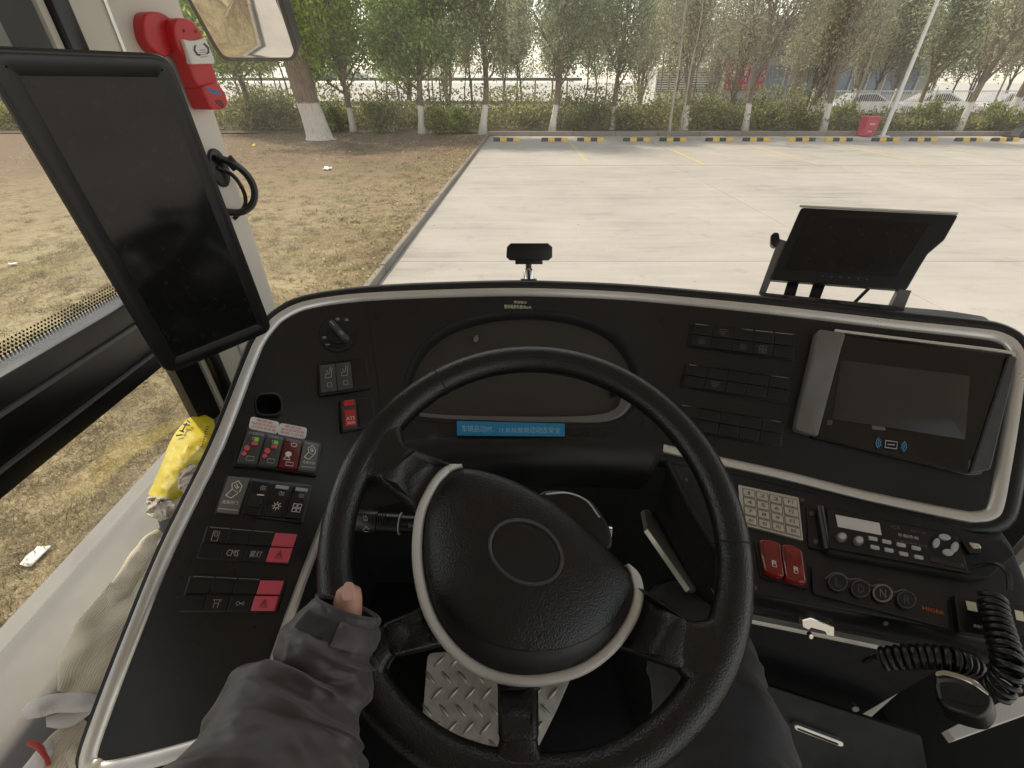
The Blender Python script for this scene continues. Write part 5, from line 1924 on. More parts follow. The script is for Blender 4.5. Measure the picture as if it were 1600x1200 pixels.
# smooth lower chin of the pad
def dome_h(px, py):
    best = None
    d = Vector((px - pc[0], py - pc[1]))
    if d.length < 1e-6:
        return .0256
    # ratio along the ray to the outline
    s = 1.0
    for i in range(n):
        a, c = Vector(pad_o[i]) - Vector(pc), Vector(pad_o[(i + 1) % n]) - Vector(pc)
        e = c - a
        den = d.x * e.y - d.y * e.x
        if abs(den) < 1e-9:
            continue
        t = (a.x * e.y - a.y * e.x) / den
        u = (a.x * d.y - a.y * d.x) / den
        if t > 0 and -1e-6 <= u <= 1 + 1e-6:
            s = 1 / t
            break
    ss = [r[0] for r in rings][::-1]; hh = [r[1] for r in rings][::-1]
    return float(np.interp(s, ss, hh))
class Dome:
    def p(self, px, py, h=0.0):
        return hub.p(px, py, dome_h(px, py) + h)
    def n(self, px, py):
        return hub.nn
DM = Dome()
# smooth chin below the grained field
chin = spline([(676, 935), (691, 948), (716, 975), (755, 1000), (800, 1014), (840, 1016), (885, 1010), (928, 992), (962, 962), (974, 940), (984, 940)], 3) + spline([(976, 966), (944, 1009), (895, 1041), (825, 1054), (767, 1042), (718, 1004), (684, 953)], 4)
V2, T2 = fill(chin, (), 14)
M['chin'] = plastic('smooth_black', (0.016, 0.0155, 0.015), .42, .1, 30)
mesh('pad_chin', [DM.p(x, y, .0007) for x, y in V2], T2, M['chin'], wheel, 60)
# silver ring round three sides of the pad
ringp = spline([(722, 728), (700, 733), (676, 760), (655, 810), (652, 885), (670, 960), (708, 1016), (760, 1052), (825, 1064), (900, 1050), (952, 1016), (986, 970), (998, 928), (992, 898), (980, 882)], 5)
P = [hub.p(x, y, .0) for x, y in ringp]
N = [hub.nn for _ in ringp]
v_, m_ = [], 7
def ring_prof(i):
    w = min(1.0, min(i, len(ringp) - 1 - i) / 6.0) * .8 + .2
    return [(-.0050 * w, -.02), (-.0050 * w, .002), (-.004 * w, .0045), (-.001, .0055), (.0045 * w, .0035), (.0058 * w, 0), (.0058 * w, -.02)]
v, f = [], []
for i in range(len(P)):
    d = (P[min(i + 1, len(P) - 1)] - P[max(i - 1, 0)]).normalized()
    c = d.cross(N[i]).normalized()
    v += [P[i] - c * a + N[i] * b for a, b in ring_prof(i)]
for i in range(len(P) - 1):
    for k in range(m_ - 1):
        f.append((i * m_ + k, (i + 1) * m_ + k, (i + 1) * m_ + k + 1, i * m_ + k + 1))
f.append(tuple(range(m_))); f.append(tuple((len(P) - 1) * m_ + k for k in range(m_ - 1, -1, -1)))
M['ring'] = plastic('pale_silver_ring', (0.66, 0.64, 0.60), .4, .03, 30, metal=.15)
mesh('hub_ring', v, f, M['ring'], wheel, 50)
# oval badge plate sunk in the middle
ov = ellipse((821, 867), 57, 45, R(32), 44)
P = [DM.p(x, y, .0006) for x, y in ov]
mbq = MB().tube(P + P[:2], .0022, 6, False)
mbq.build('badge_rim', M['grey_dark'], wheel, 60)  # lighter grey rim is a painted highlight on the oval's edge
ovi = ellipse((821, 867), 55, 43, R(32), 44)
V2, T2 = fill(ovi, (), 14)
bp = Plane.three(DM.p(770, 850, .0006), DM.p(870, 880, .0006), DM.p(820, 905, .0006))
badge = slab('badge', bp, ovi, -.002, .0004, M['dash_soft'], wheel, 2, step=None)
ribbons('horn_mark', DM, Quad((768, 930), (790, 932), (788, 950), (766, 948)), [[(.2, .4), (.45, .3), (.8, .1)], [(.45, .3), (.5, .8), (.85, .85), (.9, .5)], [(.3, .6), (.5, .55)]], 1.5, .0006, M['black_matte'], wheel)
# column shroud behind the hub
c0 = hub.p(822, 892, -.03)
col = thing('steering_column', 'black steering column with stalk switches behind the wheel', 'steering column', c0 - WN * .35)
MB().tube([c0 - WN * .005, c0 - WN * .05, c0 - WN * .12, c0 - WN * .32], [.062, .064, .058, .05], 28).build('shroud', M['black'], col)
MB().tube([c0 - WN * .32, c0 - WN * .60], [.04, .04], 20).build('shaft', M['black_matte'], col)
# left stalk
SPL = WP.off(-.075)
a, b_ = SPL.p(690, 822), SPL.p(558, 814)
ax = (b_ - a).normalized()
st = MB().tube([a, a.lerp(b_, .45), a.lerp(b_, .47)], [.011, .0115, .0115], 18).build('stalk', M['black'], col)
MB().tube([a.lerp(b_, .475), a.lerp(b_, .49)], [.0135, .0135], 20).build('stalk_ring', M['print'], st)
MB().tube([a.lerp(b_, .49), a.lerp(b_, .74), a.lerp(b_, .75), a.lerp(b_, .97), b_], [.0125, .0125, .0145, .0145, .0125], 20).build('stalk_knob', M['black'], st)
SK = Plane(SPL.p(600, 815) + SPL.nn * .0150, SPL.nn)
for k in range(5):
    P = [SK.p(586 + k * 4.0, 802 + t * 6) for t in range(5)]
    MB().tube(P, .0007, 4).build('knurl', M['black_matte'], st)
text_on('symbol', SK, Quad((567, 805), (573, 805), (575, 814), (569, 814)), 'LO', .0, M['print'], st)
ribbons('symbol', SK, Quad((566, 818), (578, 818), (578, 832), (566, 832)), [[(.1, .8), (.5, .3), (.9, .7)], [(.3, .9), (.8, .9)]], .9, .0, M['print'], st)
ribbons('symbol', SK, Quad((637, 812), (646, 812), (646, 830), (637, 830)), IC['loop'], .8, -.002, M['print'], st)
# upper-right shroud box seen over the hub
BX = WP.off(-.075)
bxp = spline([(845, 772), (880, 770), (920, 784), (940, 808), (952, 832), (950, 860), (900, 860), (830, 800)], 4, True)
sb = slab('switch_housing', BX, bxp, -.05, .012, M['black'], col, 6, seg=4)
P = [BX.p(x, y, .0125) for x, y in spline([(852, 776), (884, 774), (914, 786), (934, 812)], 5)]
MB().tube(P, .0012, 6).build('housing_edge', M['silver'], sb)
MB().tube([BX.p(936, 830, -.01), BX.p(956, 834, -.01)], .012, 16).build('key_barrel', M['chrome'], sb)

# diamond-plate foot rest
FP = Plane(rel(-.10, .43, -1.24), Vector((0, -.35, .94)))
fo = rounded([(668, 1020), (740, 1015), (905, 1030), (870, 1110), (835, 1180), (790, 1215), (655, 1180)], 10, 3)
M['plate'] = plastic('worn_aluminium', (0.5, 0.47, 0.42), .42, .2, 40, 0.2, 300, .0005, metal=.6, dust=.3)
fp = slab('foot_plate', FP, fo, -.02, 0, M['plate'], None, 2)
tag(fp, 'ribbed diamond-pattern metal foot plate on the dark floor beneath the wheel', 'foot plate')
mt = None
k = 0
ex = WX; ey = FP.nn.cross(ex)
c0 = FP.p(720, 1110)
for i in range(-14, 18):
    for j in range(-14, 14):
        c = c0 + ex * (i * .040 + (j % 2) * .020) + ey * (j * .033)
        # keep those on the plate
        dcam = c - CAM
        fw = dcam.y * CP - dcam.z * SP
        pxx = 800 + F * dcam.x / fw; pyy = 600 - F * (dcam.y * SP + dcam.z * CP) / fw
        if not inside(inset(orient(fo), 5), pxx, pyy):
            continue
        if mt is None:
            mb = MB()
            mb.tube([(-.018, 0, -.001), (-.012, 0, .0018), (0, 0, .0026), (.012, 0, .0018), (.018, 0, -.001)], [.0008, .0032, .0042, .0032, .0008], 8)
            mt = bpy.data.meshes.new('rib'); mt.from_pydata([tuple(q) for q in mb.v], [], mb.f); mt.materials.append(M['plate'])
            mt.polygons.foreach_set('use_smooth', [True] * len(mt.polygons))
        o = bpy.data.objects.new('rib', mt); COL.objects.link(o); o.parent = fp
        o.location = c - WL[fp.name]
        mat3 = Matrix((ex, ey, FP.nn)).transposed()
        o.rotation_euler = (mat3 @ Matrix.Rotation(R(45 if (j % 2) else -45) , 3, 'Z')).to_euler()
# ================================================================ RIGHT-HAND LOWER CONSOLE
CS = Plane.three(at(1130, 745, .735), at(1550, 830, .612), at(1170, 930, .612))
cons = thing('side_console', 'black lower console with keypad, radio and gear buttons right of the wheel', 'console', rel(.45, .4, -1.35))
co = [(1046, 722), (1120, 735), (1215, 757), (1355, 790), (1495, 820), (1563, 826), (1580, 850), (1625, 960), (1650, 1030), (1600, 1012), (1482, 984), (1330, 955), (1172, 926), (1140, 890), (1112, 845), (1075, 790)]
slab('top_panel', CS, co, -.02, 0, M['dash_soft'], cons, 3, step=40)
# front face below the panel edge
def drop(path, surf, steps, name, mat, parent, smooth=40):
    v, f = [], []
    m = len(steps)
    for x, y in path:
        p = surf.p(x, y)
        for dx, dy, dz in steps:
            v.append(p + Vector((dx, dy, dz)))
    for i in range(len(path) - 1):
        for k in range(m - 1):
            f.append((i * m + k, i * m + k + 1, (i + 1) * m + k + 1, (i + 1) * m + k))
    return mesh(name, v, f, mat, parent, smooth)
edge = [(1140, 890), (1172, 927), (1330, 956), (1482, 985), (1600, 1013), (1660, 1034)]
drop(edge, CS, [(0, .002, -.003), (0, .0, -.012), (.0, .012, -.06), (.0, .016, -.066)], 'front_face', M['black'], cons)
drop(edge, CS, [(0, .004, -.0665), (0, .002, -.070), (0, .004, -.0765), (0, .02, -.0775)], 'front_strip', M['beige'], cons)
drop(edge, CS, [(0, .05, -.0778), (0, .06, -.14), (0, .07, -.22), (0, .09, -.42), (0, .09, -.8)], 'lower_front', M['black_matte'], cons)
# left cheek with its slot plate
ck = Plane.three(CS.p(1046, 722), CS.p(1112, 845), CS.p(1075, 770) + Vector((0, 0, -.2)))
sl = rounded([(1062, 742), (1076, 745), (1100, 790), (1122, 838), (1114, 846), (1078, 790), (1062, 756)], 6, 3)
s = slab('slot_plate', CS, sl, 0, .004, M['black'], cons, 2)
slab('screw', CS, ellipse((1072, 752), 3.2, 3.2, 0, 10), .003, .006, M['grey_dark'], s, .8)
P = [CS.p(x, y, .002) for x, y in spline([(1044, 724), (1075, 786), (1113, 848), (1142, 892)], 6)]
MB().tube(P, .006, 8).build('edge_bead', M['dash_soft'], cons)
for i in range(1):
    v = []
    for x, y in spline([(1044, 724), (1075, 786), (1113, 848), (1142, 892)], 4):
        p = CS.p(x, y, -.004)
        v += [p, p + Vector((.01, .03, -.25)), p + Vector((.01, .03, -.75))]
    m = len(v) // 3
    mesh('cheek', v, [(i * 3 + k, i * 3 + k + 1, (i + 1) * 3 + k + 1, (i + 1) * 3 + k) for i in range(m - 1) for k in range(2)], M['black_matte'], cons, 40)
# pale board edge below the wheel on the left of the console
BP = Plane.three(at(1008, 800, .86), at(1100, 925, .74), at(1085, 925, .76))
slab('kick_board', Plane.three(at(1008, 800, .86), at(1104, 922, .76), at(1060, 905, .74)), [(1006, 796), (1014, 796), (1106, 922), (1078, 920), (1012, 826)], -.01, 0, M['steel'], cons, 1)

# keypad
kq = Quad((1153, 759), (1247, 779), (1254, 846), (1157, 821))
kp = slab('keypad', CS, kq.rect(0, 0, 1, 1, 1.5), 0, .004, M['steel'], cons, .8)
cols_ = [(.08, .25), (.30, .47), (.52, .69), (.74, .95)]
for r_ in range(4):
    for c_, (a, b_) in enumerate(cols_):
        t0 = .09 + r_ * .225
        kk = slab('key', CS, kq.rect(a, t0, b_, t0 + .17, 1), .004, .0058, M['steel'], kp, .7)
        P = [CS.p(x, y, .0042) for x, y in kq.rect(a - .012, t0 - .014, b_ + .012, t0 + .184)]
        MB().tube(P + P[:1], .00045, 4, False).build('groove', M['grey_dark'], kp, 0)
        lab = ['1', '2', '3', 'F1', '4', '5', '6', 'F2', '7', '8', '9', 'F3', '确认', '0', 'FN', '取消'][r_ * 4 + c_]
        dw = .08 if lab == '1' else .2
        text_on('digit', CS, kq.sub(a + (b_ - a) * (.5 - dw), t0 + .045, a + (b_ - a) * (.5 + dw), t0 + .125), lab, .0062, M['grey_dark'], kp)
# red rocker pair
rb = slab('door_switch_base', CS, rounded([(1178, 845), (1253, 862), (1262, 922), (1187, 903)], 3, 2), 0, .004, M['black'], cons, 1)
for q in (Quad((1184, 849), (1217, 855), (1221, 908), (1191, 898)), Quad((1219, 856), (1250, 865), (1255, 918), (1223, 909))):
    pts = orient(rounded([q.q(0, 0), q.q(.5, -.06), q.q(1, 0), q.q(1.02, .5), q.q(1, 1), q.q(.5, 1.03), q.q(0, 1), q.q(.0, .5)], 4, 2))
    v, f = [], []
    n = len(pts)
    lv = [(0, 0, .003), (0, 1, .0), (1.5, 1.15, 0), (4, 1.22, 0)]
    for ins, hh, ad in lv:
        for x, y in inset(pts, ins):
            w = (y - min(p_[1] for p_ in pts)) / (max(p_[1] for p_ in pts) - min(p_[1] for p_ in pts))
            v.append(CS.p(x, y, .003 + hh * (.006 + .010 * abs(w - .35))))
    for r_ in range(3):
        for i in range(n):
            j = (i + 1) % n
            f.append((r_ * n + i, r_ * n + j, (r_ + 1) * n + j, (r_ + 1) * n + i))
    f.append(tuple(3 * n + i for i in range(n)))
    k = mesh('door_rocker', v, f, M['red_rocker'], rb, 40)
    ribbons('symbol', CS, q.sub(.38, .60, .68, .80), IC['door'], .9, .0165, M['white'], rb)
for px, py in ((1179, 919), (1253, 782), (1383, 975), (1564, 848)):
    slab('screw', CS, ellipse((px, py), 4, 3.6, 0, 12), 0, .003, M['grey_dark'], cons, 1)

# radio unit
rq = Quad((1288, 799), (1488, 845), (1506, 902), (1291, 862))
rad = slab('radio', CS, rounded([(1283, 797), (1525, 846), (1562, 850), (1578, 872), (1540, 905), (1506, 908), (1290, 868)], 4, 3), 0, .010, M['black_matte'], cons, 2)
face = slab('face_plate', CS, rq.rect(0, 0, 1, 1, 2), .009, .0135, M['black'], rad, 1)
def rs(x, y):
    return (1140 + x / 3.478, 740 + y / 3.478)
slab('lcd', CS, [rs(558, 247), rs(792, 293), rs(804, 358), rs(570, 312)], .013, .0145, M['lcd'], rad, .5)
for x, y in ((587, 372), (677, 391)):
    c = rs(x, y)
    slab('knob', CS, ellipse(c, 8, 7, .2, 20), .013, .019, M['grey_wing'], rad, 1.5)
    slab('knob_cap', CS, ellipse(c, 5.6, 4.8, .2, 16), .019, .0205, M['print'], rad, .8)
for x, y in ((755, 378), (828, 395), (905, 412), (985, 430), (765, 425), (840, 440), (918, 460), (998, 478)):
    a = rs(x - 24, y - 14); b_ = rs(x + 22, y - 4); c = rs(x + 26, y + 14); d = rs(x - 20, y + 5)
    slab('button', CS, rounded([a, b_, c, d], 1.2, 2), .013, .0165, M['print'], rad, .7)
nc = rs(1142, 412)
slab('pad_ring', CS, ellipse(nc, 25, 19, .25, 28), .013, .0142, M['black_matte'], rad, 1)
for dx, dy, w, h_ in ((-5, -40, 32, 15), (-50, -8, 18, 26), (48, 14, 20, 28), (12, 42, 30, 17)):
    c = rs(1142 + dx, 412 + dy)
    slab('button', CS, ellipse(c, w / 3.478, h_ / 3.478, .25, 18), .014, .0172, M['print'], rad, 1)
text_on('lettering', CS, Quad(rs(850, 300), rs(905, 310), rs(905, 328), rs(850, 318)), 'VOL', .0139, M['print_dim'], rad)
text_on('lettering', CS, Quad(rs(890, 345), rs(1000, 366), rs(1002, 384), rs(892, 364)), '车载终端', .0139, M['print'], rad)
text_on('lettering', CS, Quad(rs(962, 330), rs(1040, 345), rs(1040, 354), rs(962, 340)), 'MP3 USB', .0139, M['print_dim'], rad)
text_on('lettering', CS, Quad(rs(875, 378), rs(1050, 412), rs(1050, 426), rs(877, 392)), '行驶记录仪 DVR', .0139, M['print_dim'], rad)
slab('card_slot', CS, [rs(1055, 470), rs(1235, 512), rs(1250, 545), rs(1062, 500)], .013, .0144, M['gloss'], rad, .5)
slab('connector', CS, rounded([rs(1225, 390), rs(1320, 405), rs(1330, 455), rs(1270, 460)], 2, 2), .009, .016, M['black'], rad, 1)
slab('connector_latch', CS, rounded([rs(1255, 405), rs(1310, 415), rs(1325, 440), rs(1280, 440)], 2, 2), .015, .020, M['chrome'], rad, 1)
# bracket bar left of the radio
br = slab('bracket', CS, rounded([rs(415, 180), rs(520, 200), rs(535, 430), rs(425, 405)], 3, 2), 0, .004, M['black'], cons, 1)
P = [CS.p(*rs(470, 195), .012), CS.p(*rs(510, 425), .012)]
MB().tube(P, .0022, 10).build('pin', M['grey_dark'], br)
P = [CS.p(*rs(492, 195), .010), CS.p(*rs(530, 420), .010)]
MB().tube(P, .0016, 10).build('pin', M['grey_wing'], br)
for x, y in ((440, 228), (460, 380)):
    slab('screw', CS, ellipse(rs(x, y), 4.2, 4.0, 0, 12), .003, .007, M['grey_dark'], br, 1)

# gear buttons
gq = Quad((1266, 886), (1476, 937), (1479, 985), (1268, 929))
gs = slab('gear_selector', CS, rounded([gq.q(0, 0), gq.q(1, 0), gq.q(1, 1), gq.q(0, 1)], 3, 2), 0, .006, M['black'], cons, 1)
P = [CS.p(x, y, .0062) for x, y in spline([(1288, 907), (1298, 899), (1312, 899), (1324, 908), (1336, 907), (1348, 911), (1359, 918), (1372, 916), (1384, 921), (1394, 928), (1408, 924), (1420, 931), (1427, 942)], 4)]
MB().tube(P, .0010, 6).build('outline', M['grey_wing'], gs)
for (x, y), ch in (((1305, 914), 'L'), ((1340, 924), 'D'), ((1374, 931), 'N'), ((1411, 941), 'R')):
    kb = slab('gear_button', CS, ellipse((x, y), 15, 13.5, .2, 30), .005, .010, M['black'], gs, 2)
    P = [CS.p(a, c, .0102) for a, c in ellipse((x, y), 14.2, 12.8, .2, 30)]
    MB().tube(P + P[:2], .0007 if ch != 'N' else .0012, 5, False).build('button_ring', M['grey_dark' if ch != 'N' else 'grey_wing'], gs)
    text_on('lettering', CS, Quad((x - 4.5, y - 7.5), (x + 5, y - 5.2), (x + 5.5, y + 8), (x - 4, y + 5.7)), ch, .0106, M['grey_wing' if ch == 'N' else 'grey_dark'], gs)
text_on('lettering', CS, Quad((1437, 949), (1471, 958), (1472, 964), (1438, 955)), 'HIGER', .0066, M['orange_print'], gs)
# card reader with printed notice, and its neighbour
cr = slab('card_reader', CS, rounded([(1485, 932), (1560, 942), (1565, 1003), (1492, 990)], 3, 2), 0, .010, M['black'], cons, 1.2)
slab('label_patch', CS, [(1502, 943), (1517, 946), (1520, 960), (1505, 957)], .0098, .0108, M['yellow_print'], cr, 0)
for k, (x0, y0, x1, y1, tx) in enumerate([(1528, 950, 1543, 955, '刷卡'), (1528, 961, 1544, 966, '请投币'), (1524, 972, 1546, 977, '设备编号'), (1513, 979, 1548, 988, '乘客服务热线')]):
    text_on('lettering', CS, Quad((x0, y0), (x1, y1 - 3), (x1, y1 + 2), (x0, y0 + 5)), tx, .0108, M['print'], cr)
c2 = slab('card_reader', CS, rounded([(1566, 945), (1600, 952), (1620, 1000), (1580, 996)], 3, 2), 0, .012, M['black'], cons, 1.2)
slab('label_patch', CS, [(1575, 958), (1588, 961), (1591, 976), (1578, 973)], .0118, .0128, M['yellow_print'], c2, 0)
# latch on the front face and drawer pull
LF = Plane(CS.p(1270, 946) + Vector((0, .004, -.03)), Vector((-.1, -1, .3)))
lt = slab('drawer_latch', LF, rounded([(1248, 962), (1262, 958), (1298, 972), (1299, 988), (1286, 986), (1284, 980), (1262, 974), (1260, 978), (1249, 973)], 2, 2), 0, .008, M['chrome'], cons, 1.2)
slab('keeper', LF, ellipse((1264, 990), 4, 4, 0, 12), 0, .006, M['chrome'], lt, 1)
DP = Plane(rel(.40, .36, -.80), Vector((-.2, -1, .8)))
dr = slab('drawer_front', DP, rounded([(1180, 1065), (1440, 1150), (1460, 1260), (1170, 1260)], 4, 2), -.01, 0, M['black_matte'], cons, 2)
slab('drawer_pull', DP, rounded([(1236, 1127), (1241, 1126), (1312, 1153), (1313, 1160), (1307, 1160), (1238, 1134)], 3, 3), 0, .010, M['steel'], cons, 1.2)
slab('slot', DP, rounded([(1242, 1131), (1305, 1155), (1303, 1157), (1241, 1133)], 1, 2), .009, .0108, M['black_matte'], cons, 0)
slab('key_lock', DP, ellipse((1330, 1101), 6, 4.5, .2, 14), 0, .012, M['grey_wing'], cons, 1.2)
# pale shelf board
SB = Plane(rel(.60, .2, -.63), Vector((0, -.05, 1)))
slab('shelf_board', SB, [(1480, 1140), (1560, 1098), (1700, 1060), (1720, 1075), (1600, 1117), (1492, 1156)], -.012, 0, M['beige'], cons, 1)

# ---------------------------------------------------------------- coiled cords and handset
def coil(path, rad, wire, turns, name, mat, parent=None):
    pts = [Vector(p) for p in spline([tuple(q) for q in path], 12)]
    L = [0]
    for a, b in zip(pts, pts[1:]):
        L.append(L[-1] + (b - a).length)
    tot = L[-1]
    n = turns * 14
    up = Vector((0, 0, 1))
    out = []
    for i in range(n + 1):
        s = tot * i / n
        k = max(0, min(len(pts) - 2, int(np.searchsorted(L, s)) - 1))
        t = (s - L[k]) / max(1e-9, L[k + 1] - L[k])
        c = pts[k].lerp(pts[k + 1], t)
        d = (pts[k + 1] - pts[k]).normalized()
        a = d.cross(up)
        if a.length < .1:
            a = d.cross(Vector((1, 0, 0)))
        a.normalize(); b = a.cross(d)
        th = 2 * math.pi * turns * i / n
        out.append(c + (a * math.cos(th) + b * math.sin(th)) * rad)
    return MB().tube(out, wire, 7).build(name, mat, parent, 60)
cord = thing('coiled_cord', 'black coiled microphone cord hanging down at the right picture edge', 'cord', CS.p(1555, 940))
P = [CS.p(1517, 890, .012), CS.p(1535, 895, .03), CS.p(1548, 912, .035), CS.p(1556, 934, .028)]
MB().tube(spline(P, 6), .0026, 8).build('lead', M['cord'], cord)
T = .485
coil([at(1549, 934, .54), at(1556, 965, .525), at(1566, 1000, .505), at(1574, 1035, .49), at(1570, 1062, .49), at(1552, 1084, .50)], .0115, .0032, 14, 'coil', M['cord'], cord)
cord2 = thing('coiled_cord', 'black coiled cord lying flat in front of the handset', 'cord', at(1450, 1040, .54))
coil([at(1380, 1030, .56), at(1410, 1027, .55), at(1450, 1026, .54), at(1490, 1031, .53), at(1525, 1042, .53)], .0105, .0040, 13, 'coil', M['cord'], cord2)
MB().tube(spline([at(1380, 1030, .56), at(1366, 1026, .57), at(1350, 1034, .60)], 5), .003, 8).build('lead', M['cord'], cord2)

HS = Plane.three(at(1462, 1053, .52), at(1548, 1082, .485), at(1470, 1098, .50))
hs = thing('radio_handset', 'black hand microphone with silver top edge beside the coiled cords', 'handset', HS.p(1505, 1110, -.03))
ho = spline([(1461, 1052), (1480, 1050), (1520, 1062), (1544, 1080), (1551, 1096), (1546, 1112), (1532, 1122), (1500, 1116), (1470, 1103), (1460, 1082)], 4, True)
slab('body', HS, ho, -.026, .004, M['black'], hs, 7, seg=4)
tp = spline([(1463, 1054), (1480, 1051), (1518, 1063), (1541, 1080), (1547, 1092), (1538, 1086), (1515, 1071), (1482, 1060), (1466, 1061)], 3, True)
slab('top_edge', HS, tp, .002, .0065, M['chrome'], hs, 1.5)
slab('grille', HS, spline([(1470, 1070), (1500, 1072), (1530, 1088), (1538, 1102), (1520, 1106), (1480, 1094)], 3, True), .003, .0055, M['black_matte'], hs, 1.5)
slab('talk_key', HS, rounded([(1463, 1072), (1470, 1074), (1474, 1096), (1468, 1094)], 2, 2), .0, .007, M['grey_dark'], hs, 1)

# ================================================================ SCREENS AND GADGETS
# camera-mirror monitor by the pillar
# its four corners, solved as one flat rectangle
rTL, rTR, rBR, rBL = ray(-46, 70), ray(266, 84), ray(428, 517), ray(262, 588)
A_ = np.array([[rTL[k], -rTR[k], -rBL[k]] for k in range(3)])
a_, b_, c_ = np.linalg.solve(A_, np.array([-rBR[k] for k in range(3)]) * .695)
MTL, MTR, MBL, MBR = CAM + rTL * a_, CAM + rTR * b_, CAM + rBL * c_, CAM + rBR * .695
mo = Plane.three(MBL, MBR, MTL)
def mp(s, z, h=0.0):
    return MBL + (MBR - MBL) * s + (MTL - MBL) * z + mo.nn * h
mon = thing('mirror_monitor', 'large upright black monitor mounted beside the cream pillar', 'monitor', mp(.5, 0))
Wm = (MBR - MBL).length; Hm = (MTL - MBL).length
print('MON', a_, b_, c_, Wm, Hm, (MTR - MTL).length, (MBR - MBL).normalized().dot((MTL - MBL).normalized()))
def mon_poly(s0, z0, s1, z1, r, seg=5):
    pts = [(s0 * Wm, z0 * Hm), (s1 * Wm, z0 * Hm), (s1 * Wm, z1 * Hm), (s0 * Wm, z1 * Hm)]
    return rounded(pts, r, seg)
def mon_slab(name, poly, prof, mat, parent):
    n = len(poly)
    v, f = [], []
    P2 = poly
    for ins, h in prof:
        o = inset(P2, ins) if ins else P2
        v += [mp(a / Wm, b / Hm, h) for a, b in o]
    for r_ in range(len(prof) - 1):
        for i in range(n):
            j = (i + 1) % n
            f.append((r_ * n + i, r_ * n + j, (r_ + 1) * n + j, (r_ + 1) * n + i))
    f.append(tuple((len(prof) - 1) * n + i for i in range(n)))
    f.append(tuple(range(n - 1, -1, -1)))
    return mesh(name, v, f, mat, parent, 35)
mon_slab('housing', mon_poly(0, 0, 1, 1, .018), [(.055, -.040), (.03, -.032), (.004, -.010), (0, -.004), (.0012, -.001), (.004, 0), (.012, -.002)], M['black'], mon)
fr = [(.004, .0003), (.005, .0022), (.0185, .0010)]
outer_p = mon_poly(0, 0, 1, 1, .018)
v, f = [], []
nn_ = len(outer_p)
for ins, h in [(.004, .0003), (.006, .0010), (.013, .0006), (.021, -.0014)]:
    v += [mp(a / Wm, b / Hm, h) for a, b in inset(outer_p, ins)]
for r_ in range(3):
    for i in range(nn_):
        j = (i + 1) % nn_
        f.append((r_ * nn_ + i, r_ * nn_ + j, (r_ + 1) * nn_ + j, (r_ + 1) * nn_ + i))
mesh('bezel', v, f, M['black'], mon, 25)
mon_slab('screen', mon_poly(.125, .06, .875, .94, .004, 2), [(0, -.0022), (0, -.0006)], M['screen'], mon)
MB().tube(spline([mp(.75, .42, -.05), mp(.95, .42, -.12), pil(.35, -.14, .02), pil(.35, -.14, 0)], 6), .016, 12).build('arm', M['black'], mon)

# cable leaving the pillar
cb = thing('monitor_cable', 'thick black cable looping out of a rubber grommet on the cream pillar', 'cable', pillar.p(345, 265))
slab('grommet', pillar, ellipse((338, 262), 14, 32, R(-20), 24), .003, .012, M['black'], cb, 3)
lp = spline([(330, 246), (345, 254), (362, 272), (372, 296), (370, 318), (358, 330), (340, 330)], 5)
MB().tube([pillar.p(x, y, .02 + .03 * math.sin(math.pi * i / (len(lp) - 1))) for i, (x, y) in enumerate(lp)], .0085, 10).build('cable', M['cord'], cb)
lp = spline([(333, 262), (350, 272), (362, 292), (368, 312), (366, 328), (359, 342)], 5)
MB().tube([pillar.p(x, y, .012 + .02 * math.sin(math.pi * i / (len(lp) - 1))) for i, (x, y) in enumerate(lp)], .0048, 8).build('cable', M['cord'], cb)
MB().tube([pillar.p(340, 246, .028), pillar.p(351, 262, .036)], .0115, 10).build('cable_tie', M['black_matte'], cb)

# emergency hammer holder
hm = thing('emergency_hammer', 'red emergency hammer in its holder high on the cream pillar', 'hammer', pillar.p(265, 165))
slab('mount', pillar, spline([(205, 34), (212, 20), (236, 21), (252, 34), (256, 60), (246, 88), (224, 82), (210, 62)], 4, True), .005, .03, M['red'], hm, 4, seg=4)
slab('body', pillar, spline([(240, 34), (262, 30), (279, 42), (290, 64), (299, 90), (312, 128), (304, 134), (281, 138), (264, 100), (246, 70)], 4, True), .018, .052, M['red'], hm, 5, seg=4)
slab('foot', pillar, rounded([(281, 134), (308, 128), (322, 148), (325, 164), (318, 171), (296, 171)], 5, 4), .01, .058, M['red'], hm, 4, seg=3)
slab('clear_sleeve', pillar, rounded([(250, 62), (262, 65), (272, 64), (286, 60), (300, 90), (302, 100), (264, 101)], 3, 3), .048, .060, M['paper'], hm, 2)
slab('side_knob', pillar, spline([(286, 52), (296, 60), (301, 72), (298, 81), (291, 70)], 4, True), .01, .035, M['red'], hm, 2)
hq_ = Quad((262, 66), (288, 64), (296, 92), (272, 95))
ribbons('picture', pillar, hq_, [[(.2, .2), (.05, .45), (.15, .7), (.35, .75)], [(.75, .15), (.95, .4), (.9, .65), (.75, .7)]], 3.2, .0606, M['grey_dark'], hm)
ribbons('picture', pillar, hq_, [[(.3, .5 + k * .12), (.75, .48 + k * .12)] for k in range(4)], 1.6, .0606, M['print'], hm)
ribbons('mark', pillar, Quad((286, 134), (312, 136), (314, 150), (290, 148)), [[(.0, .1), (.3, .4), (.75, .45)], [(.2, .5), (.5, .7), (.95, .85)], [(.3, .4), (.75, .65)]], 2.4, .0586, M['blue_sticker'], hm)
for px, py in ((256, 49), (275, 50)):
    slab('rivet', pillar, ellipse((px, py), 1.8, 2.8, 0, 10), .050, .0535, M['red_dark'], hm, .5)
slab('finger_slot', pillar, spline([(303, 157), (312, 156), (318, 165), (314, 168)], 3, True), .056, .0586, M['red_dark'], hm, 0)

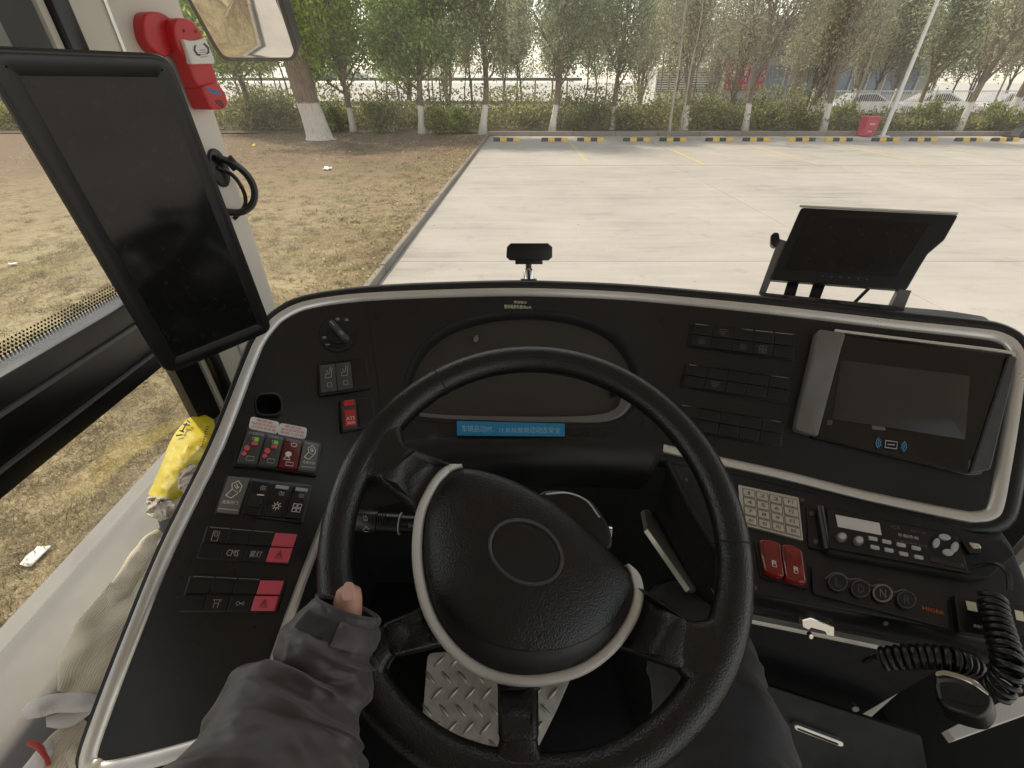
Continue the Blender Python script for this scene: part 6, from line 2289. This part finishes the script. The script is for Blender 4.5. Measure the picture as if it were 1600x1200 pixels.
# dash camera
dc = thing('dash_camera', 'small black camera box on a clear swivel foot at the windscreen base', 'camera', at(826, 436, .90))
CP_ = Plane(at(827, 396, .90), CAM - at(827, 396, .90))
slab('housing', CP_, [(792, 386), (798, 380), (856, 380), (863, 386), (863, 402), (857, 407), (797, 407), (791, 402)], -.035, 0, M['black'], dc, 1)
slab('lower_lip', CP_, [(805, 405), (848, 405), (848, 413), (805, 413)], -.025, -.003, M['black'], dc, .8)
MB().tube([CP_.p(826, 410, -.012), CP_.p(826, 424, -.012)], .006, 12).build('ball_joint', M['black'], dc)
MB().tube([CP_.p(826, 419, -.012), CP_.p(826, 424, -.012), CP_.p(826, 437, -.012)], [.006, .0105, .0108], 18).build('foot', M['chrome'], dc)
MB().tube([CP_.p(826, 422, -.003), CP_.p(827, 436, -.003)], .003, 8).build('screw', M['black'], dc)
MB().tube([CP_.p(826, 436, -.012), CP_.p(826, 440, -.012)], [.0165, .0175], 18).build('base', M['black'], dc)

# small display on a bracket, right
rd = thing('rear_view_display', 'small black display on a metal bracket standing on the dash to the right', 'display', RM.p(1300, 470))
fo_ = rounded([(1252, 324), (1498, 336), (1476, 375), (1450, 397), (1437, 418), (1417, 453), (1203, 437)], [5, 5, 3, 2, 2, 4, 4], 3)
slab('housing', RM, fo_, -.028, 0, M['black'], rd, 2)
P = [RM.p(x, y, -.004) for x, y in ((1250, 321), (1375, 327), (1498, 333))]
MB().tube(P, .0022, 8).build('top_edge', M['silver'], rd)
slab('screen', RM, [(1262, 337), (1455, 349), (1400, 433), (1224, 421)], -.001, .0012, M['screen'], rd, .5)
for k in range(6):
    slab('button', RM, ellipse((1285 + k * 14, 431 + k * 1.1), 2.2, 1.4, 0, 8), 0, .0016, M['grey_dark'], rd, .4)
slab('bracket_arm', RM, [(1217, 372), (1230, 376), (1198, 455), (1190, 462), (1186, 457)], -.02, -.004, M['grey_wing'], rd, .8)
slab('bracket_arm', RM, [(1405, 452), (1424, 454), (1411, 486), (1391, 480)], -.02, .002, M['grey_wing'], rd, .8)
slab('bracket_base', RM, [(1188, 456), (1200, 458), (1400, 478), (1414, 482), (1410, 488), (1190, 464)], -.03, .002, M['grey_dark'], rd, 1)
slab('clamp_knob', RM, rounded([(1204, 368), (1210, 363), (1217, 364), (1219, 378), (1210, 386), (1204, 382)], 2, 2), -.022, .002, M['black'], rd, 2)
ST = RM.off(-.05)
for pts in ([(1232, 436), (1250, 437), (1243, 462), (1224, 462)], [(1272, 440), (1291, 442), (1282, 466), (1264, 464)]):
    slab('stand_leg', ST, pts, -.006, .0, M['black'], rd, 1)
MB().tube(spline([ST.p(1360, 448), ST.p(1348, 460), ST.p(1334, 474)], 5), .003, 8).build('lead', M['cord'], rd)
ribbons('base_slots', RM, Quad((1200, 459), (1400, 479), (1398, 484), (1199, 464)), [[(.12, .4), (.16, .5)], [(.38, .4), (.46, .5)], [(.50, .45), (.56, .55)], [(.8, .45), (.88, .55)]], 2.2, .0024, M['black_matte'], rd)

# outside mirror
mi_n = Vector((.0, -.92, -.40))
MI = Plane(rel(-.70, 1.66, .13), mi_n)
om = thing('outside_mirror', 'outside rear-view mirror in black frame hanging beyond the windscreen', 'mirror', MI.p(400, 40))
mg = rounded([(250, -90), (405, -90), (460, 80), (455, 89), (352, 89), (340, 72)], [10, 10, 8, 8, 14, 10], 4)
slab('frame', MI, inset(orient(mg), -7), -.05, .003, M['black'], om, 3)
slab('glass', MI, mg, .002, .0045, M['mirror'], om, .6)
MB().tube(spline([MI.p(330, -80, -.04), MI.p(330, -160, -.04), rel(-.75, 1.45, .75), rel(-.7, 1.3, .82)], 6), .02, 10).build('arm', M['black'], om)

# ================================================================ GLOVES, PACKET
M['knit'] = cloth('knit_cotton', (0.74, 0.65, 0.50), 700, .95, .12, .7, wave=85)
M['knit_cuff'] = cloth('knit_cuff', (0.76, 0.71, 0.68), 900, .95, .08, .6, wave=160)
M['knit_red'] = cloth('knit_red', (0.5, 0.06, 0.05), 900, .95, .1, .5)
def ring_loft(rings, name, mat, parent, smooth=70, cap=True):
    """rings: lists of equal length"""
    m = len(rings[0]); v = [q for r_ in rings for q in r_]; f = []
    for i in range(len(rings) - 1):
        for k in range(m):
            k2 = (k + 1) % m
            f.append((i * m + k, i * m + k2, (i + 1) * m + k2, (i + 1) * m + k))
    if cap:
        f.append(tuple(range(m - 1, -1, -1))); f.append(tuple((len(rings) - 1) * m + k for k in range(m)))
    o = mesh(name, v, f, mat, parent, smooth)
    return o
def ledge_at(px, py, lift):
    lo, hi = .3, 1.6
    for _ in range(40):
        t = (lo + hi) / 2
        p = at(px, py, t)
        if p.z - CAMZ > ledge_z(p.x) + lift:
            lo = t
        else:
            hi = t
    return at(px, py, lo)
def floppy(name, spine, width, thick, mat, parent, lift=.012, seg=18, wr=.006, seed=0, freq=45, sharp=70, dense=6):
    """a limp tube of cloth lying on the ledge: spine px, half widths px"""
    S = spline([(*a, w, h) for a, w, h in zip(spine, width, thick)], dense)
    rings = []
    for i, (x, y, w, h) in enumerate(S):
        a = S[max(i - 1, 0)]; b = S[min(i + 1, len(S) - 1)]
        d = Vector((b[0] - a[0], b[1] - a[1])).normalized()
        e = Vector((-d.y, d.x))
        c = ledge_at(x, y, lift + h)
        s = (ledge_at(x + e.x * w, y + e.y * w, lift + h) - ledge_at(x - e.x * w, y - e.y * w, lift + h)) / 2
        up = (CAM - c).normalized()
        R_ = []
        for k in range(seg):
            th = 2 * math.pi * k / seg
            p = c + s * math.cos(th) + up * (h * math.sin(th))
            q = p * freq
            rg = noise.noise(Vector((q.x + seed, q.y, q.z)))
            if sharp < 60:
                rg = .5 - 2.2 * abs(rg) + .8 * abs(noise.noise(Vector((q.x * 2.3, q.y * 2.3 + seed, q.z * 2.3))))
            p += up * (wr * rg) + s.normalized() * (wr * .6 * noise.noise(Vector((q.y, q.z + seed, q.x))))
            R_.append(p)
        rings.append(R_)
    return ring_loft(rings, name, mat, parent, sharp)
gl = thing('work_glove', 'cream knitted work glove with pale cuff lying on the window ledge', 'glove', ledge_at(150, 1020, .0))
body = floppy('palm', [(118, 1088), (130, 1050), (150, 1015), (170, 985), (190, 955), (205, 925)], [36, 42, 46, 47, 44, 38], [.014, .018, .021, .021, .019, .016], M['knit'], gl, .004, 32, .018, 0, 24, 70, 10)
floppy('finger', [(176, 950), (198, 908), (220, 874), (241, 846), (253, 831)], [20, 20, 18, 16, 8], [.015, .014, .013, .012, .005], M['knit'], gl, .006, 16, .008, 3, 38, 70, 9)
floppy('finger', [(214, 945), (231, 908), (244, 880), (258, 852), (268, 834)], [17, 15, 13, 14, 7], [.014, .012, .011, .011, .005], M['knit'], gl, .010, 16, .005, 6, 45, 70, 9)
floppy('finger', [(196, 940), (214, 905), (232, 872), (247, 846), (256, 834)], [13, 11, 9, 9, 5], [.010, .009, .008, .008, .004], M['knit'], gl, -.004, 14, .004, 9, 45, 70, 9)
floppy('thumb', [(165, 1035), (180, 1020), (192, 1008), (200, 998)], [17, 16, 14, 7], [.013, .012, .011, .005], M['knit'], gl, .012, 12, .003, 12)
floppy('cuff', [(38, 1118), (58, 1108), (88, 1100), (120, 1097), (148, 1096), (160, 1094)], [9, 15, 16, 15, 12, 6], [.008, .014, .016, .016, .012, .006], M['knit_cuff'], gl, .022, 20, .006, 2, 40, 70, 9)
floppy('cuff_lining', [(72, 1128), (100, 1126), (130, 1112), (150, 1102)], [8, 13, 10, 5], [.006, .01, .01, .005], M['knit_cuff'], gl, .012, 12, .002, 7)
g2 = thing('work_glove', 'second knitted glove with red cuff band beneath, at bottom left corner', 'glove', ledge_at(100, 1180, 0))
floppy('palm', [(60, 1230), (90, 1195), (120, 1160), (140, 1130)], [40, 40, 36, 28], [.012, .014, .014, .01], M['knit'], g2, .002, 14, .006, 20)
floppy('cuff', [(45, 1205), (60, 1190), (72, 1172), (80, 1156)], [10, 14, 12, 6], [.006, .01, .01, .005], M['knit_cuff'], g2, .016, 12, .003, 22)
floppy('cuff_band', [(42, 1160), (58, 1166), (70, 1180), (76, 1196)], [5, 7, 6, 4], [.004, .006, .006, .003], M['knit_red'], g2, .026, 10, .002, 24)
floppy('finger', [(110, 1170), (125, 1200), (118, 1235)], [18, 20, 20], [.012, .014, .012], M['knit'], g2, .012, 12, .004, 26)

M['bag_yellow'] = plastic('yellow_wrapper', (0.60, 0.47, 0.02), .45, .12, 15, 0.25, 60, .004)
M['bag_clear'] = plastic('crinkled_film', (0.58, 0.52, 0.42), .25, .15, 30, 0.6, 90, .006)
M['tissue'] = cloth('tissue', (0.66, 0.56, 0.46), 300, .9, .06, .4)
pk = thing('snack_packet', 'crumpled yellow plastic packet wedged between dash and side window', 'packet', ledge_at(280, 740, 0))
bag = floppy('wrapper', [(324, 650), (312, 672), (298, 700), (285, 730), (268, 760), (248, 785)], [12, 27, 33, 32, 29, 22], [.008, .02, .026, .024, .02, .012], M['bag_yellow'], pk, .012, 40, .008, 31, 20, 45, 14)
floppy('clear_end', [(262, 776), (262, 792), (268, 808)], [30, 32, 22], [.016, .02, .012], M['bag_clear'], pk, .012, 32, .012, 33, 40, 28, 14)
floppy('tissue', [(286, 735), (296, 745), (300, 762), (300, 782)], [14, 22, 20, 10], [.01, .014, .012, .006], M['tissue'], pk, .045, 26, .010, 35, 50, 40, 12)
class LedgeLift:
    def p(self, px, py, h=0.0):
        return ledge_at(px, py, .055 + h)
    def n(self, px, py):
        return Vector((0, 0, 1))
LL = LedgeLift()
ribbons('printing', LL, Quad((282, 655), (306, 655), (296, 682), (272, 682)), [[(.45, .05), (.7, .2)], [(.3, .3), (.75, .35)], [(.5, .2), (.4, .7)], [(.2, .65), (.55, .75)], [(.1, .95), (.5, .9)]], 2.4, .0, M['black_matte'], pk)
ribbons('printing', LL, Quad((316, 664), (330, 664), (322, 702), (306, 702)), [[(.5, .05 + k * .1), (.8 - .03 * k, .1 + k * .1)] for k in range(9)], 1.6, .0, M['black_matte'], pk)

# ================================================================ DRIVER: sleeve, thumb, trousers
M['jacket'] = cloth('jacket_nylon', (0.056, 0.048, 0.047), 900, .5, .12, .12)
M['skin'] = plastic('skin', (0.56, 0.30, 0.22), .5, .08, 60, .3, 700, .0006)
M['skin'].node_tree.nodes['Principled BSDF'].inputs['Subsurface Weight'].default_value = .15
M['skin'].node_tree.nodes['Principled BSDF'].inputs['Subsurface Radius'].default_value = (.01, .004, .002)
M['nail'] = plastic('nail', (0.60, 0.36, 0.30), .3, .05, 60)
M['trousers'] = cloth('trouser_cloth', (0.030, 0.030, 0.033), 700, .85, .12, .35)
per = thing('person', 'driver with dark jacket sleeve, left hand on the wheel and dark trousers', 'person', rel(0, -.15, -1.35))
# hand closed on the rim: palm, four curled fingers, thumb up along the rim
ra = math.atan2((WP.p(536, 985) - WC).dot(WU), (WP.p(536, 985) - WC).dot(WX))
def rimf(da, rr, hh):
    a = ra + da
    er = WX * math.cos(a) + WU * math.sin(a)
    return WC + er * (WR + rr) + WN * hh
hb = MB()
hb.tube(spline([at(480, 1065, .395), at(506, 1025, .41), rimf(.08, .020, .014), rimf(-.02, .020, .010)], 6), list(np.interp(np.linspace(0, 1, 19), [0, .4, .75, 1], [.024, .027, .027, .014])), 16, True, .7)
for k in range(4):
    da = .20 - k * .085
    lens = [1.0, 1.08, 1.02, .85][k]
    th = np.linspace(.2, .2 - 2.5 * lens, 9)
    pts = [rimf(da, .029 * math.cos(t), .028 * math.sin(t)) for t in th]
    hb.tube(pts, list(np.interp(np.linspace(0, 1, 9), [0, .5, 1], [.0098, .009, .0068])), 10)
# thumb leaves the side of the palm and points up along the inner edge
th = spline([rimf(.08, .008, .026), at(528, 1000, .412), at(541, 962, .414), at(544, 936, .418), at(545, 914, .421)], 6)
hb.tube(th, list(np.interp(np.linspace(0, 1, len(th)), [0, .4, .75, .93, 1], [.014, .0138, .0125, .0105, .0045])), 18)
hand = hb.build('hand', M['skin'], per, 70)
TH = Plane.three(at(534, 936, .421), at(553, 936, .421), at(544, 916, .426))
slab('thumb_nail', Plane(at(544, 930, .4035), (CAM - at(544, 930, .42)).normalized() + Vector((0, -.1, .1))), spline([(534, 936), (535, 920), (539, 911), (546, 909), (552, 912), (555, 922), (554, 936), (544, 939)], 4, True), -.004, .0006, M['nail'], hand, 1.5)

# sleeve
def folds(p, d, amp, seed):
    q = p * 16
    a = noise.noise(Vector((q.x * 1.0 + seed, q.y * 1.8, q.z * 1.8)))
    b = noise.noise(Vector((q.x * 2.6, q.y * 3.0 + seed, q.z * 3.2)))
    c = noise.noise(Vector((q.x * 6 + seed, q.y * 6, q.z * 7)))
    return d * amp * (a * 1.3 - abs(b) * 1.1 - abs(c) * .35)
def limb(spine, name, mat, parent, seg=40, amp=.006, per_=10, seed=0, ridges=None, cap=False):
    """spine entries: px, py, t, halfwidth px, flatten"""
    S = spline(spine, per_)
    rings = []
    for i, (x, y, t, w, fl) in enumerate(S):
        a = S[max(i - 1, 0)]; b = S[min(i + 1, len(S) - 1)]
        pa, pb = at(a[0], a[1], a[2]), at(b[0], b[1], b[2])
        d = (pb - pa).normalized()
        c = at(x, y, t)
        vd = (c - CAM).normalized()
        e = d.cross(vd).normalized()
        u = e.cross(d).normalized()
        r_ = w * t / F
        R_ = []
        for k in range(seg):
            th_ = 2 * math.pi * k / seg
            dd = e * math.cos(th_) + u * math.sin(th_) * fl
            p = c + dd * r_
            p += folds(p, dd.normalized(), amp * min(1, i / 6 + .3), seed)
            if ridges:
                p += dd.normalized() * ridges(i / len(S), th_)
            R_.append(p)
        rings.append(R_)
    return rings
def sl_ridge(s, th_):
    z = 0
    for c, w, h, ph in ((.30, .025, .009, .3), (.42, .03, -.006, .8), (.50, .03, .009, -.5), (.62, .03, .008, .6), (.72, .03, -.006, 0), (.80, .035, .008, -.3)):
        z += h * math.exp(-((s - c - .05 * math.sin(th_ + ph * 3)) / w) ** 2) * (.6 + .4 * math.sin(th_ * 1.0 + ph * 5))
    return z
rings = limb([(542, 946, .412, 54, .8), (533, 966, .408, 60, .8), (519, 996, .400, 70, .8), (506, 1028, .393, 80, .82), (498, 1060, .388, 89, .85), (472, 1105, .372, 106, .88), (445, 1160, .352, 128, .9), (420, 1225, .330, 150, .92), (380, 1330, .30, 190, .95), (330, 1450, .27, 230, 1)],
             'sleeve', M['jacket'], per, 72, .0062, 14, 4, sl_ridge)
# turned-in hem at the cuff
c0 = sum((q for q in rings[0]), Vector()) / len(rings[0])
inn = [c0 + (q - c0) * .90 for q in rings[0]]
dv = (sum((q for q in rings[2]), Vector()) / len(rings[2]) - c0)
inn2 = [c0 + (q - c0) * .86 + dv * 2.0 for q in rings[0]]
slv = ring_loft([inn2, inn] + rings, 'jacket_sleeve', M['jacket'], per, 80, False)
md = slv.modifiers.new('s', 'SUBSURF'); md.levels = 1; md.render_levels = 1
# cuff strap wrapped round the wrist, and hook patch
def wrap(name, s0, s1, th0, th1, h, mat, n=16, m=6):
    v, f = [], []
    NS = len(rings); SG = len(rings[0])
    def P_(s, th_, hh):
        fi = s; i = int(fi); i = min(max(i, 0), NS - 2); t = fi - i
        kf = (th_ % (2 * math.pi)) / (2 * math.pi) * SG; k = int(kf); u = kf - k
        a = rings[i][k % SG].lerp(rings[i][(k + 1) % SG], u); b = rings[i + 1][k % SG].lerp(rings[i + 1][(k + 1) % SG], u)
        c_ = a.lerp(b, t)
        cc = (sum(rings[i], Vector()) / SG).lerp(sum(rings[i + 1], Vector()) / SG, t)
        return c_ + (c_ - cc).normalized() * hh
    for lay, hh in enumerate((0.0005, h)):
        for j in range(m + 1):
            for i in range(n + 1):
                sj = j / m; si = i / n
                e = h * .0 if lay == 0 else (h if (0 < i < n and 0 < j < m) else h * .55)
                sag = .0012 * noise.noise(Vector((si * 4, sj * 3, th0)))
                v.append(P_(s0 + (s1 - s0) * sj + .8 * math.sin(si * 3) * 0, th0 + (th1 - th0) * si, (hh if lay == 0 else e) + sag))
    W_ = n + 1
    o_ = (m + 1) * W_
    for j in range(m):
        for i in range(n):
            f.append((o_ + j * W_ + i, o_ + j * W_ + i + 1, o_ + (j + 1) * W_ + i + 1, o_ + (j + 1) * W_ + i))
    for j in range(m):
        f.append((j * W_, o_ + j * W_, o_ + (j + 1) * W_, (j + 1) * W_)); f.append((j * W_ + n, (j + 1) * W_ + n, o_ + (j + 1) * W_ + n, o_ + j * W_ + n))
    for i in range(n):
        f.append((i, i + 1, o_ + i + 1, o_ + i)); f.append((m * W_ + i, o_ + m * W_ + i, o_ + m * W_ + i + 1, m * W_ + i + 1))
    return mesh(name, v, f, mat, slv, 60)
CUFF = (6.5, 20.0)
# which side of the ring faces the camera: find the angle of the vertex nearest the camera
kmin = min(range(len(rings[16])), key=lambda k: (rings[16][k] - CAM).length)
th_c = 2 * math.pi * kmin / len(rings[16])
# right-hand direction along the ring
ku = (kmin + 5) % len(rings[16])
sgn = 1 if (rings[16][ku] - rings[16][kmin]).x > 0 else -1
wrap('cuff_strap', 12, 30, th_c - sgn * .15, th_c + sgn * 1.75, .0035, M['jacket'])
M['hook'] = cloth('hook_patch', (0.022, 0.02, 0.019), 1500, .95, .1, .8)
wrap('hook_patch', 16, 28, th_c - sgn * 1.2, th_c - sgn * .17, .0012, M['hook'], 10, 5)

# right thigh and shin
leg = [(1150, 1330, .50, 150, .9), (1140, 1240, .55, 118, .9), (1120, 1130, .62, 96, .9), (1098, 1040, .69, 84, .92), (1078, 985, .76, 68, .95), (1070, 968, .83, 60, 1.0), (1068, 985, .92, 50, 1.0), (1060, 1005, 1.05, 44, 1.0), (1050, 1020, 1.2, 40, 1.0)]
rl = limb(leg, 'trousers', M['trousers'], per, 36, .008, 8, 11, lambda s, t: .006 * math.sin(s * 38 + math.sin(t) * 1.5) * math.exp(-((s - .25) / .18) ** 2))
ring_loft(rl, 'trouser_leg', M['trousers'], per, 80, True)
sh = at(1046, 1030, 1.22)
mbs = MB()
mbs.tube([sh + Vector((0, -.06, -.02)), sh + Vector((0, 0, -.0)), sh + Vector((0, .1, -.02)), sh + Vector((0, .18, -.04))], [.03, .048, .045, .02], 14)
mbs.build('shoe', M['black_matte'], per, 60)
